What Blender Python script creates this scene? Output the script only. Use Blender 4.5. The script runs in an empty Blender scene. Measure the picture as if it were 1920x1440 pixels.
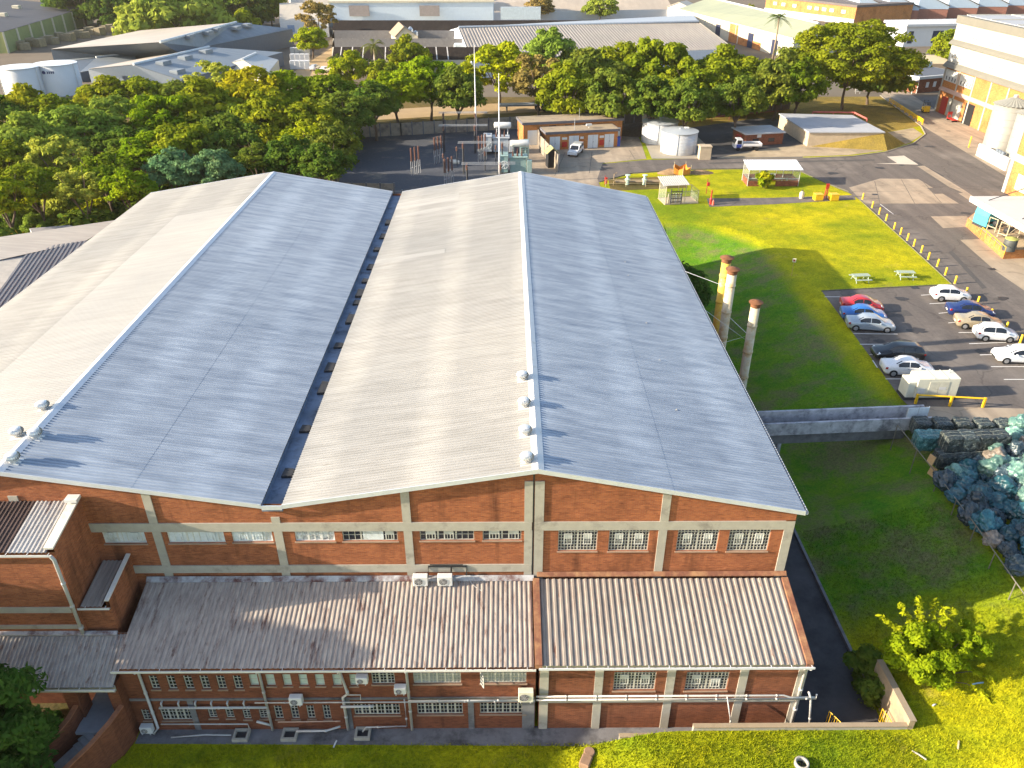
import bpy, math, random
import numpy as np
from mathutils import Vector, Matrix, noise
random.seed(7)
S = bpy.context.scene
COL = S.collection
rad = math.radians
# ------------------------------------------------------------------ camera model (photo pixel -> place in the world)
F_PX, PITCH, YAW, CZ = 1479.4, rad(30.42), rad(.34), 41.0
FW = Vector((math.sin(YAW)*math.cos(PITCH), math.cos(YAW)*math.cos(PITCH), -math.sin(PITCH)))
RT = Vector((math.cos(YAW), -math.sin(YAW), 0)); UP = RT.cross(FW)
PL = 6.0      # level of the yard and car park
LO = 2.5      # level of the lane beside the hall
def ray(u, v): return FW + RT*((u-960)/F_PX) + UP*((720-v)/F_PX)
def pz(u, v, z=PL):
    d = ray(u, v); t = (z-CZ)/d.z
    return Vector((d.x*t, d.y*t, z))
def py(u, v, y):
    d = ray(u, v); t = y/d.y
    return Vector((d.x*t, y, CZ+d.z*t))
cam = bpy.data.cameras.new('camera'); camo = bpy.data.objects.new('camera', cam); COL.objects.link(camo)
camo.location = (0, 0, CZ); camo.rotation_euler = (math.pi/2-PITCH, 0, -YAW)
cam.sensor_fit = 'HORIZONTAL'; cam.sensor_width = 36; cam.lens = F_PX/1920*36; cam.clip_start = .5; cam.clip_end = 3000
S.camera = camo
# ------------------------------------------------------------------ light
SUN_EL, SUN_AZ = rad(19.2), rad(8.5)
w = bpy.data.worlds.new('World'); S.world = w; w.use_nodes = True
nt = w.node_tree; sky = nt.nodes.new('ShaderNodeTexSky'); sky.sky_type = 'NISHITA'; sky.sun_disc = False
sky.sun_elevation = SUN_EL; sky.sun_rotation = math.atan2(-math.cos(SUN_AZ), -math.sin(SUN_AZ)); sky.air_density = 1.0; sky.dust_density = 1.5
bg = nt.nodes['Background']; bg.inputs['Strength'].default_value = .135
nt.links.new(sky.outputs[0], bg.inputs[0])
sl = bpy.data.lights.new('sun', 'SUN'); so = bpy.data.objects.new('sun', sl); COL.objects.link(so)
sl.energy = 5.0; sl.angle = rad(.6); sl.color = (1, .87, .68)
sd = Vector((math.cos(SUN_EL)*math.cos(SUN_AZ), math.cos(SUN_EL)*math.sin(SUN_AZ), -math.sin(SUN_EL)))
so.rotation_euler = sd.to_track_quat('-Z', 'Y').to_euler(); so.location = (-60, -10, 80)
S.view_settings.view_transform = 'Standard'; S.view_settings.look = 'None'; S.view_settings.gamma = 1.0
S.view_settings.exposure = 1.43
S.cycles.max_bounces = 6; S.cycles.diffuse_bounces = 3; S.cycles.transparent_max_bounces = 8
# ------------------------------------------------------------------ materials
def lin(c): return tuple(c)[:3]+(1,)
class NT:
    def __init__(s, name):
        s.m = bpy.data.materials.new(name); s.m.use_nodes = True; s.t = s.m.node_tree; s.n = s.t.nodes
        s.b = s.n['Principled BSDF']; s.out = s.n['Material Output']
    def add(s, t, **k):
        x = s.n.new(t)
        for a, b in k.items():
            if a in x.inputs: x.inputs[a].default_value = b
            else: setattr(x, a, b)
        return x
    def ln(s, a, b): s.t.links.new(a, b)
    def coord(s, world=False, scale=(1, 1, 1), rot=(0, 0, 0)):
        if world: o = s.add('ShaderNodeNewGeometry').outputs['Position']
        else: o = s.add('ShaderNodeTexCoord').outputs['Object']
        mp = s.add('ShaderNodeMapping'); mp.inputs['Scale'].default_value = scale; mp.inputs['Rotation'].default_value = rot
        s.ln(o, mp.inputs[0]); return mp.outputs[0]
    def noise(s, co, scale, detail=4, rough=.6):
        x = s.add('ShaderNodeTexNoise'); x.inputs['Scale'].default_value = scale; x.inputs['Detail'].default_value = detail; x.inputs['Roughness'].default_value = rough
        s.ln(co, x.inputs['Vector']); return x.outputs['Fac']
    def ramp(s, fac, stops):
        r = s.add('ShaderNodeValToRGB'); e = r.color_ramp.elements
        while len(e) < len(stops): e.new(.5)
        for q, (p, c) in zip(e, stops): q.position = p; q.color = lin(c) if not isinstance(c, float) else (c, c, c, 1)
        s.ln(fac, r.inputs[0]); return r.outputs[0]
    def mix(s, fac, a, b, mode='MIX'):
        x = s.add('ShaderNodeMix'); x.data_type = 'RGBA'; x.blend_type = mode
        for sock, val in ((x.inputs[0], fac), (x.inputs[6], a), (x.inputs[7], b)):
            if hasattr(val, 'type') and not isinstance(val, (tuple, float, int)): s.ln(val, sock)
            elif isinstance(val, (float, int)): sock.default_value = val
            else: sock.default_value = lin(val)
        return x.outputs[2]
    def bump(s, h, strength, dist=.05):
        x = s.add('ShaderNodeBump'); x.inputs['Strength'].default_value = strength; x.inputs['Distance'].default_value = dist
        s.ln(h, x.inputs['Height']); s.ln(x.outputs[0], s.b.inputs['Normal'])
MATS = {}
def mat(name, col, rough=.7, metal=0., var=.18, scale=1.5, bump=0., dirt=None, dirt_amt=.5, dirt_scale=.35, stretch=(1, 1, 1), world=False, spec=.4, cracks=False):
    """plain procedural surface: two octaves of tone, optional second colour in patches"""
    if name in MATS: return MATS[name]
    k = NT(name); co = k.coord(world, stretch)
    n1 = k.noise(co, scale, 6, .65)
    c = k.ramp(n1, [(.25, [x*(1-var) for x in col]), (.75, [min(1, x*(1+var)) for x in col])])
    if dirt:
        n2 = k.noise(co, dirt_scale, 7, .7)
        f = k.ramp(n2, [(.62-.25*dirt_amt, (0, 0, 0)), (.78-.2*dirt_amt, (1, 1, 1))])
        c = k.mix(f, c, dirt)
    if cracks:      # hairline cracks and tyre-polished lanes
        vo = k.add('ShaderNodeTexVoronoi', feature='DISTANCE_TO_EDGE'); wob = k.add('ShaderNodeTexNoise'); wob.inputs['Scale'].default_value = .6; k.ln(co, wob.inputs['Vector'])
        ad = k.add('ShaderNodeVectorMath', operation='MULTIPLY_ADD'); k.ln(wob.outputs['Color'], ad.inputs[0]); ad.inputs[1].default_value = (3, 3, 0); k.ln(co, ad.inputs[2]); k.ln(ad.outputs[0], vo.inputs['Vector']); vo.inputs['Scale'].default_value = .09
        cm = k.ramp(vo.outputs['Distance'], [(.003, (.45, .45, .45)), (.009, (0, 0, 0))]); c = k.mix(cm, c, [x*.45 for x in col])
        ty = k.noise(k.coord(world, (.9, .05, 1)), .8, 3, .5); c = k.mix(1., c, k.ramp(ty, [(.35, (.84, .84, .85)), (.65, (1.12, 1.11, 1.09))]), 'MULTIPLY')
    k.ln(c, k.b.inputs['Base Color']); k.b.inputs['Roughness'].default_value = rough; k.b.inputs['Metallic'].default_value = metal
    k.b.inputs['Specular IOR Level'].default_value = spec
    if bump: k.bump(n1, bump, .03)
    MATS[name] = k.m; return k.m
def brick_mat(name, c1, c2, mortar, stain=.35, bw=.24, bh=.086, dark=(.05, .02, .012)):
    if name in MATS: return MATS[name]
    k = NT(name)
    g = k.add('ShaderNodeTexCoord'); sp = k.add('ShaderNodeSeparateXYZ'); k.ln(g.outputs['Object'], sp.inputs[0])
    ad = k.add('ShaderNodeMath', operation='ADD'); k.ln(sp.outputs[0], ad.inputs[0]); k.ln(sp.outputs[1], ad.inputs[1])
    cb = k.add('ShaderNodeCombineXYZ'); k.ln(ad.outputs[0], cb.inputs[0]); k.ln(sp.outputs[2], cb.inputs[1])
    br = k.add('ShaderNodeTexBrick'); k.ln(cb.outputs[0], br.inputs['Vector'])
    for a, b in (('Color1', lin(c1)), ('Color2', lin(c2)), ('Mortar', lin(mortar))): br.inputs[a].default_value = b
    br.inputs['Scale'].default_value = 1; br.inputs['Mortar Size'].default_value = .008; br.inputs['Brick Width'].default_value = bw; br.inputs['Row Height'].default_value = bh
    br.inputs['Bias'].default_value = -.1
    # long pale/dark courses, blotches and run-off stains
    mp = k.add('ShaderNodeMapping'); mp.inputs['Scale'].default_value = (1.1, 9, 1); k.ln(cb.outputs[0], mp.inputs[0])
    n1 = k.noise(mp.outputs[0], 1.3, 5, .7)
    c = k.mix(1., br.outputs[0], k.ramp(n1, [(.28, (.38, .33, .33)), (.46, (.95, .95, .95)), (.6, (1.0, 1.0, 1.0)), (.74, (1.75, 1.7, 1.65))]), 'MULTIPLY')
    n2 = k.noise(cb.outputs[0], .35, 6, .7)
    c = k.mix(1., c, k.ramp(n2, [(.3, (.6, .57, .55)), (.48, (.95, .94, .93)), (.68, (1.15, 1.13, 1.1))]), 'MULTIPLY')
    mp2 = k.add('ShaderNodeMapping'); mp2.inputs['Scale'].default_value = (1.1, .13, 1); k.ln(cb.outputs[0], mp2.inputs[0])
    n3 = k.noise(mp2.outputs[0], 1.0, 5, .6)
    fr = k.ramp(n3, [(.55, (0, 0, 0)), (.72, (stain, stain, stain))])
    c = k.mix(fr, c, dark)
    k.ln(c, k.b.inputs['Base Color']); k.b.inputs['Roughness'].default_value = .9; k.b.inputs['Specular IOR Level'].default_value = .2
    k.bump(br.outputs['Fac'], -.35, .02)
    MATS[name] = k.m; return k.m
def sheet_mat(name, base, streak, along, rough=.45, metal=.0, amt=.5, grid=None, seam=None, patches=None, rust=None, rust_amt=.3, sc=1.0, spec=.22):
    """sheeted metal roof: tone streaks drawn out along one axis (0 = x, 1 = y), faint purlin lines, rust"""
    if name in MATS: return MATS[name]
    k = NT(name)
    st = (.05, 1.1, 1) if along == 0 else (1.1, .05, 1)
    co = k.coord(False, st)
    n = k.noise(co, 2.2*sc, 6, .65)
    c = k.ramp(n, [(.5-.22*amt-.08, streak), (.5+.12, base)])
    co2 = k.coord(False, (.06, .06, .06)); n2 = k.noise(co2, 1.3, 4, .5)
    c = k.mix(1., c, k.ramp(n2, [(.3, (.87, .88, .9)), (.7, (1.06, 1.05, 1.04))]), 'MULTIPLY')
    if grid:                                   # purlin bands where dust and wear differ
        gx = k.coord(False, (grid, grid, 1)); sp = k.add('ShaderNodeSeparateXYZ'); k.ln(gx, sp.inputs[0])
        wv = k.add('ShaderNodeMath', operation='SINE'); k.ln(sp.outputs[1 if along == 1 else 0], wv.inputs[0])
        n5 = k.noise(k.coord(False, (.3, .3, 1)), 1., 3, .6)
        ml = k.add('ShaderNodeMath', operation='MULTIPLY'); k.ln(wv.outputs[0], ml.inputs[0]); k.ln(n5, ml.inputs[1])
        c = k.mix(1., c, k.ramp(ml.outputs[0], [(.1, (1., 1., 1.)), (.55, (1.18, 1.17, 1.15))]), 'MULTIPLY')
    if rust:
        cr = k.coord(False, (1.6, .22, 1) if along == 1 else (.22, 1.6, 1)); n3 = k.noise(cr, 1.7, 8, .75)
        c = k.mix(k.ramp(n3, [(.66-.3*rust_amt, (0, 0, 0)), (.74-.2*rust_amt, (.9, .9, .9))]), c, rust)
    k.ln(c, k.b.inputs['Base Color']); k.b.inputs['Roughness'].default_value = rough; k.b.inputs['Metallic'].default_value = metal
    k.b.inputs['Specular IOR Level'].default_value = spec
    MATS[name] = k.m; return k.m
def leaf_mat(name, c1, c2, trans=.35):
    if name in MATS: return MATS[name]
    k = NT(name); co = k.coord(False)
    n = k.noise(co, .55, 4, .7); oi = k.add('ShaderNodeObjectInfo')
    n2 = k.noise(co, 3.1, 2, .6)
    a = k.add('ShaderNodeMath', operation='ADD'); k.ln(n, a.inputs[0])
    m2 = k.add('ShaderNodeMath', operation='MULTIPLY_ADD'); k.ln(n2, m2.inputs[0]); m2.inputs[1].default_value = .5; m2.inputs[2].default_value = -.25; k.ln(m2.outputs[0], a.inputs[1])
    c = k.ramp(a.outputs[0], [(.28, c1), (.72, c2)])
    hs = k.add('ShaderNodeHueSaturation'); k.ln(c, hs.inputs['Color'])
    r1 = k.add('ShaderNodeMath', operation='MULTIPLY_ADD'); k.ln(oi.outputs['Random'], r1.inputs[0]); r1.inputs[1].default_value = .05; r1.inputs[2].default_value = .475; k.ln(r1.outputs[0], hs.inputs['Hue'])
    r2 = k.add('ShaderNodeMath', operation='MULTIPLY_ADD'); k.ln(oi.outputs['Random'], r2.inputs[0]); r2.inputs[1].default_value = -.3; r2.inputs[2].default_value = 1.18; k.ln(r2.outputs[0], hs.inputs['Value'])
    df = k.add('ShaderNodeBsdfDiffuse'); tr = k.add('ShaderNodeBsdfTranslucent'); k.ln(hs.outputs[0], df.inputs[0]); k.ln(hs.outputs[0], tr.inputs[0])
    mx = k.add('ShaderNodeMixShader'); mx.inputs[0].default_value = trans; k.ln(df.outputs[0], mx.inputs[1]); k.ln(tr.outputs[0], mx.inputs[2])
    k.ln(mx.outputs[0], k.out.inputs[0]); k.n.remove(k.b)
    MATS[name] = k.m; return k.m
def grass_mat(name, green, yellow, soil, soil_amt=.3, scale=1., bank=None):
    if name in MATS: return MATS[name]
    k = NT(name); co = k.coord(True, (1, 1, .2))
    big = k.noise(co, .07*scale, 5, .65); mid = k.noise(co, .55*scale, 6, .7); fine = k.noise(co, 5.5*scale, 5, .75); tiny = k.noise(co, 22*scale, 3, .7)
    c = k.mix(k.ramp(big, [(.36, (0, 0, 0)), (.66, (1, 1, 1))]), green, yellow)
    c = k.mix(k.ramp(mid, [(.42, (0, 0, 0)), (.8, (.75, .75, .75))]), c, [x*.62 for x in green])
    sm = k.noise(co, .24*scale, 7, .72)
    c = k.mix(k.ramp(sm, [(.68-.3*soil_amt, (0, 0, 0)), (.86-.28*soil_amt, (.85, .85, .85))]), c, soil)
    if bank:      # the bank below the plateau: shade put into darker grass colours, with bald patches
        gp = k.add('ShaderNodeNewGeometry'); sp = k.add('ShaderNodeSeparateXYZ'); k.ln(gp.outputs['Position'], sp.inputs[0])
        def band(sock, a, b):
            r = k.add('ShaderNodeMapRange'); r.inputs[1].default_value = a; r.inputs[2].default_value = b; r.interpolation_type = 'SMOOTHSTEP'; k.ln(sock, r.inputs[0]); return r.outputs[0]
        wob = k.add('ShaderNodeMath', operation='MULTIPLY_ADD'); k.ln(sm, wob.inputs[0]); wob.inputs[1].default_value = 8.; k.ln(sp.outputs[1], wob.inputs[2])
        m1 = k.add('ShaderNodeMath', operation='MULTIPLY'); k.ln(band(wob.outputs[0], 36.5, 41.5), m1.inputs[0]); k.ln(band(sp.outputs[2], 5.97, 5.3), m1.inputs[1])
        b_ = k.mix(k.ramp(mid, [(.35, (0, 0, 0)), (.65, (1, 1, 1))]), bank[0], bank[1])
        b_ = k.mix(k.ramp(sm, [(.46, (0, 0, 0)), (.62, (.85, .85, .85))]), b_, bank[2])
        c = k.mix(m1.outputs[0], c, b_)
    c = k.mix(1., c, k.ramp(fine, [(.28, (.55, .6, .6)), (.5, (1, 1, 1)), (.75, (1.45, 1.4, 1.2))]), 'MULTIPLY')
    c = k.mix(1., c, k.ramp(tiny, [(.3, (.65, .68, .7)), (.7, (1.3, 1.28, 1.2))]), 'MULTIPLY')
    k.ln(c, k.b.inputs['Base Color']); k.b.inputs['Roughness'].default_value = .95; k.b.inputs['Specular IOR Level'].default_value = .1
    k.bump(fine, .55, .12)
    MATS[name] = k.m; return k.m
# ------------------------------------------------------------------ mesh builder and scene graph
class MB:
    def __init__(s): s.v = []; s.f = []; s.mi = []; s.cur = 0; s.T = None
    def add(s, vs, fs):
        o = len(s.v)
        if s.T is not None: vs = [s.T @ Vector(p) for p in vs]
        s.v.extend([tuple(p) for p in vs]); s.f.extend([tuple(i+o for i in f) for f in fs]); s.mi.extend([s.cur]*len(fs)); return s
    def quad(s, a, b, c, d): return s.add([a, b, c, d], [(0, 1, 2, 3)])
    def poly(s, pts): return s.add(pts, [tuple(range(len(pts)))])
    def box(s, x0, x1, y0, y1, z0, z1):
        return s.add([(x0, y0, z0), (x1, y0, z0), (x1, y1, z0), (x0, y1, z0), (x0, y0, z1), (x1, y0, z1), (x1, y1, z1), (x0, y1, z1)],
                     [(0, 3, 2, 1), (4, 5, 6, 7), (0, 1, 5, 4), (1, 2, 6, 5), (2, 3, 7, 6), (3, 0, 4, 7)])
    def cbox(s, x0, x1, y0, y1, z0, z1, c=.03):
        """box with its long edges cut"""
        pr = [(x0+c, y0), (x1-c, y0), (x1, y0+c), (x1, y1-c), (x1-c, y1), (x0+c, y1), (x0, y1-c), (x0, y0+c)]
        ins = [(min(max(px, x0+c), x1-c), min(max(py_, y0+c), y1-c)) for px, py_ in pr]
        vs = [(a, b, z0) for a, b in pr]+[(a, b, z1-c) for a, b in pr]+[(a, b, z1) for a, b in ins]
        fs = [tuple(range(7, -1, -1)), tuple(range(16, 24))]
        for i in range(8):
            j = (i+1) % 8
            fs += [(i, j, 8+j, 8+i), (8+i, 8+j, 16+j, 16+i)]
        return s.add(vs, fs)
    def prism(s, pts, z0, z1):
        n = len(pts); vs = [(p[0], p[1], z0) for p in pts]+[(p[0], p[1], z1) for p in pts]
        return s.add(vs, [tuple(range(n-1, -1, -1)), tuple(range(n, 2*n))]+[(i, (i+1) % n, n+(i+1) % n, n+i) for i in range(n)])
    def extr(s, pts, d):
        """polygon of 3-d points pushed along vector d"""
        n = len(pts); d = Vector(d); vs = [tuple(p) for p in pts]+[tuple(Vector(p)+d) for p in pts]
        return s.add(vs, [tuple(range(n)), tuple(range(2*n-1, n-1, -1))]+[(i, n+i, n+(i+1) % n, (i+1) % n) for i in range(n)])
    def tube(s, pts, r, n=8, cap=True):
        pts = [Vector(p) for p in pts]; R = r if isinstance(r, (list, tuple)) else [r]*len(pts); vs = []; fs = []
        for i, p in enumerate(pts):
            a = pts[max(0, i-1)]; b = pts[min(len(pts)-1, i+1)]; d = (b-a).normalized()
            q = Vector((0, 0, 1)) if abs(d.z) < .9 else Vector((1, 0, 0))
            e1 = d.cross(q).normalized(); e2 = d.cross(e1)
            for j in range(n):
                t = 2*math.pi*j/n; vs.append(tuple(p+(e1*math.cos(t)+e2*math.sin(t))*R[i]))
        for i in range(len(pts)-1):
            for j in range(n): fs.append((i*n+j, i*n+(j+1) % n, (i+1)*n+(j+1) % n, (i+1)*n+j))
        if cap: fs += [tuple(range(n-1, -1, -1)), tuple(range((len(pts)-1)*n, len(pts)*n))]
        return s.add(vs, fs)
    def bar(s, a, b, w=.05, h=None):
        return s.tube([a, b], w*.7071, 4)
    def lathe(s, prof, c=(0, 0, 0), n=24):
        vs = []; fs = []
        for r, z in prof:
            for j in range(n):
                t = 2*math.pi*j/n; vs.append((c[0]+r*math.cos(t), c[1]+r*math.sin(t), c[2]+z))
        for i in range(len(prof)-1):
            for j in range(n): fs.append((i*n+j, i*n+(j+1) % n, (i+1)*n+(j+1) % n, (i+1)*n+j))
        fs.append(tuple(range((len(prof)-1)*n, len(prof)*n)))
        return s.add(vs, fs)
    def ribs(s, P, U, V, pitch, h, flat=.45, thick=True):
        """ribbed sheet: corner P, U across the ribs, V along them; raised along the normal"""
        P, U, V = Vector(P), Vector(U), Vector(V); N = U.cross(V).normalized(); n = max(1, round(U.length/pitch)); vs = []; fs = []
        prof = [(0, 0), (.5-flat/2-.1, 0), (.5-flat/2, 1), (.5+flat/2-.1, 1), (.5+flat/2, 0)]
        row = []
        for i in range(n):
            for t, k in prof: row.append(((i+t)/n, k))
        row.append((1, 0))
        for t, k in row: vs.append(P+U*t+N*(h*k)); vs.append(P+U*t+V+N*(h*k))
        for i in range(len(row)-1): fs.append((2*i, 2*i+2, 2*i+3, 2*i+1))
        return s.add(vs, fs)
def raw(name, m, mats, parent=None, smooth=False):
    o = bpy.data.objects.new(name, m); COL.objects.link(o)
    for x in (mats if isinstance(mats, (list, tuple)) else [mats]): m.materials.append(x)
    if smooth: m.polygons.foreach_set('use_smooth', [True]*len(m.polygons))
    if parent: o.parent = parent
    return o
def obj(name, mb, mats, parent=None, smooth=False, world=False):
    m = bpy.data.meshes.new(name); m.from_pydata(mb.v, [], mb.f); m.polygons.foreach_set('material_index', mb.mi); m.update()
    o = raw(name, m, mats, parent, smooth)
    if world and parent:                        # vertices given in world coordinates under an un-rotated thing
        r = parent
        while r.parent: r = r.parent
        if parent is r: o.matrix_parent_inverse = Matrix.Translation(-Vector(r.location))
    return o
def tag(o, label=None, cat=None, group=None, kind=None):
    if label: o['label'] = label
    if cat: o['category'] = cat
    if group: o['group'] = group
    if kind: o['kind'] = kind
    return o
def thing(name, label, cat, loc=(0, 0, 0), rz=0, group=None, sc=1):
    o = bpy.data.objects.new(name, None); COL.objects.link(o); o.location = loc; o.rotation_euler = (0, 0, rz); o.empty_display_size = .3
    o.scale = (sc,)*3 if not isinstance(sc, tuple) else sc
    return tag(o, label, cat, group)
def dup(root, loc, rz=0, label=None, sc=None, group=None):
    def cp(o, par):
        c = o.copy(); COL.objects.link(c)
        if par: c.parent = par; c.matrix_parent_inverse = o.matrix_parent_inverse.copy()
        for ch in o.children: cp(ch, c)
        return c
    r = cp(root, None); r.location = loc; r.rotation_euler = (0, 0, rz)
    if sc is not None: r.scale = (sc,)*3 if not isinstance(sc, tuple) else sc
    if label: r['label'] = label
    if group: r['group'] = group
    return r
def ground(name, pts, z, m, kind='structure', label=None):
    mb = MB(); mb.poly([(p[0], p[1], z) for p in pts])
    o = obj(name, mb, m); o['kind'] = kind
    # make sure it faces up
    if o.data.polygons[0].normal.z < 0: o.data.flip_normals()
    return o
def G(lst, z=PL): return [pz(u, v, z) for u, v in lst]

HZ = bpy.data.materials.new('haze'); HZ.use_nodes = True; HZ.node_tree.nodes.clear(); ho = HZ.node_tree.nodes.new('ShaderNodeOutputMaterial'); hv = HZ.node_tree.nodes.new('ShaderNodeVolumePrincipled'); hv.inputs['Density'].default_value = .00008; hv.inputs['Color'].default_value = (1, .93, .8, 1); hv.inputs['Anisotropy'].default_value = .3; HZ.node_tree.links.new(hv.outputs[0], ho.inputs['Volume'])
q = MB(); q.box(-1000, 1000, -100, 1600, -1.5, 46); o = obj('haze', q, HZ); o['kind'] = 'stuff'
# ================================================================== palette
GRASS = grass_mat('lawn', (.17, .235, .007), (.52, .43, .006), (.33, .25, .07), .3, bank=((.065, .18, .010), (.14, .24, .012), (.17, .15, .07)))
CONC = mat('concrete', (.36, .335, .28), .85, var=.12, scale=2, dirt=(.22, .2, .17), dirt_amt=.3, dirt_scale=.8)
CONC_D = mat('old concrete', (.17, .165, .17), .9, var=.25, scale=1.5, dirt=(.06, .058, .06), dirt_amt=.5, dirt_scale=.6)
PAVE = mat('yard concrete', (.34, .275, .205), .9, var=.14, scale=.6, dirt=(.22, .18, .14), dirt_amt=.45, dirt_scale=.12, world=True, bump=.1, spec=.15, cracks=True)
ASPH = mat('asphalt', (.135, .117, .105), .9, var=.16, scale=3, dirt=(.19, .165, .145), dirt_amt=.42, dirt_scale=.12, world=True, bump=.15, spec=.15, cracks=True)
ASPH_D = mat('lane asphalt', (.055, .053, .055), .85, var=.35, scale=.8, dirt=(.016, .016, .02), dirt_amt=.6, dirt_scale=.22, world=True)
WHITE = mat('white paint', (.62, .61, .585), .55, var=.06, scale=3, dirt=(.5, .47, .42), dirt_amt=.2, dirt_scale=2)
YELLOW = mat('yellow paint', (.72, .43, .012), .5, var=.12, scale=4, dirt=(.45, .27, .03), dirt_amt=.25, dirt_scale=2)
RED = mat('red paint', (.42, .03, .02), .5, var=.15, scale=4)
STEEL = mat('galvanised steel', (.5, .51, .52), .4, metal=.6, var=.12, scale=3)
DARK = mat('dark steel', (.035, .035, .04), .6, var=.3, scale=3)
BLACK = mat('black rubber', (.012, .012, .013), .75, var=.3, scale=6)
RUST = mat('rusted flashing', (.19, .075, .042), .8, var=.3, scale=2, dirt=(.34, .18, .085), dirt_amt=.6, dirt_scale=1.2)
GLASS = mat('dark glazing', (.02, .024, .035), .12, var=.5, scale=.9, spec=.6)
SOIL = grass_mat('bare soil', (.09, .08, .03), (.22, .14, .045), (.12, .09, .06), .3)
DRYGRASS = grass_mat('dry bank', (.2, .15, .04), (.36, .25, .05), (.22, .16, .09), .4)
GRAVEL = mat('substation gravel', (.062, .066, .078), .95, var=.3, scale=3, dirt=(.2, .17, .13), dirt_amt=.3, dirt_scale=.16, world=True, bump=.3)
KERB = mat('kerb concrete', (.30, .265, .21), .85, var=.12, scale=2, dirt=(.25, .22, .18), dirt_amt=.4, dirt_scale=1)
BRICK = brick_mat('red brick', (.37, .12, .047), (.255, .074, .032), (.25, .145, .09), stain=.6)
BRICK2 = brick_mat('brown brick', (.30, .10, .05), (.2, .06, .032), (.2, .13, .09), stain=.3)
BRICK3 = brick_mat('orange brick', (.55, .22, .06), (.42, .15, .04), (.4, .24, .13), stain=.15)
# ================================================================== terrain
def sstep(a, b, t):
    t = max(0., min(1., (t-a)/(b-a))); return t*t*(3-2*t)
def height(x, y):
    if x <= 21.05 and y >= 26.55 and y <= 92 and x > -62: h = LO
    else:
        sh = 3.4*sstep(45, 49, y)*(1-sstep(55.5, 58.5, y)); dx = max(0, x-20.9-sh*sstep(20.9, 24, x), -60-x); dy = max(0, y-91)
        d = math.hypot(dx, dy); t = min(1, d/12.4); h = LO+(PL-LO)*(t*.75+.25*t*t*(3-2*t))
        lawn = LO+(4.25-LO)*sstep(1.5, 9, x)
        lawn = lawn+(PL-lawn)*sstep(20, 33, x)
        if y < 26.55: h = lawn
        elif x > 21.05 and y < 34:
            h = max(h, lawn*(1-sstep(29, 33.5, y))+h*sstep(29, 33.5, y))
    if x < -41.5 and y > 40: h = max(h, LO+(PL-LO)*sstep(-41.5, -46, x))
    h += .0 if PL-h < .01 or (x <= 21 and y >= 26.5) else .09*noise.noise((x*.5, y*.5, 0))
    return h
def axis(segs):
    r = []
    for a, b, st in segs: r += list(np.arange(a, b-1e-6, st))
    return r+[segs[-1][1]]
xs = axis([(-900, -100, 80), (-100, -62, 4), (-62, -40, 1.5), (-40, -4, 2), (-4, 20, 1.0), (20, 21, .5), (21, 21.1, .1), (21.1, 40, .6), (40, 60, 2), (60, 120, 6), (120, 900, 78)])
ys = axis([(-80, 0, 16), (0, 20, 1), (20, 26.5, .5), (26.5, 26.6, .1), (26.6, 40, .6), (40, 90, 1.2), (90, 106, .7), (106, 130, 3), (130, 400, 30), (400, 1500, 100)])
mb = MB(); mb.v = [(x, y, height(x, y)) for y in ys for x in xs]; nx = len(xs)
mb.f = [(j*nx+i, j*nx+i+1, (j+1)*nx+i+1, (j+1)*nx+i) for j in range(len(ys)-1) for i in range(nx-1)]; mb.mi = [0]*len(mb.f)
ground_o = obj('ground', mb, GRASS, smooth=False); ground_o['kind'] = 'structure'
# far yards beyond the tree row: bare tan hardstanding with asphalt streets
FARG = mat('far hardstanding', (.155, .125, .095), .95, spec=.1, var=.2, scale=.05, dirt=(.15, .13, .1), dirt_amt=.5, dirt_scale=.02, world=True)
ground('far_yard', [(-420, 190), (420, 190), (900, 1400), (-900, 1400)], PL+.02, FARG)
ground('forest_floor', [(-120, 60), (-43.5, 60), (-43.5, 92), (-24.2, 104), (-24.2, 162), (-30, 190), (-120, 190)], PL+.012, SOIL)
# roads, car park, aprons
CP = [(33.6, 56.4), (34.4, 79.6)]
lawn_edge = G([(1540, 545), (1785, 533), (1612, 375)])
road = G([(1690, 748)])+lawn_edge+G([(1592, 362), (1548, 344), (1500, 322), (1405, 317), (1290, 319), (1185, 326), (1125, 342), (1085, 340)])+[Vector((3, 118, 6)), Vector((3, 128, 6))]+G([(1120, 308), (1210, 300), (1320, 297), (1420, 297), (1520, 297), (1600, 294), (1660, 286), (1712, 270), (1736, 252), (1728, 238), (1650, 180), (1636, 160), (1655, 140)])+[Vector((125, 215, 6)), Vector((128, 50, 6)), Vector((34, 52, 6))]
ground('asphalt_road', road, PL+.016, ASPH)
ground('tan_forecourt', G([(1655, 168), (1652, 182), (1740, 243), (1888, 332), (1950, 300), (1845, 250), (1757, 208), (1700, 172)]), PL+.03, PAVE)
ground('concrete_apron', G([(1592, 352), (1650, 335), (1722, 336), (1798, 382), (1620, 382)]), PL+.03, PAVE)
ground('road_patch', G([(1738, 353), (1782, 352), (1806, 362), (1752, 364)]), PL+.045, ASPH)
ground('road_patch', G([(1640, 307), (1682, 306), (1663, 294), (1695, 292), (1722, 309)]), PL+.03, mat('pale patch', (.5, .44, .36), .9, var=.1, scale=.5))
ground('kerb_strip', G([(1720, 312), (1733, 311), (1800, 352), (1862, 392), (1850, 398), (1790, 358)]), PL+.04, PAVE)
ground('concrete_apron', G([(1745, 406), (1812, 405), (1830, 425), (1768, 428)]), PL+.03, PAVE)
ground('concrete_apron', G([(1800, 450), (1850, 448), (1990, 520), (1990, 565), (1920, 545), (1866, 508)]), PL+.03, PAVE)
ground('bale_yard', [Vector((34.3, 55.7, 0)), Vector((60, 54.5, 0)), Vector((60, 30, 0)), Vector((34.2, 30, 0))], PL+.022, PAVE)
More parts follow.
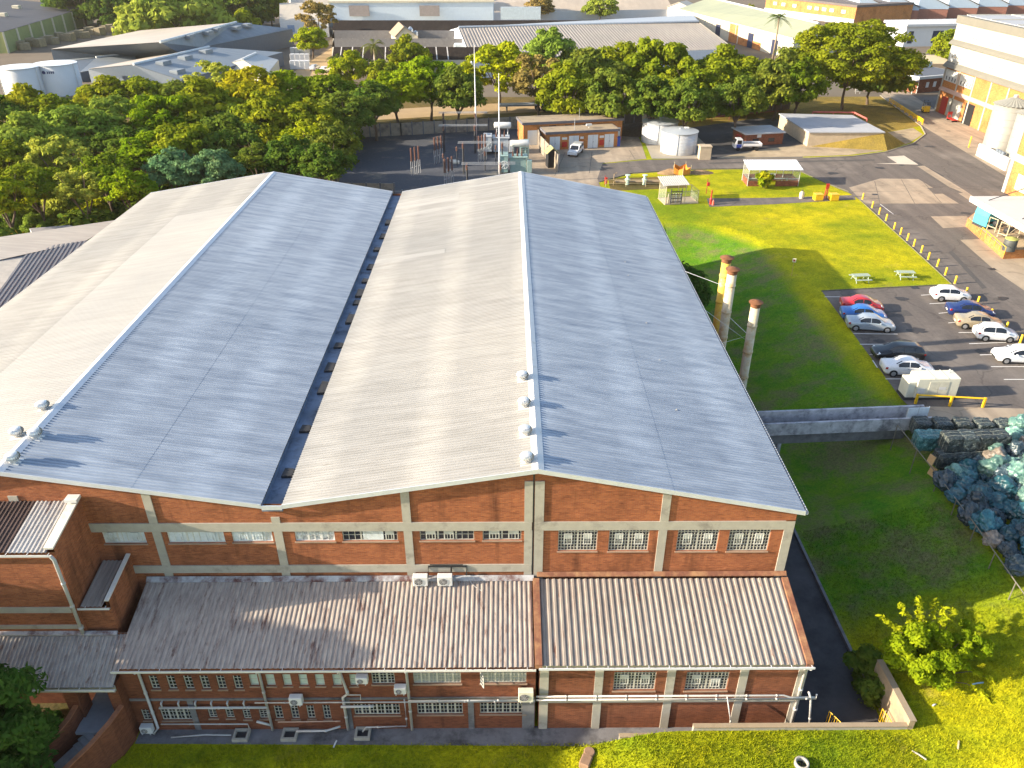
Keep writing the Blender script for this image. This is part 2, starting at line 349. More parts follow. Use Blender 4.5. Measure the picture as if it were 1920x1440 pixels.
ground('substation_yard', [(-24.2, 101), (-2, 104), (3.2, 112), (3.2, 158), (-27.5, 152), (-26.5, 125)], PL+.016, GRAVEL)
ground('brick_yard', [(3.2, 112), (14.2, 117)]+[tuple(p)[:2] for p in G([(1120, 335), (1130, 306), (1212, 298), (1200, 262), (1180, 235), (985, 250)])]+[(3.2, 150)], PL+.02, PAVE)
ground('pump_yard', G([(1240, 228), (1480, 212), (1560, 240), (1500, 300), (1330, 297), (1222, 296)]), PL+.013, mat('dark yard', (.055, .052, .052), .95, var=.3, scale=.4, dirt=(.16, .14, .11), dirt_amt=.4, dirt_scale=.12, world=True))
ground('pump_forecourt', G([(1345, 296), (1420, 281), (1500, 272), (1640, 252), (1712, 240), (1730, 252), (1706, 268), (1655, 283), (1590, 291), (1500, 294)]), PL+.022, mat('mottled slab', (.36, .28, .18), .95, var=.25, scale=.5, dirt=(.2, .16, .1), dirt_amt=.5, dirt_scale=.2, world=True))
ground('dry_bank', G([(1190, 230), (1400, 205), (1560, 178), (1648, 176), (1728, 236), (1640, 252), (1560, 228), (1420, 222), (1290, 240)]), PL+.018, DRYGRASS)
ground('tree_verge', [(-28, 152), (3, 159), (22, 152), (60, 160), (85, 190), (60, 205), (-40, 196)], PL+.011, SOIL)
ground('verge_road', G([(690, 226), (860, 216), (1060, 208), (1060, 190), (880, 196), (690, 208)]), PL+.025, mat('tan track', (.36, .25, .13), .95, var=.15, scale=.3, world=True))
ground('front_pavement', [(-20.3, 27.15), (21.1, 26.65), (21.1, 28.1), (-20.3, 28.1)], LO+.01, CONC_D)
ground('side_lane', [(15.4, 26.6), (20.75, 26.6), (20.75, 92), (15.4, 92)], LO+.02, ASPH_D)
ground('lawn_path', G([(1325, 372), (1330, 388), (1450, 383), (1605, 374), (1600, 366), (1450, 371)]), PL+.015, ASPH)
ground('valve_bed', G([(1140, 335), (1280, 330), (1290, 352), (1145, 358)]), PL+.014, SOIL)
ground('tank_slab', G([(1207, 262), (1222, 298), (1335, 298), (1322, 270), (1285, 236), (1212, 238)]), PL+.05, KERB)
# street behind the trees and by the gatehouse
ground('street', [(90, 196), (150, 196), (320, 330), (290, 345)], PL+.03, ASPH)
ground('street', [(-45, 196), (-41, 420), (-52, 420), (-58, 196)], PL+.03, mat('tan track', (.36, .25, .13), .95))
# white bay lines
LINE = mat('road paint', (.72, .7, .66), .7, var=.15, scale=8)
def line(a, b, w=.1, z=PL+.036, name='bay_line'):
    a, b = Vector((a[0], a[1])), Vector((b[0], b[1])); n = (b-a).normalized(); n = Vector((-n.y, n.x))*w/2
    ground(name, [a-n, b-n, b+n, a+n], z, LINE)
for u0, v0, u1, v1 in [(1546, 557, 1622, 557), (1600, 626, 1683, 627), (1612, 646, 1700, 646), (1630, 665, 1640, 666), (1636, 676, 1645, 690), (1700, 705, 1780, 709), (1730, 735, 1775, 735), (1727, 554, 1745, 553), (1743, 570, 1820, 566), (1760, 588, 1780, 586), (1778, 606, 1800, 604), (1797, 624, 1835, 624), (1817, 645, 1900, 642), (1837, 666, 1875, 665), (1858, 688, 1960, 688), (1882, 712, 1960, 712), (1660, 711, 1700, 711), (1650, 383, 1675, 402)]:
    line(pz(u0, v0), pz(u1, v1))
for u0, v0, u1, v1 in [(1655, 158, 1685, 157), (1672, 167, 1688, 167)]: line(pz(u0, v0), pz(u1, v1), .35)
# kerbs (real steps)
def kerb(pts, name='kerb', h=.13, w=.18, m=KERB):
    mb = MB(); P = [Vector((p[0], p[1])) for p in pts]
    L = []; R = []
    for i, p in enumerate(P):
        d = (P[min(i+1, len(P)-1)]-P[max(i-1, 0)]).normalized(); n = Vector((-d.y, d.x))*w/2; L.append(p+n); R.append(p-n)
    vs = []
    for a, b in zip(L, R): vs += [(a.x, a.y, PL-.1), (a.x, a.y, PL+h), (b.x, b.y, PL+h), (b.x, b.y, PL-.1)]
    fs = []
    for i in range(len(P)-1):
        for k in range(3): fs.append((4*i+k, 4*i+k+1, 4*i+4+k+1, 4*i+4+k))
    mb.add(vs, fs); o = obj(name, mb, m); o['kind'] = 'structure'
    return o
kerb(G([(1345, 297), (1420, 297.5), (1520, 297), (1600, 293.5), (1660, 285.5), (1712, 269.5), (1735, 252), (1727, 237), (1690, 209), (1650, 179)]))
KERB2 = mat('worn edging', (.13, .125, .07), .95, var=.4, scale=3)
kerb(G([(1592, 360), (1548, 343.5), (1500, 321), (1405, 316), (1290, 318), (1185, 325), (1125, 341)]), w=.12, h=.1, m=KERB2)
kerb(G([(1540, 546), (1660, 540), (1785, 534)]), w=.1, h=.1, m=KERB2)
kerb(G([(1785, 534), (1612, 375)]), w=.1, h=.1, m=KERB2)
# worn things in the tarmac: patched trenches, drain covers, oil marks, expansion joints in the concrete
PATCH = mat('newer tarmac', (.075, .068, .064), .9, var=.2, scale=3, world=True)
ground('tarmac_patch', G([(1640, 585), (1700, 582), (1712, 592), (1650, 596)]), PL+.026, PATCH)
ground('tarmac_patch', G([(1715, 300), (1770, 330), (1765, 334), (1708, 304)]), PL+.026, PATCH)
ground('tarmac_patch', G([(1785, 470), (1850, 540), (1842, 542), (1778, 473)]), PL+.026, PATCH)
ground('tarmac_patch', G([(1330, 305), (1640, 299), (1640, 301.5), (1330, 307.5)]), PL+.026, PATCH)
OIL = mat('oil mark', (.04, .036, .035), .6, var=.4, scale=2)
for i, (u, v, r) in enumerate(((1690, 560, .5), (1720, 620, .7), (1760, 690, .6), (1650, 640, .4), (1840, 660, .5), (1745, 730, .6), (1700, 640, .35), (1560, 325, .8), (1650, 315, .7), (1810, 400, .6), (1745, 275, .7), (1880, 560, .5))):
    c = pz(u, v); rr_ = random.Random(i); ground('oil_mark', [(c.x+r*rr_.uniform(.6, 1.3)*math.cos(a)*1.4, c.y+r*rr_.uniform(.6, 1.3)*math.sin(a)) for a in np.linspace(0, 2*math.pi, 13)[:-1]], PL+.028+.0005*i, OIL)
for u, v in ((1715, 540), (1690, 310), (1640, 365), (1778, 246), (1860, 505)):
    c = pz(u, v); ground('drain_cover', [(c.x-.4, c.y-.3), (c.x+.4, c.y-.3), (c.x+.4, c.y+.3), (c.x-.4, c.y+.3)], PL+.05, DARK)
JOINT = mat('joint', (.12, .1, .08), .9)
def joint(a, b): line(a, b, .09, PL+.034, 'slab_joint')
kerb([(20.85, 30), (20.85, 91)], name='lane_edge', h=-3.0, w=.2, m=CONC_D) if False else None

LINE_ = LINE; LINE = JOINT
for a, b in (((1600, 360), (1760, 358)), ((1640, 340), (1650, 382)), ((1690, 337), (1715, 382)), ((1730, 340), (1765, 381)), ((1665, 190), (1790, 232)), ((1700, 215), (1760, 209)), ((1750, 246), (1830, 246)), ((1790, 272), (1850, 268)), ((1830, 470), (1920, 470)), ((1015, 300), (1110, 300)), ((1060, 285), (1040, 330)), ((1110, 285), (1105, 325)), ((1180, 282), (1190, 298))): joint(pz(*a), pz(*b))
LINE = LINE_
# ================================================================== the factory hall
YF = 33.0; YB = 88.5; XR = 15.55; XL = -40.2
R1 = (1.54, 16.66); ER = (15.85, 13.82); V0 = (-13.05, 14.42); V1 = (-11.95, 14.4); R2 = (-26.17, 16.66); EL = (-40.55, 14.3)
FRAME = mat('window frame', (.44, .425, .37), .6, var=.1, scale=5)
FRAME_W = mat('white frame', (.58, .57, .53), .55, var=.06, scale=5)
BOARD = mat('painted pane', (.42, .5, .45), .5, var=.15, scale=1.5)
PALE = mat('whitewashed pane', (.62, .66, .68), .5, var=.18, scale=1.2, dirt=(.35, .36, .33), dirt_amt=.3, dirt_scale=1.5)
TILE = mat('concrete sill', (.3, .2, .14), .85, var=.2)
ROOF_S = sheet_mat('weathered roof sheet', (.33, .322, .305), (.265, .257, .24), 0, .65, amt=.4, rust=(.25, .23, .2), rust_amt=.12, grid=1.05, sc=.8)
ROOF_SHADED = sheet_mat('grey roof sheet', (.335, .38, .44), (.155, .195, .26), 0, .55, amt=1.0, rust=(.2, .235, .28), rust_amt=.15, grid=1.05, sc=.8)  # right slopes: same sheet, with the blue skylit shade put into its colour
ROOF_W = sheet_mat('new white roof sheet', (.385, .375, .355), (.345, .335, .315), 0, .6, amt=.3, sc=.8)
ROOF_A = sheet_mat('old corrugated sheet', (.42, .36, .305), (.19, .155, .14), 1, .7, amt=1.0, rust=(.1, .04, .03), rust_amt=.42, sc=2.2)
ROOF_R = sheet_mat('ribbed pale sheet', (.34, .295, .25), (.21, .175, .15), 1, .6, amt=.8, rust=(.15, .06, .035), rust_amt=.27, sc=1.6)
FLASH = mat('grey flashing', (.55, .57, .6), .45, metal=.2, var=.1)
GUTTER = mat('gutter floor', (.16, .2, .27), .7, var=.5, scale=1.4, dirt=(.03, .035, .05), dirt_amt=.5, dirt_scale=.7)
def rect_px(u0, v0, u1, v1, y):
    a = py((u0+u1)/2, v0, y); b = py((u0+u1)/2, v1, y); vm = (v0+v1)/2
    return (py(u0, vm, y).x, py(u1, vm, y).x, b.z, a.z)
def wall_y(mb, x0, x1, z0, z1, y, holes, depth=.16):
    """wall face at y (towards -y) with rectangular holes and their reveals"""
    X = sorted({x0, x1, *[h[0] for h in holes], *[h[1] for h in holes]}); Z = sorted({z0, z1, *[h[2] for h in holes], *[h[3] for h in holes]})
    for i in range(len(X)-1):
        for j in range(len(Z)-1):
            cx, cz = (X[i]+X[i+1])/2, (Z[j]+Z[j+1])/2
            if any(h[0] < cx < h[1] and h[2] < cz < h[3] for h in holes): continue
            mb.quad((X[i], y, Z[j]), (X[i+1], y, Z[j]), (X[i+1], y, Z[j+1]), (X[i], y, Z[j+1]))
    for a, b, c, d in holes:
        mb.quad((a, y, c), (b, y, c), (b, y+depth, c), (a, y+depth, c)); mb.quad((a, y, d), (a, y+depth, d), (b, y+depth, d), (b, y, d))
        mb.quad((a, y, c), (a, y+depth, c), (a, y+depth, d), (a, y, d)); mb.quad((b, y, c), (b, y, d), (b, y+depth, d), (b, y+depth, c))
def window(parent, r, y, cols, rows, mat_f=None, pane=None, thick=(), vents=(), bars=.028, sill=True, label=None, depth=.12, open_vents=()):
    """steel window set back in its hole: frame with bars, glazing, sill; vents = (col0, col1, row0, row1) opening lights"""
    x0, x1, z0, z1 = r; mat_f = mat_f or FRAME; yy = y+depth
    f = MB(); t = .045
    f.box(x0, x1, yy-.05, yy, z0, z0+t); f.box(x0, x1, yy-.05, yy, z1-t, z1); f.box(x0, x0+t, yy-.05, yy, z0+t, z1-t); f.box(x1-t, x1, yy-.05, yy, z0+t, z1-t)
    for i in range(1, cols):
        x = x0+(x1-x0)*i/cols; bw = .045 if i in thick else bars/2
        f.box(x-bw, x+bw, yy-.045, yy-.004, z0+t, z1-t)
    for j in range(1, rows):
        z = z0+(z1-z0)*j/rows; f.box(x0+t, x1-t, yy-.035, yy-.007, z-bars/2, z+bars/2)
    o = obj('window', f, mat_f, parent, world=True)
    if label: o['label'] = label
    g = MB(); g.quad((x0+t, yy-.012, z0+t), (x1-t, yy-.012, z0+t), (x1-t, yy-.012, z1-t), (x0+t, yy-.012, z1-t))
    obj('pane', g, pane or GLASS, o)
    for (c0, c1, r0, r1, mt) in vents:
        xa, xb = x0+(x1-x0)*c0/cols, x0+(x1-x0)*c1/cols; za, zb = z0+(z1-z0)*r0/rows, z0+(z1-z0)*r1/rows
        v = MB(); v.box(xa, xb, yy-.075, yy-.052, za, za+.05); v.box(xa, xb, yy-.075, yy-.052, zb-.05, zb); v.box(xa, xa+.05, yy-.075, yy-.052, za+.05, zb-.05); v.box(xb-.05, xb, yy-.075, yy-.052, za+.05, zb-.05)
        for q in range(1, 3): v.box(xa+(xb-xa)*q/3-.012, xa+(xb-xa)*q/3+.012, yy-.07, yy-.055, za+.05, zb-.05)
        v.quad((xa+.05, yy-.056, (za+zb)/2), (xb-.05, yy-.056, (za+zb)/2), (xb-.05, yy-.056, zb-.05), (xa+.05, yy-.056, zb-.05))
        obj('opening_light', v, mt, o)
    for (c0, c1, r0, r1) in open_vents:     # a light pushed out on its side hinge
        xa, xb = x0+(x1-x0)*c0/cols, x0+(x1-x0)*c1/cols; za, zb = z0+(z1-z0)*r0/rows, z0+(z1-z0)*r1/rows
        v = MB(); L = xb-xa
        v.T = Matrix.Translation((xa, yy-.06, 0)) @ Matrix.Rotation(rad(-62), 4, 'Z')
        v.box(0, L, -.02, .02, za, za+.04); v.box(0, L, -.02, .02, zb-.04, zb); v.box(0, .04, -.02, .02, za, zb); v.box(L-.04, L, -.02, .02, za, zb)
        for q in (1, 2): v.box(0, L, -.015, .015, za+(zb-za)*q/3-.015, za+(zb-za)*q/3+.015)
        obj('opening_light', v, FRAME_W, o)
    if sill:
        s = MB(); s.box(x0-.05, x1+.05, y-.07, y+depth-.05, z0-.07, z0-.002); obj('sill', s, TILE, o)
    return o
hall = thing('factory_hall', 'large brick factory hall with twin pale ribbed gable roofs', 'factory', (-12, 60, LO))
fw_ = MB()
HW = [rect_px(1046.5, 993, 1120, 1033, YF), rect_px(1141.5, 993, 1216.5, 1033, YF), rect_px(1269.5, 993, 1346.5, 1033, YF), rect_px(1365.5, 993, 1442.5, 1033, YF)]
MW = [rect_px(787, 993, 889, 1013.5, YF), rect_px(905, 993, 977.5, 1013, YF), rect_px(642, 994, 745.5, 1014.5, YF), rect_px(553, 995, 627.5, 1015, YF), rect_px(435, 996, 511, 1016.5, YF), rect_px(314.5, 997, 421, 1018, YF), rect_px(193.5, 998, 273, 1019, YF)]
ztop = 12.75
wall_y(fw_, XL, XR, LO, ztop, YF, HW+MW)
def roofz(x):
    for (a, b) in ((EL, R2), (R2, V0), (V1, R1), (R1, ER)):
        if a[0] <= x <= b[0]: return a[1]+(b[1]-a[1])*(x-a[0])/(b[0]-a[0])
    return 14.3
gx = [XL, R2[0], V0[0], V1[0], R1[0], XR]
for a, b in zip(gx[:-1], gx[1:]):
    n = max(1, int((b-a)/1.5))
    for i in range(n):
        p, q = a+(b-a)*i/n, a+(b-a)*(i+1)/n
        fw_.quad((p, YF, ztop), (q, YF, ztop), (q, YF, roofz(q)-.12), (p, YF, roofz(p)-.12))
top = [(x, roofz(x)-.12) for x in gx]
fw_.poly([(x, YB-.3, z) for x, z in [(XR, LO)]+top[::-1]+[(XL, LO)]])
fw_.quad((XR, YF, LO), (XR, YB-.3, LO), (XR, YB-.3, top[-1][1]), (XR, YF, top[-1][1]))
fw_.quad((XL, YF, LO), (XL, YF, top[0][1]), (XL, YB-.3, top[0][1]), (XL, YB-.3, LO))
obj('wall', fw_, BRICK, hall, world=True)
# concrete frame standing 6 cm proud
p = .06
cf = MB(); cols = [(-26.1, .5), (-19.1, .46), (-12.52, .46), (-5.47, .46), (1.08, .44), (1.66, .5), (8.42, .46), (15.28, .5)]
tops = [14.9, 15.3, 13.4, 15.1, 15.75, 15.75, 15.05, 13.0]
for (x, wd), t in zip(cols, tops):
    x0, x1 = x-wd/2, x+wd/2
    cf.box(x0, x1, YF-p, YF+.02, 13.0, t); cf.box(x0, x1, YF-p, YF+.02, 8.6, 12.42)
cf.box(-38, 1.27, YF-p-.01, YF+.02, 12.42, 13.0); cf.box(1.41, 15.53, YF-p-.01, YF+.02, 12.42, 13.0)
cf.box(-38, 1.27, YF-p-.012, YF+.02, 9.42, 9.95)
obj('concrete_frame', cf, CONC, hall, world=True)
jt = MB(); jt.box(1.30, 1.38, YF-.03, YF, 8.9, 16.4); obj('movement_joint', jt, DARK, hall, world=True)
VL = mat('vent light', (.5, .5, .46), .5, var=.3, scale=2)
for r in HW: window(hall, r, YF, 12, 7, bars=.036, thick=(6,), vents=[(1.7, 4.3, 2.0, 5.5, VL), (7.7, 10.3, 2.0, 5.5, FRAME_W)])
for i, r in enumerate(MW):
    n = 9 if r[1]-r[0] > 2.3 else 6
    if i in (0, 1): window(hall, r, YF, n, 2, thick=(3, 6), vents=[(1, 2.6, .1, 1.9, VL), (4, 5.6, .1, 1.9, VL)] if n == 9 else [(1, 2.6, .1, 1.9, VL), (4, 5.6, .1, 1.9, VL)])
    elif i == 2:
        o = window(hall, r, YF, 9, 2, thick=(3, 6), vents=[(7, 8.4, .1, 1.9, VL)], label='window with two panes painted over'); g = MB(); x0, x1, z0, z1 = r
        g.box(x0+(x1-x0)*.37, x0+(x1-x0)*.74, YF+.06, YF+.1, z0+.05, z1-.05); obj('painted_panel', g, PALE, o)
    elif i == 3: window(hall, r, YF, 6, 2, mat_f=WHITE, thick=(2, 4), pane=mat('daubed pane', (.55, .57, .58), .5, var=.5, scale=5, dirt=(.03, .03, .05), dirt_amt=.55, dirt_scale=3.2), label='window with daubed white panes')
    else: window(hall, r, YF, n, 1, mat_f=FRAME_W, pane=PALE, thick=(3,), vents=[(1, 2.3, .1, .9, PALE), (n-3, n-1.5, .1, .9, PALE)], label='window with whitewashed panes')
# roof sheets, ribs down the slope (each slope its own part)
RB = 32.72
def slope(name, a, b, m, y0, y1, pitch=.24, h=.045, lift=0.):
    d = MB(); d.ribs((a[0], y1, a[1]+lift), (0, y0-y1, 0), (b[0]-a[0], 0, b[1]-a[1]), pitch, h, .5) if False else d.ribs((a[0], y0, a[1]+lift), (0, y1-y0, 0), (b[0]-a[0], 0, b[1]-a[1]), pitch, -h, .5)
    return obj(name, d, m, hall, world=True)
def mid(a, b, t): return (a[0]+(b[0]-a[0])*t, a[1]+(b[1]-a[1])*t)
def halves(a, b, m, up):
    """two lapped courses of sheet; the upper one (nearer the ridge end `up`) lies over the lower"""
    t = .5 if up == 1 else .5
    s1 = slope('roof_sheet', a, mid(a, b, t), m, RB, YB, lift=.0 if up == 1 else .006); s2 = slope('roof_sheet', mid(a, b, t), b, m, RB, YB, lift=.006 if up == 1 else .0)
    return s1, s2
halves(R1, ER, ROOF_SHADED, 0)
halves(V1, R1, ROOF_S, 1)
halves(R2, V0, ROOF_SHADED, 0)
s = halves(EL, R2, ROOF_S, 1)
# newer white sheets laid over the upper half of the left slope and strips on the middle slope
nw = MB(); a, b = mid(EL, R2, .52), R2
nw.ribs((a[0], RB-.0, a[1]+.012), (0, 44, 0), (b[0]-a[0], 0, b[1]-a[1]), .24, -.045, .5); o = obj('roof_sheet', nw, ROOF_W, hall, world=True); o['label'] = 'newer white roof sheets'
for y0, wd, t0, t1 in ((82.0, 2.2, .0, .5), (79.2, .9, .02, 1.0), (66.6, .95, 0, .47), (85.4, .6, .5, 1.)):
    a, b = mid(V1, R1, t0), mid(V1, R1, t1); q = MB(); q.ribs((a[0], y0, a[1]+.014), (0, wd, 0), (b[0]-a[0], 0, b[1]-a[1]), .24, -.045, .5)
    o = obj('roof_sheet', q, ROOF_W, hall, world=True); o['label'] = 'bright replacement roof sheet'
def cap(x, z, sl1, sl2, m, wd=.32):
    q = MB(); q.extr([(x-wd, RB-.03, z-wd*sl1+.06), (x, RB-.03, z+.1), (x+wd, RB-.03, z-wd*sl2+.06), (x, RB-.03, z+.02)], (0, YB-RB+.06, 0))
    return obj('ridge_cap', q, m, hall, world=True)
sl = (R1[1]-ER[1])/(ER[0]-R1[0])
cap(R1[0], R1[1], sl, sl, WHITE); cap(R2[0], R2[1], sl*.8, sl, FLASH)
# barge flashings along the front and back verges
for a, b in ((EL, R2), (R2, V0), (V1, R1), (R1, ER)):
    for y in (RB-.05, YB):
        bf = MB(); bf.extr([(a[0], y, a[1]-.2), (b[0], y, b[1]-.2), (b[0], y, b[1]+.07), (a[0], y, a[1]+.07)], (0, .05, 0)); obj('barge_flashing', bf, FLASH, hall, world=True)
bf = MB(); bf.box(V0[0]+.01, V1[0]-.01, RB-.05, RB, 14.12, 14.4); obj('barge_flashing', bf, FLASH, hall, world=True)
# valley gutter with debris, right eaves gutter
vg = MB(); vg.box(V0[0], V1[0], RB, YB, 14.0, 14.06); vg.quad((V0[0]+.02, RB, 14.06), (V0[0]+.02, RB, 14.4), (V0[0]+.02, YB, 14.4), (V0[0]+.02, YB, 14.06))
obj('valley_gutter', vg, GUTTER, hall, world=True)
rr = random.Random(4)
for y in (35.5, 40, 44.5, 47.5, 51, 55, 58.5, 60, 63, 66, 70.5, 74, 78):
    x = V0[0]+.3+rr.random()*.2; L = .6+rr.random()*1.0
    db = MB(); db.extr([(x, y, 14.065), (x+.62, y+.05, 14.065), (x+.6, y+L, 14.065), (x+.05, y+L*1.1, 14.065)], (0, 0, .12+.1*rr.random())); obj('gutter_patch', db, mat('bitumen patch', (.025, .026, .03), .8, var=.4), hall, world=True)
eg = MB(); eg.extr([(ER[0]-.02, RB, ER[1]-.18), (ER[0]+.16, RB, ER[1]-.18), (ER[0]+.16, RB, ER[1]-.02), (ER[0]+.13, RB, ER[1]-.02), (ER[0]+.13, RB, ER[1]-.15), (ER[0]-.02, RB, ER[1]-.15)], (0, YB-RB, 0))
obj('gutter', eg, FLASH, hall, world=True)
db = MB()
for y in np.arange(33.5, YB, 1.6): db.box(ER[0]-.05, ER[0]+.17, y-.03, y+.03, ER[1]-.2, ER[1]-.17)
obj('gutter_bracket', db, DARK, hall, world=True)
# light brackets with stay wires on the right slope
def on_roof(u, v, a, b):
    d = ray(u, v); m = (b[1]-a[1])/(b[0]-a[0]); t = (a[1]-m*a[0]-CZ)/(d.z-m*d.x); return Vector((d.x*t, d.y*t, CZ+d.z*t))
for u, v in ((1237, 676), (1268, 769), (1212, 606), (1178, 517), (1172, 492)):
    P = on_roof(u, v, R1, ER); q = MB(); q.T = Matrix.Translation(P); q.box(-.07, .07, -.05, .05, 0, .04); q.tube([(0, 0, .04), (0, 0, .09)], .02, 6)
    o = obj('roof_fixing', q, mat('pale fixing', (.35, .34, .31), .5), hall, world=True)
# ================================================================== turbine ventilators
VENT = mat('bare aluminium', (.78, .76, .72), .38, metal=.45, var=.1, scale=4)
def ventilator(P, slope_sign, label):
    t = thing('roof_ventilator', label, 'ventilator', P, 0, 'spinning ventilators on the hall roof', sc=(.8, .8, .58))
    b = MB(); b.T = Matrix.Rotation(math.atan(sl)*slope_sign, 4, 'Y'); b.cbox(-.42, .42, -.42, .42, -.02, .05, .02); obj('base_plate', b, VENT, t)
    n = MB(); n.lathe([(.3, -.12), (.3, .3), (.33, .32)]); obj('throat', n, VENT, t, True)
    h = MB(); h.lathe([(.33, .9), (.2, .97), (.02, 1.0)]); h.lathe([(.37, .33), (.37, .37)])
    for i in range(22):
        a = 2*math.pi*i/22; pts = []
        for z, r in ((.35, .36), (.5, .46), (.65, .48), (.78, .44), (.9, .33)):
            pts.append((r, z))
        vs = []
        for r, z in pts: vs.append((r*math.cos(a), r*math.sin(a), z)); vs.append(((r-.07)*math.cos(a+.32), (r-.07)*math.sin(a+.32), z))
        h.add(vs, [(2*k, 2*k+1, 2*k+3, 2*k+2) for k in range(4)])
    h.lathe([(.3, .36), (.38, .5), (.4, .65), (.36, .8), (.28, .9)])
    obj('turbine_head', h, VENT, t)
    return t
vlist = [(83, 768, 'L', 'farthest of four aluminium ventilators on the left ridge'), (34, 818, 'L', 'aluminium ventilator on the white side of the left ridge, left of its neighbour'), (69, 820, 'R', 'aluminium ventilator on the grey side of the left ridge, second from the front'), (27, 866, 'R', 'aluminium ventilator nearest the front corner of the left ridge')]
for u, v, s_, lb in vlist:
    P = on_roof(u, v, EL, R2) if s_ == 'L' else on_roof(u, v, R2, V0)
    ventilator(P, -1 if s_ == 'L' else 1, lb)
for i, (u, v) in enumerate(((980, 712), (983, 762), (985, 815), (988, 866))):
    ventilator(on_roof(u, v, V1, R1), -1, ['farthest', 'second farthest', 'third farthest', 'nearest'][i]+' of the four aluminium ventilators in a line beside the middle ridge')
# ================================================================== two-storey lean-tos along the front
YA = 28.0
def zA(y, off=0.): return 9.0+off+(y-33)*.225
PIPE = mat('white pipe', (.46, .45, .435), .45, var=.08, scale=3, dirt=(.45, .42, .38), dirt_amt=.25, dirt_scale=2.5)
PIPE_G = mat('grey pipe', (.42, .41, .4), .5, var=.2, scale=3)
annex = thing('brick_annex', 'two-storey brick annex with rust-streaked corrugated roof and outside pipes', 'annex', (-9.5, 30.5, LO))
UPW = []
for x in (235, 360, 483, 600, 718, 838): UPW.append(rect_px(220+x/3.84, 1200+256/3.84, 220+(x+61)/3.84, 1200+354/3.84, YA))
BOW = [rect_px(220+a/3.84, 1200+247/3.84, 220+b/3.84, 1200+330/3.84, YA) for a, b in ((950, 1014), (1070, 1134), (1192, 1252), (1308, 1370), (1425, 1490), (1550, 1612), (1672, 1728))]
WUP = [rect_px(600+a/3.84, 1200+c/3.84, 600+b/3.84, 1200+d/3.84, YA) for a, b, c, d in ((372, 538, 237, 318), (672, 1015, 235, 314), (1152, 1486, 232, 311))]
LOW = [rect_px(220+a/3.84, 1200+c/3.84, 220+b/3.84, 1200+d/3.84, YA) for a, b, c, d in ((655, 716, 497, 562), (780, 838, 495, 562), (905, 960, 500, 570), (1022, 1080, 500, 566), (1132, 1190, 472, 568), (1250, 1306, 472, 568), (1365, 1420, 470, 566), (1482, 1535, 468, 572), (178, 235, 500, 578))]
WLO = [rect_px(220+315/3.84, 1200+496/3.84, 220+535/3.84, 1200+578/3.84, YA)]+[rect_px(600+a/3.84, 1200+c/3.84, 600+b/3.84, 1200+d/3.84, YA) for a, b, c, d in ((245, 575, 460, 540), (700, 1028, 455, 535), (1152, 1480, 452, 531))]
XA0, XA1 = -20.35, 1.42
w_ = MB(); wall_y(w_, XA0, XA1, LO-.3, zA(YA)-.1, YA, UPW+BOW+WUP+LOW+WLO, .18)
w_.poly([(XA0, YA, LO-.3), (XA0, YA, zA(YA)-.1), (XA0, YF-.02, zA(YF)-.1), (XA0, YF-.02, LO-.3)])
w_.poly([(XA1, YA, zA(YA)-.1), (XA1, YA, LO-.3), (XA1, YF-.02, LO-.3), (XA1, YF-.02, zA(YF)-.1)])
BRICK_S = brick_mat('dark brick', (.22, .07, .034), (.145, .045, .024), (.14, .08, .055), stain=.6)  # darker all over than the hall brick
obj('wall', w_, BRICK_S, annex, world=True)
for r in UPW: window(annex, r, YA, 2, 4, mat_f=FRAME, label=None)
for r in BOW: window(annex, r, YA, 1, 2, mat_f=FRAME, pane=BOARD)
for i, r in enumerate(WUP): window(annex, r, YA, 6 if i == 0 else 12, 4, thick=(2, 4) if i == 0 else (2, 4, 6, 8, 10), pane=mat('curtained glazing', (.3, .31, .28), .3, var=.3, scale=2) if i else None, open_vents=[(0, 2.2, 0, 4)] if i == 2 else ())
for r in LOW: window(annex, r, YA, 2, 4)
for i, r in enumerate(WLO): window(annex, r, YA, 8 if i == 0 else 12, 3, thick=(2, 4, 6) if i == 0 else (2, 4, 6, 8, 10))
rs = MB(); rs.ribs((XA0, YA-.32, zA(YA-.32)), (XA1-XA0-.12, 0, 0), (0, YF-YA+.3, zA(YF)-zA(YA-.3)), .26, .04, .42); obj('roof_sheet', rs, ROOF_A, annex, world=True)
fl = MB(); fl.extr([(XA0, YF-.1, 9.14), (XA0, YF-.34, 8.97), (XA0, YF-.34, 9.0), (XA0, YF-.1, 9.2)], (XA1-XA0, 0, 0)); obj('head_flashing', fl, mat('peeling flashing', (.38, .38, .39), .8, var=.25, scale=2, dirt=(.09, .03, .025), dirt_amt=.75, dirt_scale=.8), annex, world=True)
def gutter(parent, x0, x1, y, z, m=WHITE):
    g = MB(); g.extr([(x0, y, z-.13), (x0, y-.15, z-.13), (x0, y-.15, z), (x0, y-.13, z), (x0, y-.13, z-.11), (x0, y, z-.11)], (x1-x0, 0, 0))
    for x in np.arange(x0+.4, x1, 1.05): g.box(x-.015, x+.015, y-.155, y+.02, z+.001, z+.02)
    obj('gutter', g, m, parent, world=True)
gutter(annex, XA0-.1, XA1-.02, YA-.33, zA(YA-.33)-.01)
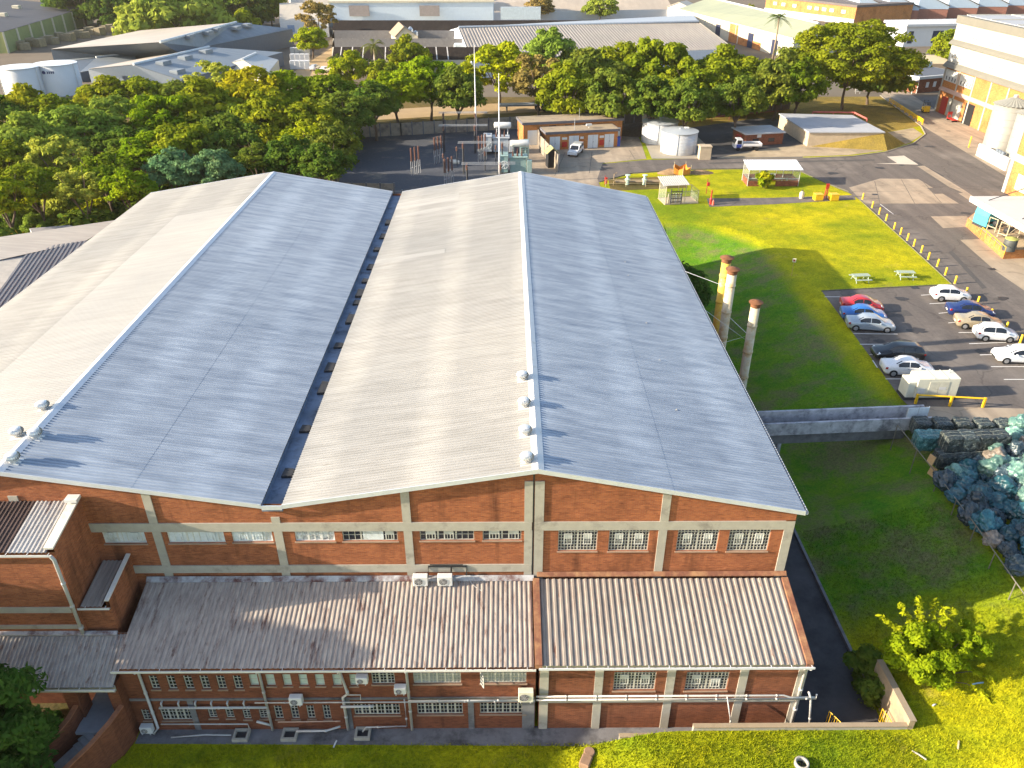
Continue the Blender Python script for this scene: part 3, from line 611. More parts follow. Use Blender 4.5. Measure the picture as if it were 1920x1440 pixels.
# pilasters in the lower storey
pl_ = MB()
for u0, u1 in ((360, 378), (880, 888), (651, 662)):
    a = py((u0+u1)/2, 1355, YA).x; pl_.box(a-.16, a+.16, YA-.04, YA+.01, LO, 4.95)
pl_.box(.72, 1.38, YA-.06, YA+.01, LO, 4.96); pl_.box(-20.3, 1.4, YA-.05, YA+.01, 4.97, 5.12)
obj('concrete_frame', pl_, CONC_D, annex, world=True)
def pipe(parent, pts, r=.06, m=PIPE, name='pipe', label=None):
    q = MB(); q.tube(pts, r, 8)
    for a, b in zip(pts[:-1], pts[1:]):     # sockets
        a, b = Vector(a), Vector(b); L = (b-a).length; d = (b-a)/max(L, 1e-6)
        k = 1
        while k*1.6 < L: q.tube([a+d*(k*1.6-.06), a+d*(k*1.6+.06)], r*1.25, 8); k += 1
    o = obj(name, q, m, parent, True, world=True)
    if label: o['label'] = label
    return o
yp = YA-.14
def xA(u, v, y=None): return py(u, v, y or yp)
for u, v in ((266, 1280), (490, 1280), (640, 1280), (764, 1280)):
    x = xA(u, v).x
    if u == 640: pipe(annex, [(x, YA-.42, 7.62), (x, yp, 7.35), (x+.25, yp, 5.6), (x-.05, yp, 5.3), (x-.05, yp, LO+.1)], .075, PIPE, 'downpipe')
    elif u == 266: pipe(annex, [(x, YA-.42, 7.62), (x, yp, 7.35), (x, yp, LO+.35), (x-.2, yp-.2, LO+.1)], .075, PIPE, 'downpipe')
    else: pipe(annex, [(x, YA-.42, 7.62), (x, yp, 7.35), (x, yp, LO+.1)], .075, PIPE if u == 764 else PIPE_G, 'downpipe')
# soil stack with its branches under the small windows
zs = xA(300, 1326).z
pipe(annex, [(xA(299, 1326).x, yp-.05, zs), (xA(502, 1326).x, yp-.05, zs)], .07)
for r in UPW: x = (r[0]+r[1])/2; pipe(annex, [(x+.1, yp-.05, zs), (x+.1, yp-.05, zs+.35), (x+.1, YA, zs+.38)], .055)
# pair of service pipes across both fronts
zq = xA(900, 1311).z
pipe(annex, [(xA(480, 1318).x, YA-.28, zq-.02), (1.4, YA-.28, zq-.02)], .035, PIPE_G)
pipe(annex, [(xA(766, 1309).x, YA-.3, zq+.1), (1.4, YA-.3, zq+.12)], .04)
pipe(annex, [(xA(758, 1308).x, YA-.2, zq+.1), (xA(758, 1308).x, YA-.2, LO+.45), (xA(688, 1370).x, YA-.2, LO+.4), (xA(682, 1376).x, YA-.3, LO+.15)], .045)
pipe(annex, [(xA(640, 1322).x, YA-.25, xA(640, 1322).z), (xA(702, 1318).x, YA-.35, xA(702, 1318).z)], .07)
pipe(annex, [(xA(306, 1366).x, YA-.2, LO+.75), (xA(468, 1366).x, YA-.2, LO+.72), (xA(470, 1372).x, YA-.2, LO+.3)], .035)
pipe(annex, [(xA(524, 1363).x, YA-.18, LO+.85), (xA(640, 1361).x, YA-.18, LO+.9)], .03, mat('copper coloured pipe', (.5, .34, .26), .5))
pipe(annex, [(xA(484, 1356).x, YA-.25, LO+1.0), (xA(512, 1372).x, YA-.15, LO+.55)], .07)
pipe(annex, [(xA(560, 1376).x, YA-.35, LO+.3), (xA(615, 1376).x, YA-.35, LO+.32), (xA(640, 1368).x, YA-.25, LO+.55)], .06)
pipe(annex, [(xA(330, 1382).x, YA-.55, LO+.1), (xA(390, 1372).x, YA-.5, LO+.25), (xA(440, 1378).x, YA-.5, LO+.2)], .04, PIPE_G)
pipe(annex, [(xA(648, 1303).x, yp, xA(648, 1303).z), (xA(676, 1304).x, yp, xA(648, 1303).z), (xA(676, 1312).x, yp, zq)], .03)
# drain gullies and pavement kerb at the foot of the wall
for i, (u, v) in enumerate(((452, 1383), (543, 1382), (680, 1380))):
    P = pz(u, v, LO+.05); t = thing('drain_gully', ['left of three square concrete drain surrounds at the foot of the annex', 'middle of three square concrete drain surrounds at the foot of the annex', 'right of three square concrete drain surrounds at the foot of the annex'][i], 'drain', (P.x, P.y+.1, LO+.01), 0, 'drain surrounds below the annex wall')
    q = MB(); q.box(-.42, .42, -.36, -.24, 0, .22); q.box(-.42, .42, .24, .36, 0, .22); q.box(-.42, -.3, -.24, .24, 0, .22); q.box(.3, .42, -.24, .24, 0, .22); obj('surround', q, CONC, t)
    q = MB(); q.box(-.3, .3, -.24, .24, .0, .05); obj('grating', q, DARK, t)
# right-hand lean-to
annex2 = thing('brick_annex', 'right annex bay with clean ribbed roof, rusty edges and barred windows', 'annex', (8.6, 30.5, LO))
XB0, XB1 = 1.6, 15.55
RW = [rect_px(980+565/3.31, 1180+262/3.31, 980+826/3.31, 1180+378/3.31, YA), rect_px(980+1012/3.31, 1180+262/3.31, 980+1276/3.31, 1180+378/3.31, YA)]
o2 = .14
w_ = MB(); wall_y(w_, XB0, XB1, LO-.3, zA(YA, o2)-.1, YA-.02, RW, .2)
w_.poly([(XB0, YA-.02, LO-.3), (XB0, YA-.02, zA(YA, o2)-.1), (XB0, YF-.02, zA(YF, o2)-.1), (XB0, YF-.02, LO-.3)])
w_.poly([(XB1, YA-.02, zA(YA, o2)-.1), (XB1, YA-.02, LO-.3), (XB1, YF-.02, LO-.3), (XB1, YF-.02, zA(YF, o2)-.1)])
BRICK_W = brick_mat('mid brown brick', (.25, .082, .037), (.165, .053, .026), (.19, .11, .075), stain=.5)  # tone between the hall brick and the left annex brick
obj('wall', w_, BRICK_W, annex2, world=True)
for i, r in enumerate(RW):
    o = window(annex2, r, YA-.02, 12, 7, bars=.036, thick=(6,), vents=[(1.7, 4.3, 2.0, 5.5, VL)]+([(7.7, 10.3, 2.0, 5.5, VL)] if i == 0 else [(7.2, 9.8, 1.0, 4.0, FRAME_W)]), depth=.14)
cf = MB(); yc = YA-.02
zt = zA(YA, o2)-.1; zmid = xA(1200, 1316).z
cols_ = [(1.63, 2.1)]+[(xA(980+c/3.31, 1285, yc).x-.22, xA(980+c/3.31, 1285, yc).x+.22) for c in (470, 912, 1358)]+[(15.2, 15.56)]
for a, b in cols_: cf.box(a, b, yc-.06, yc+.01, LO-.2, zt-.42)
cf.box(1.63, 15.56, yc-.07, yc+.01, zt-.42, zt); 
xs_ = [b for a, b in cols_][:-1]; xe_ = [a for a, b in cols_][1:]
for a, b in zip(xs_, xe_): cf.box(a, b, yc-.04, yc+.01, zmid-.16, zmid+.02)
obj('concrete_frame', cf, CONC, annex2, world=True)
rs = MB(); rs.ribs((XB0+.1, YA-.36, zA(YA-.36, o2)), (XB1-XB0-.28, 0, 0), (0, YF-YA+.05, zA(YF-.31, o2)-zA(YA-.36, o2)), .355, .05, .42); obj('roof_sheet', rs, ROOF_R, annex2, world=True)
fl = MB(); fl.extr([(XB0, YF-.07, 9.0+o2), (XB0, YF-.25, 9.04+o2), (XB0, YF-.25, 9.08+o2), (XB0, YF-.07, 9.26+o2)], (XB1-XB0+.1, 0, 0)); obj('head_flashing', fl, RUST, annex2, world=True)
a0, a1 = zA(YA-.38, o2), zA(YF-.35, o2)
for x0, x1 in ((XB0-.24, XB0+.12), (XB1-.2, XB1+.14)):
    fl = MB(); fl.extr([(x0, YA-.38, a0-.18), (x1, YA-.38, a0-.18), (x1, YA-.38, a0+.14), (x0, YA-.38, a0+.14)], (0, YF-.35-YA+.38, a1-a0)); obj('edge_flashing', fl, RUST, annex2, world=True)
gutter(annex2, XB0-.05, XB1+.2, YA-.385, zA(YA-.385, o2)-.0, mat('grey gutter', (.6, .61, .64), .5, var=.08))
pipe(annex2, [(XB1+.02, YA-.46, zA(YA, o2)-.25), (XB1-.05, YA-.16, zA(YA, o2)-.6), (XB1-.05, YA-.16, LO-.1)], .1, PIPE, 'downpipe')
zr_ = xA(1250, 1306, YA-.3).z
pipe(annex2, [(1.45, YA-.3, zr_+.05), (14.6, YA-.3, zr_+.05), (15.0, YA-.3, zr_-.12), (16.3, YA-.3, zr_-.12)], .05)
pipe(annex2, [(1.45, YA-.34, zr_-.17), (16.35, YA-.34, zr_-.17), (16.35, YA-.3, zr_+.12)], .05)
pipe(annex2, [(15.9, YA-.3, zr_+.3), (16.1, YA-.3, zr_-.2), (16.5, YA-.4, LO)], .06)
pipe(annex2, [(11.6, YA-.32, zr_+.0), (11.95, YA-.75, LO+1.2)], .035)
br_ = MB()
for x in (3.2, 6.3, 9.4, 12.3): br_.box(x-.02, x+.02, YA-.36, YA-.02, zr_-.24, zr_-.2)
obj('pipe_bracket', br_, STEEL, annex2, world=True)
# ================================================================== outdoor cooling units
def aircon(P, wd, hg, dp, label, rot=0, feet=True, m=None):
    t = thing('air_conditioner', label, 'air conditioner', P, rot, 'air conditioner units on the factory wall')
    m = m or WHITE
    b = MB(); b.cbox(-wd/2, wd/2, -dp/2, dp/2, .06, hg, .025); obj('casing', b, m, t)
    g = MB(); r = min(wd, hg)*.33; cx = -wd*.12; cz = hg*.5
    g.tube([(cx, -dp/2-.012, cz), (cx, -dp/2-.002, cz)], r, 20); obj('fan_recess', g, DARK, t)
    g = MB()
    for k in range(3):
        rr_ = r*(.35+.3*k)
        pts = [(cx+rr_*math.cos(a), -dp/2-.02, cz+rr_*math.sin(a)) for a in np.linspace(0, 2*math.pi, 17)]; g.tube(pts, .008, 4, False)
    for a in np.linspace(0, math.pi, 5)[:-1]: g.tube([(cx-r*math.cos(a), -dp/2-.02, cz-r*math.sin(a)), (cx+r*math.cos(a), -dp/2-.02, cz+r*math.sin(a))], .007, 4)
    obj('fan_grille', g, PIPE_G, t)
    q = MB()
    for x in (-wd*.36, wd*.3): q.box(x-.03, x+.03, -dp/2-.04, dp/2+.1, 0, .06)
    obj('foot', q, STEEL, t)
    return t
for u, lb in ((789, 'left of two white air conditioners standing on the annex roof'), (835, 'right of two white air conditioners standing on the annex roof')):
    P = py(u, 1090, YF-.5); aircon((P.x, YF-.55, zA(YF-.55)+.06), .82, .72, .34, lb)
pr = MB(); pr.tube([py(803, 1088, YF-.2), py(803, 1062, YF-.1), py(875, 1062, YF-.1), py(875, 1078, YF-.15)], .05, 6); pr.tube([py(846, 1086, YF-.2), py(846, 1062, YF-.12)], .05, 6); pr.tube([py(806, 1059, YF-.1), py(868, 1059, YF-.1)], .03, 6)
obj('refrigerant_pipe', pr, BLACK, annex, world=True)
cable = MB(); cp_ = []
for u, v in ((874, 1080), (888, 1098), (910, 1112), (940, 1121), (988, 1126)):
    d = ray(u, v); t_ = (9.0+.09-33*.335-CZ)/(d.z-.335*d.y); cp_.append((d.x*t_, d.y*t_, CZ+d.z*t_))
cable.tube(cp_, .022, 6); obj('cable', cable, PIPE, annex, world=True)
for u0, v0, u1, v1, lb in ((668, 1265, 690, 1280, 'small white air conditioner high under the annex gutter'), (740, 1284, 762, 1299, 'small white air conditioner right of the annex downpipe'), (544, 1302, 568, 1320, 'white air conditioner below the boarded annex windows'), (265, 1357, 288, 1373, 'grey white air conditioner low beside the entrance stair wall'), (972, 1289, 1000, 1314, 'cream air conditioner with rust stain at the annex joint')):
    a = py((u0+u1)/2, v1, YA-.35); wd = (u1-u0)*.0285*1.0; aircon((a.x, YA-.28, a.z-.05), wd, max(.45, (v1-v0)*.033*1.0), .34, lb, m=mat('cream casing', (.66, .62, .5), .5, dirt=(.5, .25, .05), dirt_amt=.2) if u0 == 972 else None)
# ================================================================== stair tower and entrance on the left
tower = thing('stair_tower', 'blank brick stair tower with small corrugated roof and white downpipe', 'tower', (-27, 31, LO))
TX0, TX1, TY = -40.0, -22.6, 29.8
zt1, zt0 = 14.55, 13.95
q = MB(); q.quad((TX0, TY, LO), (TX1, TY, LO), (TX1, TY, zt0-.1), (TX0, TY, zt0-.1)); q.poly([(TX1, TY, LO), (TX1, YF, LO), (TX1, YF, zt1+.25), (TX1, TY, zt0+.22)])
q.quad((TX1, TY, zt0+.22), (TX1, YF, zt1+.25), (TX1-.3, YF, zt1+.25), (TX1-.3, TY, zt0+.22))
obj('wall', q, BRICK, tower, world=True)
rx = py(8, 1020, TY).x
q = MB(); q.ribs((rx, TY-.15, zt0), (TX1-.35-rx, 0, 0), (0, YF-TY+.1, zt1-zt0), .22, .05, .45); obj('roof_sheet', q, sheet_mat('tower sheet', (.5, .48, .45), (.3, .27, .25), 1, .6, amt=.9, rust=(.12, .05, .035), rust_amt=.35, sc=2), tower, world=True)
q = MB(); q.ribs((TX0, TY-.15, zt0), (rx-TX0, 0, 0), (0, YF-TY+.1, zt1-zt0), .22, .05, .45); obj('roof_sheet', q, mat('rusty sheet', (.08, .05, .042), .8, var=.4), tower, world=True)
q = MB(); q.extr([(TX1-.42, TY-.12, zt0+.2), (TX1+.06, TY-.12, zt0+.2), (TX1+.06, TY-.12, zt0+.3), (TX1-.42, TY-.12, zt0+.3)], (0, YF-TY+.1, zt1-zt0+.02)); obj('parapet_coping', q, mat('cream coping', (.6, .56, .48), .7, var=.12, dirt=(.3, .26, .2), dirt_amt=.3), tower, world=True)
q = MB(); q.box(TX1-.5, TX1+.15, YF-.6, YF-.1, zt1+.33, zt1+.5); obj('coping_stone', q, WHITE, tower, world=True)
gutter(tower, TX0, TX1-.1, TY-.16, zt0-.02)
pipe(tower, [(TX1-.15, TY-.22, zt0-.15), (TX1-.1, TY-.12, zt0-.5), (TX1-.1, TY-.12, 8.2)], .09, PIPE, 'downpipe')
q = MB(); zb1 = py(120, 1143, TY).z; zb2 = py(120, 1174, TY).z
q.box(TX0, TX1-.3, TY-.05, TY+.01, zb1-.2, zb1+.2); q.box(TX0, TX1, TY-.08, TY+.01, zb2-.12, zb2+.12); obj('concrete_band', q, CONC, tower, world=True)
# side bay
SX = -20.95; q = MB(); q.quad((TX1, 30.0, 7), (SX, 30.0, 7), (SX, 30.0, 9.85), (TX1, 30.0, 9.85)); q.poly([(SX, 30.0, 7), (SX, YF, 7), (SX, YF, 10.75), (SX, 30.0, 10.3)]); q.quad((SX, 30, 10.3), (SX, YF, 10.75), (SX-.18, YF, 10.75), (SX-.18, 30, 10.3)); q.quad((SX-.18, 30, 9.85), (SX-.18, 30, 10.3), (SX-.18, YF, 10.75), (SX-.18, YF, 9.85))
q.quad((TX1, YF-.05, 9.8), (SX, YF-.05, 9.8), (SX, YF-.05, 10.75), (TX1, YF-.05, 10.75)); obj('side_bay_wall', q, BRICK, tower, world=True)
q = MB(); q.ribs((TX1+.1, 29.9, 9.95), (SX-TX1-.5, 0, 0), (0, 3.0, .45), .22, .05, .45); obj('side_bay_roof', q, ROOF_R, tower, world=True)
q = MB(); q.extr([(SX-.2, 29.95, 10.31), (SX+.04, 29.95, 10.31), (SX+.04, 29.95, 10.37), (SX-.2, 29.95, 10.37)], (0, 3.05, .46)); obj('parapet_coping', q, mat('cream coping', (.6, .56, .48)), tower, world=True)
gutter(tower, TX1, SX, 29.95, 9.95)
# entrance with its own lower roof
entr = thing('entrance_porch', 'covered entrance with old corrugated roof and brick piers by the annex', 'porch', (-24, 28.5, LO))
ex0, ex1 = -33.0, -20.4
q = MB(); q.ribs((ex0, 27.25, 6.95), (ex1-ex0, 0, 0), (0, 2.6, 1.15), .22, .05, .45); obj('roof_sheet', q, sheet_mat('porch sheet', (.4, .36, .32), (.22, .18, .16), 1, .7, amt=1., rust=(.15, .07, .05), rust_amt=.4, sc=2), entr, world=True)
q = MB(); q.extr([(ex0, 29.62, 8.12), (ex0, 29.8, 8.14), (ex0, 29.8, 8.3), (ex0, 29.62, 8.22)], (TX1-ex0+1.7, 0, 0)); obj('head_flashing', q, mat('peeling flashing', (.38, .38, .39)), entr, world=True)
q = MB(); q.box(ex0, ex1, 27.3, 27.45, 6.5, 6.88); obj('fascia_beam', q, CONC, entr, world=True)
gutter(entr, ex0, ex1+.1, 27.24, 6.93)
q = MB(); FZ = 4.3
for x0, x1 in ((-23.3, -22.6), (-20.95, -20.37)): q.box(x0, x1, 27.46, 28.3, LO, 6.9)
q.box(ex0, -26.2, 27.6, 28.2, LO, 6.5); q.quad((ex0, 29.75, LO), (ex1, 29.75, LO), (ex1, 29.75, 8.2), (ex0, 29.75, 8.2))
obj('brick_pier', q, BRICK_S, entr, world=True)
q = MB(); q.box(-22.75, -20.66, 26.55, 29.7, FZ-.2, FZ); obj('landing', q, mat('screed landing', (.3, .31, .33), .8, var=.15), entr, world=True)
st = thing('entrance_stair', 'concrete steps between curved brick parapets running down from the entrance', 'stair', (-22.3, 24, LO))
q = MB(); A = Vector((-21.65, 26.4)); dirv = Vector((-.75, -1)).normalized(); nrm = Vector((dirv.y, -dirv.x))
def lp(s_, t_): p_ = A+dirv*s_+nrm*t_; return (p_.x, p_.y)
for i in range(3):
    a, b, c, d = lp(.3*i, -.4), lp(.3*i, .8), lp(.3*i+.3, .8), lp(.3*i+.3, -.4); q.prism([a, b, c, d], LO-.5, FZ-.17*(i+1))
ramp = [lp(.9, -.42), lp(.9, .8), lp(6, .9), lp(6, -.6)]; z0_, z1_ = FZ-.6, LO+.1
q.add([(*ramp[0], z0_), (*ramp[1], z0_), (*ramp[2], z1_), (*ramp[3], z1_), (*ramp[0], LO-.6), (*ramp[1], LO-.6), (*ramp[2], LO-.6), (*ramp[3], LO-.6)], [(0, 1, 2, 3), (0, 4, 5, 1), (1, 5, 6, 2), (2, 6, 7, 3), (3, 7, 4, 0)])
obj('steps', q, mat('worn screed', (.3, .29, .29), .85, var=.25, scale=1.2, dirt=(.15, .14, .14), dirt_amt=.5, dirt_scale=.8), st, world=True)
for path in ([(-20.45, 27.45, 5.25), (-20.7, 26.5, 5.15), (-21.4, 25.5, 4.7), (-22.4, 24.4, 4.2), (-23.7, 23.1, 3.75), (-25.3, 21.8, 3.4)], [(-22.85, 27.45, 5.25), (-22.95, 26.7, 5.15), (-23.5, 25.9, 4.75), (-24.5, 24.8, 4.25), (-25.8, 23.5, 3.8), (-27.4, 22.2, 3.4)]):
    q = MB(); c_ = MB(); L_ = []
    for i, p_ in enumerate(path):
        a = Vector(path[max(0, i-1)][:2]); b = Vector(path[min(len(path)-1, i+1)][:2]); dd = (b-a).normalized(); nn = Vector((-dd.y, dd.x))*.14; c = Vector(p_[:2]); L_.append((tuple(c+nn), tuple(c-nn), p_[2]))
    for (qa, qb, qz), (pa, pb, zz) in zip(L_[:-1], L_[1:]):
        q.add([(*qa, LO-.5), (*qb, LO-.5), (*pb, LO-.5), (*pa, LO-.5), (*qa, qz), (*qb, qz), (*pb, zz), (*pa, zz)], [(4, 5, 6, 7), (0, 4, 7, 3), (1, 2, 6, 5), (0, 1, 5, 4), (2, 3, 7, 6)])
        c_.add([(*qa, qz+.004), (*qb, qz+.004), (*pb, zz+.004), (*pa, zz+.004), (*qa, qz+.07), (*qb, qz+.07), (*pb, zz+.07), (*pa, zz+.07)], [(4, 5, 6, 7), (0, 4, 7, 3), (1, 2, 6, 5), (0, 1, 5, 4), (2, 3, 7, 6)])
    obj('parapet_wall', q, BRICK_S, st, world=True); obj('brick_coping', c_, mat('brick coping', (.3, .12, .06), .85, var=.3, scale=5), st, world=True)
# lane edge, retaining walls at the front, gate
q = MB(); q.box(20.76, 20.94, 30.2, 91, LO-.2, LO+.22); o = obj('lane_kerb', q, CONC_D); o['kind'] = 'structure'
rw = thing('retaining_wall', 'stepped concrete retaining wall along the front lawn with a tapering side wing', 'wall', (14, 26.55, LO))
q = MB(); x_a, x_b = pz(1160, 1385, LO+.9).x, pz(1300, 1375, 4.2).x
q.box(x_a, x_b, 26.5, 26.66, LO-.2, 3.75); q.box(x_b, 20.95, 26.5, 26.68, LO-.2, 4.5); obj('wall', q, CONC, rw, world=True)
q = MB(); y0, y1 = 26.5, 30.6
q.extr([(20.95, y0, LO-.2), (20.95, y1, LO-.2), (20.95, y1, 4.75), (20.95, y0, 4.95)], (.3, 0, 0)); obj('wing', q, mat('tan wing concrete', (.33, .25, .16), .9, var=.2, dirt=(.2, .17, .13), dirt_amt=.4, dirt_scale=.7), rw, world=True)  # wing in its own browner tan concrete
q = MB(); q.box(x_a-.01, x_b-.005, 26.46, 26.70, 3.752, 3.82); q.box(x_b, 20.94, 26.46, 26.72, 4.502, 4.57); q.extr([(20.92, y0-.04, 4.955), (20.92, y1, 4.755), (20.92, y1, 4.82), (20.92, y0-.04, 5.02)], (.36, 0, 0)); obj('coping', q, mat('pale coping', (.30, .23, .15), .85, var=.15, dirt=(.3, .26, .2), dirt_amt=.3), rw, world=True)
gt = thing('lane_railing', 'yellow steel railing with two gates at the end of the dark lane', 'railing', (19.3, 27, LO))
q = MB(); q.tube([(18.2, 27.0, LO+.95), (20.8, 27.0, LO+.95)], .025, 6); q.tube([(18.2, 27.0, LO+.5), (20.8, 27.0, LO+.5)], .02, 6); q.tube([(18.2, 27.0, LO+.05), (20.8, 27.0, LO+.05)], .02, 6); obj('rail', q, YELLOW, gt, world=True)
for xg, an in ((18.2, 118), (20.8, 100)):
    q = MB(); q.T = Matrix.Translation((xg, 27.0, LO)) @ Matrix.Rotation(rad(an), 4, 'Z')
    q.tube([(0, 0, 0), (0, 0, 1.1)], .03, 6); q.tube([(1.3, 0, .1), (1.3, 0, 1.1)], .025, 6); q.tube([(0, 0, 1.08), (1.3, 0, 1.08)], .025, 6); q.tube([(0, 0, .12), (1.3, 0, .12)], .025, 6)
    for k in range(1, 9): q.tube([(.145*k, 0, .12), (.145*k, 0, 1.08)], .012, 5)
    obj('gate', q, YELLOW, gt, world=True)
# skip by the lane, under the hall corner
sk = thing('tool_trailer', 'dark sheeted trailer with a pale panel tucked beside the hall corner', 'trailer', (18.6, 44.2, LO), rad(4))
q = MB(); q.T = Matrix.Translation((0, 0, .8)); q.extr([(-1.1, -2, 0), (1.1, -2, 0), (1.3, -2, .9), (.4, -2, 1.4), (-1.1, -2, 1.2)], (0, 4.2, 0)); obj('body', q, mat('slate sheet', (.04, .05, .07), .6, var=.4), sk)
q = MB(); q.quad((.1, -1.6, 2.26), (.9, -1.6, 1.94), (.9, -.4, 1.94), (.1, -.4, 2.26)); q.quad((-.9, -.2, 2.17), (-.2, -.2, 2.2), (-.2, .8, 2.2), (-.9, .8, 2.17)); obj('loose_panel', q, mat('pale sheet', (.5, .55, .6), .4), sk)
for sx in (-1, 1):
    q = MB(); q.tube([(sx*.95, -.2, .4), (sx*1.15, -.2, .4)], .4, 16); obj('wheel', q, BLACK, sk)
q = MB(); q.tube([(-.8, -2, .75), (0, -3.2, .6)], .05, 6); q.tube([(.8, -2, .75), (0, -3.2, .6)], .05, 6); q.tube([(0, -3.1, .6), (0, -3.1, .02)], .04, 6); obj('drawbar', q, YELLOW, sk)
# bin cage against the annex side wall
cg = thing('wire_stand', 'small dark steel stand against the side wall of the right annex', 'stand', (16.3, 30.6, LO), 0)
q = MB()
for x in (-.35, .35):
    for y in (-.5, .5): q.tube([(x, y, 0), (x, y, 1.1)], .03, 5)
for z in (.3, 1.1):
    q.tube([(-.35, -.5, z), (.35, -.5, z), (.35, .5, z), (-.35, .5, z), (-.35, -.5, z)], .025, 5)
obj('frame', q, DARK, cg)
# ---------------------------------------------------------------- bridge from hall to car park
bd = thing('ramp_bridge', 'weathered concrete footbridge linking the hall to the car park', 'bridge', (25, 54, 5))
b0, b1 = Vector((15.6, 52.4)), Vector((33.9, 53.6)); dn = (b1-b0).normalized(); nb = Vector((-dn.y, dn.x))
def bp_(s_, t_, z): p_ = b0+(b1-b0)*s_+nb*t_; return (p_.x, p_.y, z)
def bbox(mb, t0, t1, z0, z1, s0=0, s1=1):
    P = [bp_(s0, t0, 0), bp_(s1, t0, 0), bp_(s1, t1, 0), bp_(s0, t1, 0)]; mb.prism([(p_[0], p_[1]) for p_ in P], z0, z1)
PARA = mat('lichen concrete', (.46, .45, .47), .9, var=.3, scale=1.6, dirt=(.16, .155, .17), dirt_amt=.6, dirt_scale=.9)
q = MB(); bbox(q, -.6, .6, 5.65, 5.95); obj('deck', q, CONC_D, bd, world=True)
for t0, t1 in ((-.8, -.6), (.6, .8)):
    q = MB(); bbox(q, t0, t1, 5.65 if t0 < 0 else 5.66, 6.75 if t0 < 0 else 7.0); obj('parapet', q, PARA, bd, world=True)
q = MB(); bbox(q, -.6, -.25, 4.7, 5.645, 0, .9); bbox(q, .25, .6, 4.7, 5.645, 0, .9); obj('girder', q, CONC_D, bd, world=True)
for s_ in (.34,):
    for t_ in (-.45, .45):
        p_ = bp_(s_, t_, 0); q = MB(); q.tube([(p_[0], p_[1], height(p_[0], p_[1])-.2), (p_[0], p_[1], 4.7)], .2, 10); obj('column', q, PARA, bd, world=True)
# notice boards beside the bridge end
nbd = thing('notice_board', 'pair of blank white boards on posts at the bridge end', 'board', tuple(pz(1714, 797)), rad(5))
for x in (-.45, .45):
    q = MB(); q.cbox(x-.42, x+.42, -.03, .03, .35, 1.65, .01); obj('panel', q, mat('board white', (.6, .66, .7), .4), nbd)
q = MB()
for x in (-.88, 0, .88): q.tube([(x, .06, 0), (x, .06, 1.7)], .03, 6)
obj('post', q, STEEL, nbd)
# yellow crash rail
cr = thing('crash_rail', 'yellow three-post crash rail beside the generator', 'barrier', pz(1782, 762), 0)
P = [pz(1716, 757), pz(1780, 762), pz(1842, 764)]; base = Vector(cr.location)
for a in P:
    q = MB(); q.cbox(a.x-.09, a.x+.09, a.y-.09, a.y+.09, PL-.02, PL+.95, .015); obj('post', q, YELLOW, cr, world=True)
q = MB(); q.tube([P[0]+Vector((-.05, 0, .86)), P[2]+Vector((.05, 0, .86))], .09, 4); obj('rail', q, YELLOW, cr, world=True)
# generator set
gn = thing('generator', 'cream canopied generator set on a black skid beside the parked cars', 'generator', pz(1733, 742), rad(1))
CREAM = mat('cream enamel', (.66, .63, .5), .45, var=.08, scale=2, dirt=(.5, .46, .34), dirt_amt=.25)
q = MB(); q.cbox(-1.35, 2.25, -.75, .75, .28, 2.1, .06); obj('canopy', q, CREAM, gn)
q = MB(); q.cbox(-2.05, -1.36, -.68, .68, .28, 1.75, .05); obj('intake_hood', q, CREAM, gn)
q = MB(); q.box(-2.1, 2.3, -.72, .72, .02, .27); obj('skid', q, DARK, gn)
for x in (.1, .95):
    q = MB(); q.box(x-.4, x+.4, -.775, -.752, .5, 1.8); q.tube([(x+.3, -.79, 1.15), (x+.3, -.76, 1.15)], .05, 6); obj('door', q, mat('cream door', (.6, .57, .45), .45), gn)
obj('label_plate', MB().box(.55, 1.15, -.785, -.778, 1.05, 1.3), WHITE, gn); obj('label_plate', MB().box(-1.2, -.6, -.77, -.752, .6, 1.2), WHITE, gn)
q = MB(); q.box(-.03, .03, -.76, .76, 2.102, 2.13); q.box(1.1, 1.16, -.76, .76, 2.102, 2.13); q.tube([(1.7, .3, 2.1), (1.7, .3, 2.4)], .06, 8); obj('roof_seam', q, mat('cream door', (.6, .57, .45)), gn)
# ---------------------------------------------------------------- cars
def car_paint(name, col, metal=.0):
    k = NT(name); k.b.inputs['Base Color'].default_value = lin(col); k.b.inputs['Roughness'].default_value = .28; k.b.inputs['Metallic'].default_value = metal
    k.b.inputs['Coat Weight'].default_value = .6; k.b.inputs['Coat Roughness'].default_value = .08
    n = k.noise(k.coord(False), 9, 3, .6); c = k.ramp(n, [(.3, [x*.9 for x in col]), (.7, [min(1, x*1.06) for x in col])]); k.ln(c, k.b.inputs['Base Color'])
    return k.m
CGLASS = mat('car glass', (.012, .014, .018), .06, var=.3, spec=.7)
RIM = mat('alloy rim', (.45, .45, .46), .35, metal=.7, var=.1)
LAMP = mat('lamp lens', (.7, .72, .74), .12, var=.1, spec=.8); TAIL = mat('tail lamp', (.35, .01, .01), .2, var=.2, spec=.7)
PLATE = mat('number plate', (.75, .72, .55), .5)
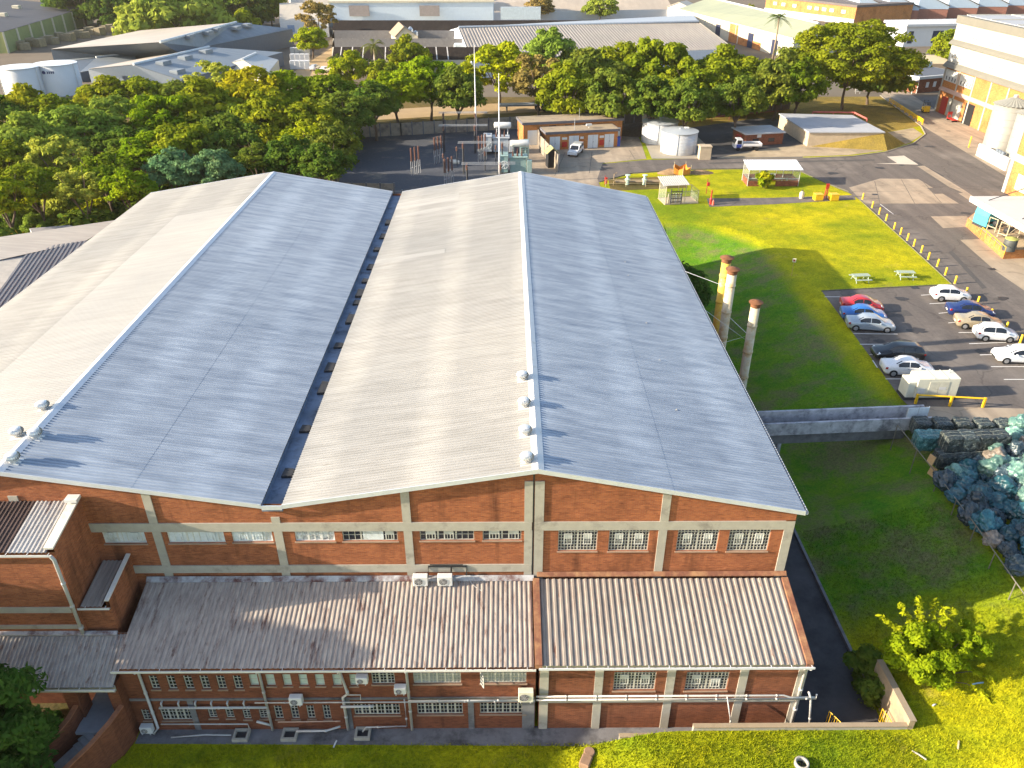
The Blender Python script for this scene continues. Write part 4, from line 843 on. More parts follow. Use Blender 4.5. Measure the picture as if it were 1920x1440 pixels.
def car(label, loc, rz, col, kind='sedan', L=4.5, W=1.76, H=1.46, metal=0., group='cars in the car park'):
    t = thing('parked_car', label, 'car', loc, rz, group)
    P = car_paint('paint '+label[:24], col, metal)
    h2 = L/2; belt = .90*H/1.46; g = .2
    # stations: x, low z, belt z, top z, half width low, half width belt, half width top ; front is +x
    if kind == 'sedan':
        st = [(-h2, .42, .82, .84, .70, .74, .55), (-h2+.08, .26, .95, 1.0, .8, .82, .62), (-h2+.55, .22, .97, 1.04, .86, .86, .66), (-h2+.95, .22, .96, 1.10, .87, .87, .64), (-h2+1.45, .2, .95, H-.05, .88, .88, .57), (-h2+1.75, .2, .94, H, .88, .88, .585), (-.1, .2, .93, H+.01, .88, .88, .60), (.35, .2, .92, H-.03, .88, .88, .585), (.62, .2, .91, H-.14, .88, .88, .6), (1.22, .2, .9, .97, .88, .87, .68), (h2-.5, .22, .84, .90, .87, .85, .66), (h2-.12, .26, .70, .76, .8, .78, .6), (h2, .36, .58, .6, .68, .68, .5)]
        side = (3, 8); ws = (8, 9); rw_ = (3, 4)
    elif kind == 'hatch':
        st = [(-h2, .4, .86, .88, .72, .76, .58), (-h2+.1, .26, .96, 1.02, .82, .84, .64), (-h2+.28, .22, .97, 1.12, .85, .86, .62), (-h2+.62, .2, .96, H-.07, .87, .87, .575), (-h2+.85, .2, .95, H-.01, .88, .88, .58), (-.35, .2, .94, H+.01, .88, .88, .6), (.1, .2, .93, H, .88, .88, .59), (.3, .2, .92, H-.06, .88, .88, .585), (.5, .2, .91, H-.16, .88, .88, .6), (1.05, .2, .9, .98, .88, .87, .68), (h2-.45, .22, .85, .92, .87, .85, .66), (h2-.1, .26, .7, .77, .8, .78, .6), (h2, .36, .58, .6, .68, .68, .5)]
        side = (2, 8); ws = (8, 9); rw_ = (2, 3)
    else:  # estate
        st = [(-h2, .4, .86, .9, .72, .78, .6), (-h2+.07, .26, .98, 1.04, .82, .85, .66), (-h2+.2, .22, .98, 1.12, .86, .87, .64), (-h2+.5, .2, .97, H-.05, .88, .88, .59), (-h2+.9, .2, .96, H, .88, .88, .6), (-.5, .2, .95, H+.02, .88, .88, .61), (.1, .2, .93, H+.01, .88, .88, .6), (.35, .2, .92, H-.04, .88, .88, .585), (.6, .2, .91, H-.15, .88, .88, .6), (1.2, .2, .9, .98, .88, .87, .68), (h2-.5, .22, .85, .91, .87, .85, .66), (h2-.12, .26, .7, .77, .8, .78, .6), (h2, .36, .58, .6, .68, .68, .5)]
        side = (2, 8); ws = (8, 9); rw_ = (2, 3)
    kx = W/1.76
    b = MB(); n = len(st); ring = 12; vs = []
    for x, zl, zb, zt, wl, wb, wt in st:
        half = [(wl*.94, zl), (wl, zl+.14), (wb+.0, (zl+zb)/2+.08), (wb*.985, zb), (wt, zt-.0), (wt*.55, zt+.025)]
        pts = half+[(-y, z) for y, z in half[::-1]]
        vs += [(x, y*kx, z) for y, z in pts]
    fs = []
    for i in range(n-1):
        for j in range(ring): fs.append((i*ring+j, (i+1)*ring+j, (i+1)*ring+(j+1) % ring, i*ring+(j+1) % ring))
    fs.append(tuple(range(ring))); fs.append(tuple(range(n*ring-1, (n-1)*ring-1, -1)))
    b.add(vs, fs); o = obj('body', b, P, t, True)
    V = [Vector(v) for v in vs]
    def inset(p4, fx, fy, off):
        p4 = [Vector(p_) for p_ in p4]; c = sum(p4, Vector())/4; nn = (p4[1]-p4[0]).cross(p4[3]-p4[0]).normalized()
        if nn.dot(c-Vector((c.x*.8, 0, .6))) < 0: nn = -nn
        def bl(u, v): return p4[0]*(1-u)*(1-v)+p4[1]*u*(1-v)+p4[2]*u*v+p4[3]*(1-u)*v
        return [bl(fx, fy)+nn*off, bl(1-fx, fy)+nn*off, bl(1-fx, 1-fy)+nn*off, bl(fx, 1-fy)+nn*off]
    # windscreen and rear window span the top and shoulder strips
    for nm, (a, c) in (('windscreen', ws), ('rear_window', rw_)):
        p4 = [V[a*ring+4], V[c*ring+4], V[c*ring+7], V[a*ring+7]]; mid_ = [V[a*ring+5], V[c*ring+5], V[c*ring+6], V[a*ring+6]]
        m_ = MB()
        q4 = inset(p4, .06, .04, .014); m_.quad(*q4); obj(nm, m_, CGLASS, t)
    # side windows: two panes per side (three on the estate), from the belt to the roof rail
    xs0, xs1 = st[side[0]][0]+.12, st[side[1]+1][0]-.22
    def at(x):
        for i in range(n-1):
            if st[i][0] <= x <= st[i+1][0]:
                k = (x-st[i][0])/(st[i+1][0]-st[i][0]); return [st[i][q]+(st[i+1][q]-st[i][q])*k for q in range(7)]
    cuts = [xs0, xs0+(xs1-xs0)*.46, xs1] if kind != 'estate' else [xs0, xs0+(xs1-xs0)*.27, xs0+(xs1-xs0)*.6, xs1]
    for sgn in (1, -1):
        for a, c in zip(cuts[:-1], cuts[1:]):
            pts_lo, pts_hi = [], []
            for k in range(6):
                x = a+.035+(c-a-.07)*k/5; _, zl, zb, zt, wl, wb, wt = at(x)
                f0, f1 = .1, .86
                y0, z0 = wb*.985+(wt-wb*.985)*f0, zb+(zt-zb)*f0; y1, z1 = wb*.985+(wt-wb*.985)*f1, zb+(zt-zb)*f1
                pts_lo.append((x, sgn*(y0*kx+.014), z0+.004)); pts_hi.append((x, sgn*(y1*kx+.014), z1+.004))
            m_ = MB(); m_.add(pts_lo+pts_hi, [(k, k+1, 7+k, 6+k) for k in range(5)]); obj('side_window', m_, CGLASS, t)
    R = .31
    for sx in (-h2+.78, h2-.82):
        for sgn in (1, -1):
            y = sgn*(W/2-.1)
            m_ = MB(); m_.tube([(sx, y-sgn*.1, R), (sx, y+sgn*.115, R)], R+.05, 18); ar = obj('wheel_arch', m_, BLACK, t)
            m_ = MB(); m_.tube([(sx, y-.1*sgn, R), (sx, y+.13*sgn, R)], [R, R], 20); wh = obj('wheel', m_, BLACK, t)
            m_ = MB(); m_.tube([(sx, y+.132*sgn, R), (sx, y+.142*sgn, R)], [R*.66, R*.6], 16); obj('rim', m_, RIM, wh)
    for sgn in (1, -1):
        m_ = MB(); m_.extr([(h2-.20, sgn*.5*kx, .66), (h2-.2, sgn*.8*kx, .66), (h2-.42, sgn*.865*kx, .8), (h2-.42, sgn*.6*kx, .86)], (.09, 0, .0)); obj('headlight', m_, LAMP, t)
        m_ = MB(); m_.extr([(-h2+.2, sgn*.56*kx, .74), (-h2+.2, sgn*.875*kx, .74), (-h2+.24, sgn*.86*kx, .92), (-h2+.22, sgn*.58*kx, .92)], (-.17, -.02*sgn, 0)); obj('taillight', m_, TAIL, t)
        m_ = MB(); m_.cbox(.62, .80, sgn*(W/2+.06)-.09, sgn*(W/2+.06)+.09, .93, 1.05, .03); obj('mirror', m_, P, t)
        m_ = MB()
        for x in (cuts[1]-.02,): m_.box(x-.12, x-.02, sgn*(W/2+.012)-.012, sgn*(W/2+.012)+.012, .82, .85)
        obj('door_handle', m_, DARK, t)
    m_ = MB(); m_.box(-h2-.012, -h2+.02, -.26, .26, .5, .61); obj('number_plate', m_, PLATE, t)
    m_ = MB(); m_.box(h2-.05, h2+.012, -.42, .42, .34, .46); obj('grille', m_, BLACK, t)
    return t
# place: centre pixel on the ground, heading of the bonnet in degrees from +x
def cpos(u, v): p_ = pz(u, v); return (p_.x, p_.y, PL+.02)
car('red sedan, farthest of the three cars parked side by side', cpos(1613, 580), rad(-8), (.42, .025, .03), 'sedan', 4.2)
car('bright blue sedan parked between the red and the silver sedan', cpos(1616, 598), rad(-9), (.025, .13, .42), 'sedan', 4.4)
car('silver grey sedan at the near end of the three-car row', cpos(1629, 616), rad(-9), (.36, .41, .46), 'sedan', 4.55, metal=.3)
car('black estate car parked nose to the grass bank', cpos(1680, 671), rad(176), (.012, .013, .016), 'estate', 4.5)
car('white sedan between the black estate car and the cream generator', cpos(1698, 699), rad(-5), (.72, .72, .72), 'sedan', 4.4)
car('white three-door hatchback parked alone at the top of the bay row', cpos(1779, 561), rad(-6), (.72, .72, .72), 'hatch', 3.85, 1.66, 1.44)
car('navy blue sedan by the yellow bollards', cpos(1816, 591), rad(-10), (.012, .025, .11), 'sedan', 4.5)
car('beige gold sedan between the navy sedan and white crossover', cpos(1832, 613), rad(-12), (.40, .33, .22), 'sedan', 4.4, metal=.3)
car('white small crossover with black wheel arches', cpos(1863, 635), rad(-8), (.74, .74, .74), 'hatch', 3.8, 1.64, 1.52)
car('white sedan cut by the photo edge, nearest car on the right', cpos(1908, 676), rad(174), (.72, .72, .72), 'sedan', 4.5)
# ---------------------------------------------------------------- bollards along lawn and car park
def bollard(P, label, h=.95):
    t = thing('bollard', label, 'bollard', P, 0, 'yellow bollards along the lawn edge')
    q = MB(); q.lathe([(.11, -.05), (.11, h-.03), (.08, h), (.01, h+.01)], n=14); obj('post', q, YELLOW, t, True)
    q = MB(); q.lathe([(.2, 0), (.2, .03), (.12, .035)], n=14); obj('footing', q, CONC, t)
    return t
bpx = [(1617, 374), (1635, 390), (1648, 402), (1661, 414), (1676, 430), (1688, 440), (1701, 451), (1713, 462), (1727, 474), (1740, 487), (1757, 500), (1772, 516), (1790, 532), (1810, 554), (1832, 571), (1856, 595), (1885, 620), (1912, 644)]
ordn = ['first', 'second', 'third', 'fourth', 'fifth', 'sixth', 'seventh', 'eighth', 'ninth', 'tenth', 'eleventh', 'twelfth', 'thirteenth']
for i, (u, v) in enumerate(bpx):
    if i < 13: lb = 'yellow bollard on the lawn edge, %s from the far end' % ordn[i]
    else: lb = ['yellow bollard in front of the white three-door hatchback', 'yellow bollard in front of the navy sedan', 'yellow bollard in front of the beige gold sedan', 'yellow bollard in front of the white crossover', 'yellow bollard nearest the picture edge, beyond the white crossover'][i-13]
    bollard(pz(u, v), lb)
# picnic tables, sign
WOODG = mat('weathered green timber', (.32, .38, .3), .8, var=.2, scale=5)
def picnic(P, rz, label):
    t = thing('picnic_table', label, 'picnic table', P, rz, 'picnic tables on the lawn')
    q = MB()
    for k in range(5): q.box(-.95, .95, -.38+.155*k, -.38+.155*k+.14, .72, .76)
    obj('table_top', q, WOODG, t)
    for s_ in (-1, 1):
        q = MB(); q.box(-.95, .95, s_*.78-.14, s_*.78-.005, .42, .46); q.box(-.95, .95, s_*.78+.005, s_*.78+.14, .42, .46); obj('bench', q, WOODG, t)
    for x in (-.7, .7):
        q = MB(); q.bar((x, -.7, 0), (x, -.25, .72), .07); q.bar((x, .7, 0), (x, .25, .72), .07); q.bar((x, -.85, .39), (x, .85, .39), .06); obj('trestle', q, WOODG, t)
picnic(pz(1612, 527), rad(4), 'left of two pale green picnic tables at the lawn corner'); picnic(pz(1696, 521), rad(-3), 'right of two pale green picnic tables at the lawn corner')
sg = thing('lawn_sign', 'small cream sign on a thin post in the lawn shade', 'sign', pz(1484, 516), rad(-20))
q = MB(); q.tube([(0, 0, -.1), (0, 0, 2.0)], .03, 6); obj('post', q, mat('rusty post', (.4, .25, .08), .7), sg)
q = MB(); q.cbox(-.2, .2, -.05, -.02, 1.6, 2.05, .01); obj('panel', q, mat('sign cream', (.72, .66, .45), .5), sg)
q = MB(); q.box(-.1, .1, -.056, -.052, 1.7, 1.92); obj('pictogram', q, RED, sg)
# ---------------------------------------------------------------- flue stacks
FLUE = mat('stained asbestos flue', (.56, .49, .35), .85, var=.2, scale=1.5, dirt=(.42, .22, .04), dirt_amt=.5, dirt_scale=.5)
FLUE_Y = mat('ochre flue', (.68, .44, .07), .85, var=.25, scale=1.3, dirt=(.55, .5, .38), dirt_amt=.35, dirt_scale=.7)
CAPM = mat('rusted cowl', (.17, .07, .03), .85, var=.35, scale=4)
def flue(x, y, ztop, m, label, r=.42):
    z0 = height(x, y)-.1; t = thing('flue_stack', label, 'chimney', (x, y, z0), 0, 'rusty flue stacks beside the hall'); H = ztop-z0
    q = MB(); q.lathe([(r, 0), (r, H-.5)], n=20); obj('shaft', q, m, t, True)
    q = MB(); z = 2.2
    while z < H-1: q = MB(); q.lathe([(r+.002, z-.1), (r+.04, z-.07), (r+.04, z+.07), (r+.002, z+.1)], n=20); obj('collar', q, m, t, True); z += 2.45
    q = MB(); q.lathe([(r+.02, H-.55), (r+.04, H-.2), (r+.2, H-.18), (r+.21, H-.12), (r*.6, H+.02), (.05, H+.06)], n=20); obj('cowl', q, CAPM, t)
    return t
flue(18.85, 63.8, 16.2, FLUE_Y, 'ochre yellow flue stack farthest from the camera', .4)
flue(18.85, 61.7, 16.0, FLUE, 'pale streaked flue stack just in front of the ochre one', .4)
flue(20.35, 59.0, 14.2, FLUE, 'pale flue stack standing apart with a rusty orange cowl', .38)
q = MB(); a = py(1288, 522, 63.5); q.tube([(15.9, 66, 13.9), (18.5, 63.8, 13.6)], .02, 5); q.tube([(16, 58.2, 13.75), (20, 59, 10.6)], .015, 5); q.tube([py(1237, 676, 50), (19.9, 59, 10.9)], .012, 5); q.tube([(19.0, 61.6, 11.6), (20.2, 59.1, 11.0)], .02, 5)
tag(obj('stay_wire', q, STEEL), 'thin stay wires holding the flue stacks to the hall roof', 'wire')
# ---------------------------------------------------------------- bale yard fence
fn = thing('bale_fence', 'low timber rail fence on posts between the grass slope and the bales', 'fence', (32.5, 46, PL))
fpts = [pz(1683, 797, 6.7), pz(1760, 893, 6.7), pz(1830, 985, 6.7), pz(1905, 1092, 6.7), pz(1990, 1210, 6.7)]
q = MB(); q.tube(fpts, .035, 6); obj('top_rail', q, mat('grey timber', (.16, .145, .11), .85, var=.25, scale=3), fn, world=True)
for a, b in zip(fpts[:-1], fpts[1:]):
    for k in (0, .5):
        p_ = a.lerp(b, k); q = MB(); q.tube([(p_.x, p_.y, height(p_.x, p_.y)-.2), (p_.x, p_.y, 6.72)], .035, 6); obj('post', q, mat('grey timber', (.3, .27, .21)), fn, world=True)
# ---------------------------------------------------------------- bales and bags
def wrap_mat(name, c1, c2, c3, rough=.35, sc=6., stretch=(1, 1, 1)):
    k = NT(name); co = k.coord(False, stretch); n = k.noise(co, sc, 6, .75); n2 = k.noise(co, 1.3, 4, .6)
    c = k.ramp(n, [(.38, c1), (.55, c2), (.72, c3)]); c = k.mix(k.ramp(n2, [(.4, (0, 0, 0)), (.75, (.8, .8, .8))]), c, c1)
    oi = k.add('ShaderNodeObjectInfo'); hs = k.add('ShaderNodeHueSaturation'); k.ln(c, hs.inputs['Color']); r2 = k.add('ShaderNodeMath', operation='MULTIPLY_ADD'); k.ln(oi.outputs['Random'], r2.inputs[0]); r2.inputs[1].default_value = 1.0; r2.inputs[2].default_value = .7; k.ln(r2.outputs[0], hs.inputs['Value'])
    k.ln(hs.outputs[0], k.b.inputs['Base Color']); k.b.inputs['Roughness'].default_value = rough; k.bump(n, .8, .06); return k.m
BALE_D = wrap_mat('dark baled plastic', (.008, .012, .014), (.035, .05, .05), (.62, .68, .6), .45, 9, (2.2, .5, 2.2))
BALE_T = wrap_mat('teal baled plastic', (.015, .05, .06), (.05, .16, .16), (.35, .48, .42), .4, 5)
BALE_G = wrap_mat('green baled plastic', (.06, .11, .08), (.17, .25, .18), (.5, .45, .3), .45, 5)
BAG_T = wrap_mat('teal bag film', (.008, .03, .04), (.02, .085, .105), (.06, .17, .19), .24, 2.2)
BAG_B = wrap_mat('black bag film', (.01, .018, .024), (.03, .05, .06), (.16, .2, .22), .25, 2.5)
BAG_C = wrap_mat('cream bag film', (.1, .08, .06), (.24, .2, .16), (.42, .38, .33), .4, 2.6)
BAG_P = wrap_mat('pale green bag film', (.04, .10, .09), (.12, .21, .17), (.32, .38, .30), .32, 2.2)
def bale_mesh(seed, L=1.3, W=1.25, H=1.25):
    rr = random.Random(seed); n = 9; vs = []; fs = []; idx = {}
    def P(i, j, k):
        key = (i, j, k)
        if key in idx: return idx[key]
        x, y, z = (i/n-.5)*L, (j/n-.5)*W, k/n*H
        nv = noise.noise_vector((x*3+seed*7.1, y*3, z*3))*.07+noise.noise_vector((x*9+seed*3.3, y*9, z*9))*.045
        # rounded, bulging between two straps
        e = (abs(i/n-.5)**6+abs(j/n-.5)**6+abs(k/n-.5)**6)*3.2; cen = Vector((0, 0, H/2)); v = Vector((x, y, z)); v = cen+(v-cen)*(1.04-e)
        s_ = min(abs(i-3), abs(i-6)); v = cen+(v-cen)*(1-.045*(1 if s_ == 0 else 0)); v += nv
        v.z = max(v.z, 0); idx[key] = len(vs); vs.append(tuple(v)); return idx[key]
    for a in range(n):
        for b in range(n):
            for f in (0, n):
                q1 = [P(a, b, f), P(a+1, b, f), P(a+1, b+1, f), P(a, b+1, f)]; q2 = [P(a, f, b), P(a+1, f, b), P(a+1, f, b+1), P(a, f, b+1)]; q3 = [P(f, a, b), P(f, a+1, b), P(f, a+1, b+1), P(f, a, b+1)]
                fs += [tuple(q1[::-1] if f == 0 else q1), tuple(q2 if f == 0 else q2[::-1]), tuple(q3[::-1] if f == 0 else q3)]
    m = bpy.data.meshes.new('bale'); m.from_pydata(vs, [], fs); m.update(); return m
def bale_things():
    base = [bale_mesh(i) for i in range(5)]
    STRAP = mat('bale strap', (.35, .36, .3), .5)
    rr = random.Random(3)
    def one(x, y, z, rz, m, label, k, lowlabel=None):
        t = thing('waste_bale', label, 'bale', (x, y, z), rz, 'bales of compacted waste in the yard')
        me = base[k % 5].copy(); me.materials.clear(); raw('bale_body', me, m, t)
        for sx in (-.2, .21):
            q = MB(); q.tube([(sx, -.64, .05), (sx, -.66, .6), (sx, -.6, 1.2), (sx, 0, 1.27), (sx, .6, 1.2), (sx, .66, .6), (sx, .64, .05)], .014, 4, False); obj('strap', q, STRAP, t)
        return t
    # far row (axis across the picture)
    a, b = pz(1722, 812), pz(1990, 818)
    n = 8
    for i in range(n):
        p_ = a.lerp(b, i/(n-1)); one(p_.x, p_.y, PL+.02, rad(90+rr.uniform(-5, 5)), BALE_D, 'dark bale in the far row, %s from the bridge end' % ordn[i], i)
    for i, (u, v) in enumerate(((1727, 838), (1750, 838))):
        p_ = pz(u, v); one(p_.x, p_.y, PL+.02, rad(86), BALE_T, ['teal bale nearest the fence, left of a pair behind the far row', 'teal bale with pale band, right of a pair behind the far row'][i], i+1)
    for i, (u, v) in enumerate(((1788, 842), (1812, 838), (1840, 838), (1868, 838))):
        p_ = pz(u, v); one(p_.x, p_.y, PL+.02, rad(88+rr.uniform(-8, 8)), BALE_G if i == 0 else BALE_D, ['green bale leading the middle row', 'dark bale second in the middle row', 'dark bale third in the middle row', 'dark bale with brown card last in the middle row'][i], i+2)
        if i == 3: q = MB()
    for i in range(5):
        p_ = pz(1766+i*29, 874-i*2); one(p_.x, p_.y, PL+.02, rad(90+rr.uniform(-6, 6)), BALE_D, 'streaky dark bale in the near row, %s from the fence' % ordn[i], i+3)
    for i in range(4):
        p_ = pz(1771+i*29, 866-i*1); one(p_.x, p_.y+.1, PL+1.2, rad(90+rr.uniform(-6, 6)), BALE_D, 'streaky dark bale stacked on top of the near row, %s from the fence' % ordn[i], i+1)
bale_things()
# cardboard faces showing on bales
CARD = mat('brown card', (.42, .27, .12), .85, var=.15, scale=4)
for (u, v, z, lb) in ((1746, 862, 7.0, 'brown card sheet on the end of the upper near bale'), (1748, 884, 6.2, 'brown card sheet on the end of the lower near bale'), (1856, 822, 7.2, 'brown card sheet on top of the middle bale row')):
    p_ = pz(u, v, z); q = MB(); q.T = Matrix.Translation(p_) @ Matrix.Rotation(rad(-70 if z < 7.15 else 8), 4, 'Y') @ Matrix.Rotation(rad(12), 4, 'Z'); q.cbox(-.34, .34, -.36, .36, -.02, .03, .01)
    tag(obj('card_sheet', q, CARD), lb, 'cardboard')
def bag_mesh(seed):
    import bmesh
    bm = bmesh.new(); bmesh.ops.create_icosphere(bm, subdivisions=5, radius=.6)
    o1 = Vector((seed*5.3, seed*2.7, 0))
    for v in bm.verts:
        d = v.co.normalized(); r = 1+.26*noise.noise(d*1.4+o1)+.13*noise.noise(d*3.1+o1)
        rd = 1-abs(noise.noise(Vector((d.x*2.6, d.y*2.6, d.z*1.6))+o1*2)); r += .13*(rd**3-.4)+.10*(1-abs(noise.noise(Vector((d.x*4.2, d.y*4.2, d.z*2.2))+o1*3)))**5+.015*noise.noise(d*11+o1)
        nk = max(0, d.z-.86)*2.6; v.co *= r*(1+nk); v.co.z *= .74; v.co.z = max(v.co.z, -.36)
    m = bpy.data.meshes.new('bag'); bm.to_mesh(m); bm.free(); m.polygons.foreach_set('use_smooth', [True]*len(m.polygons))
    for v in m.vertices: v.co.z += .36
    m.update(); return m
bagm = []
for s_ in range(7):
    for mt in (BAG_T, BAG_B, BAG_P, BAG_C):
        me = bag_mesh(s_+1) if mt is BAG_T else bagm[-1].copy(); me.materials.clear(); me.materials.append(mt); bagm.append(me)
rr = random.Random(11)
def inside(px, py_, poly):
    c = False
    for i in range(len(poly)):
        a, b = poly[i], poly[i-1]
        if (a[1] > py_) != (b[1] > py_) and px < (b[0]-a[0])*(py_-a[1])/(b[1]-a[1])+a[0]: c = not c
    return c
heap = [(1752, 900), (1885, 868), (1895, 820), (1960, 815), (1960, 1130), (1912, 1085), (1860, 1020), (1800, 960), (1762, 918)]
pts = []
for layer, (dmin, lift) in enumerate(((.92, 0.), (1.0, .5), (1.15, .95))):
    cand = []
    for _ in range(3200):
        u, v = rr.uniform(1745, 1965), rr.uniform(812, 1135)
        if not inside(u, v, heap): continue
        p_ = pz(u, v)
        edge = (p_.x-32.6) if p_.y > 30 else 0
        if layer and (p_.x < 33.4+layer*1.0 or rr.random() < .3*layer): continue
        if all((p_.x-c.x)**2+(p_.y-c.y)**2 > dmin**2 for c in cand): cand.append(p_)
    pts += [(p_, lift+rr.uniform(-.1, .15)) for p_ in cand]
for i, (p_, lift) in enumerate(pts):
    pale = sstep(32.5, 39, p_.x)*.9*sstep(36, 46, p_.y)+.05
    r_ = rr.random(); k = 3 if i % 31 == 5 else 2 if r_ < pale else (1 if r_ > .78 else 0)
    o = bpy.data.objects.new('refuse_bag', bagm[4*rr.randrange(7)+k]); COL.objects.link(o); o.location = (p_.x, p_.y, PL+lift); sc = rr.uniform(1.0, 1.5); o.scale = (sc*rr.uniform(.9, 1.2), sc, sc*rr.uniform(.85, 1.1)); o.rotation_euler = (rr.uniform(-.35, .35), rr.uniform(-.35, .35), rr.uniform(0, 6.28))
    tag(o, ['teal plastic refuse bag in the heap beyond the timber rail fence', 'black plastic refuse bag in the heap beyond the timber rail fence', 'pale green plastic refuse bag in the heap beyond the timber rail fence', 'cream plastic refuse bag among the teal ones in the heap'][k], 'refuse bag', 'refuse bags heaped in the yard')
# ---------------------------------------------------------------- odds and ends on the front lawn
lg = thing('concrete_block', 'brown broken concrete block lying on the front lawn', 'block', pz(1101, 1424, 2.95), rad(-25))
q = MB(); q.cbox(-.28, .28, -.55, .1, -.1, .3, .05); q.T = Matrix.Translation((0, .3, 0)) @ Matrix.Rotation(.3, 4, 'Z'); q.lathe([(.3, -.1), (.3, .26), (.26, .3)], n=14); obj('block_body', q, mat('brown block', (.26, .16, .1), .9, var=.25, scale=4), lg)
pp = thing('concrete_ring', 'short concrete pipe ring lying on the front lawn', 'pipe ring', pz(1502, 1436, 4.2), rad(10))
q = MB(); q.lathe([(.36, -.2), (.36, .3), (.26, .3), (.26, -.15)], n=20); obj('ring', q, CONC, pp, True); q = MB(); q.lathe([(.25, .05), (.02, .06)], n=16); obj('inside', q, BLACK, pp)
for (u, v, z, l, r, lb, m) in ((1726, 1410, 4.6, .9, -50, 'pale offcut of pipe on the right lawn', CONC), (1801, 1388, 4.9, .6, 60, 'curved pale branch piece on the right lawn', mat('bare wood', (.5, .36, .2), .8)), (1835, 1277, 5.2, .8, 5, 'pale blue plank beside the yellow bush', mat('blue plank', (.3, .45, .55), .7)), (628, 1394, 2.6, .5, 75, 'short white post at the pavement edge', WHITE), (1755, 1313, 4.9, .25, 20, 'white scrap of litter by the yellow bush', WHITE)):
    p_ = pz(u, v, z); p_.z = height(p_.x, p_.y)+.05; q = MB(); d = Vector((math.cos(rad(r)), math.sin(rad(r)), .12))*l/2; q.tube([-d*.8, Vector((0, 0, .03)), d*.8], .045, 6)
    o = tag(obj('lawn_litter', q, m), lb, 'debris'); o.location = p_
# ================================================================== yard behind: brick switch rooms, tanks, pump house
def frame2(P, Q):
    d = (Vector(Q)-Vector(P)); d.z = 0; return math.atan2(d.y, d.x), d.length
P0, P1 = pz(1024, 282), pz(1157, 275); an, Ln = frame2(P0, P1)
sw = thing('switch_room', 'long flat-roofed brick switch rooms with pale double doors', 'building', P0, an)
SLAB = mat('grey fascia', (.13, .125, .14), .85, var=.15)
FLATR = mat('flat roof screed', (.32, .25, .17), .9, var=.2, scale=1, dirt=(.16, .13, .1), dirt_amt=.4, dirt_scale=.5)
def flat_block(root, x0, x1, y0, y1, h, mw, name='wall'):
    q = MB(); q.box(x0, x1, y0, y1, -.1, h); obj(name, q, mw, root)
    q = MB(); q.box(x0-.25, x1+.25, y0-.25, y1+.25, h+.002, h+.42); obj('roof_slab', q, SLAB, root)
    q = MB(); q.box(x0-.12, x1+.12, y0-.12, y1+.12, h+.3, h+.43); obj('roof', q, FLATR, root)
flat_block(sw, 0, Ln, 0, 4.2, 2.75, BRICK3)
flat_block(sw, -3.2, Ln+2.2, 4.25, 9.2, 3.6, BRICK3)
DOOR = mat('pale steel door', (.6, .62, .62), .5, var=.08)
for a, b in ((1250, 1310), (1363, 1422), (1476, 1536), (1576, 1632)):
    xa, xb = (a-1230)/425*Ln, (b-1230)/425*Ln
    q = MB(); q.box(xa, xb, -.05, -.003, 0, 2.3); o = obj('door', q, DOOR, sw); q = MB(); q.box((xa+xb)/2-.015, (xa+xb)/2+.015, -.06, -.052, .05, 2.25); q.box((xa+xb)/2+.05, (xa+xb)/2+.1, -.08, -.052, 1, 1.2); obj('handle', q, DARK, o)
for a, b in ((1322, 1352), (1430, 1450), (1546, 1572)):
    xa, xb = (a-1230)/425*Ln, (b-1230)/425*Ln; q = MB(); q.cbox(xa, xb, -.14, -.003, .45, 1.35, .05); q.tube([((xa+xb)/2, -.16, 1.0), ((xa+xb)/2, -.15, 1.0)], .2, 12); obj('hose_cabinet', q, RED, sw)
    q = MB(); q.box(xa, xb, -.03, -.003, 1.7, 2.1); obj('notice', q, WHITE, sw)
q = MB(); q.box(-2.4, -.6, 4.19, 4.247, 0, 2.6); obj('door', q, DOOR, sw); q = MB(); q.box(Ln+.6, Ln+1.9, 4.19, 4.247, 0, 2.4); obj('door', q, DOOR, sw)
q = MB()
for x in (1.5, 4.5, 8): q.box(x, x+1.3, 4.2, 4.247, 2.75, 3.3)
obj('window', q, GLASS, sw)
q = MB(); q.tube([(5.2, .5, 3.1), (5.2, .5, 5.2)], .05, 6); q.tube([(7.2, 4.6, 4), (7.2, 4.6, 6)], .035, 6); obj('aerial', q, STEEL, sw)
q = MB(); q.box(7.6, 8.6, 1.2, 1.6, 3.6, 3.9); q.tube([(8.1, 1.4, 3.1), (8.1, 1.4, 3.6)], .06, 6); obj('roof_light', q, WHITE, sw)
bb = thing('wheelie_bin', 'tall blue bin at the right corner of the switch rooms', 'bin', pz(1158, 274), an); q = MB(); q.cbox(-.35, .35, -.35, .35, .05, 1.6, .05); obj('body', q, mat('blue plastic', (.02, .06, .3), .4), bb); q = MB(); q.cbox(-.38, .38, -.4, .38, 1.6, 1.7, .03); obj('lid', q, mat('blue plastic', (.02, .06, .3)), bb)
# spoil heap
hp = MB(); n = 22; c = pz(1192, 248)
for j in range(n+1):
    for i in range(n+1):
        x, y = (i/n-.5)*9, (j/n-.5)*8; r = math.hypot(x/4.5, y/4); hp.v.append((x, y, max(-.05, 1.7*(1-r*r)+.5*noise.noise((x*.7, y*.7, 3))*(1-min(1, r)))))
hp.f = [(j*(n+1)+i, j*(n+1)+i+1, (j+1)*(n+1)+i+1, (j+1)*(n+1)+i) for j in range(n) for i in range(n)]; hp.mi = [0]*len(hp.f)
o = tag(obj('soil_heap', hp, mat('dark spoil', (.12, .085, .055), .95, var=.4, scale=3), smooth=True), 'heap of dark soil between the switch rooms and water tanks', 'heap'); o.location = c
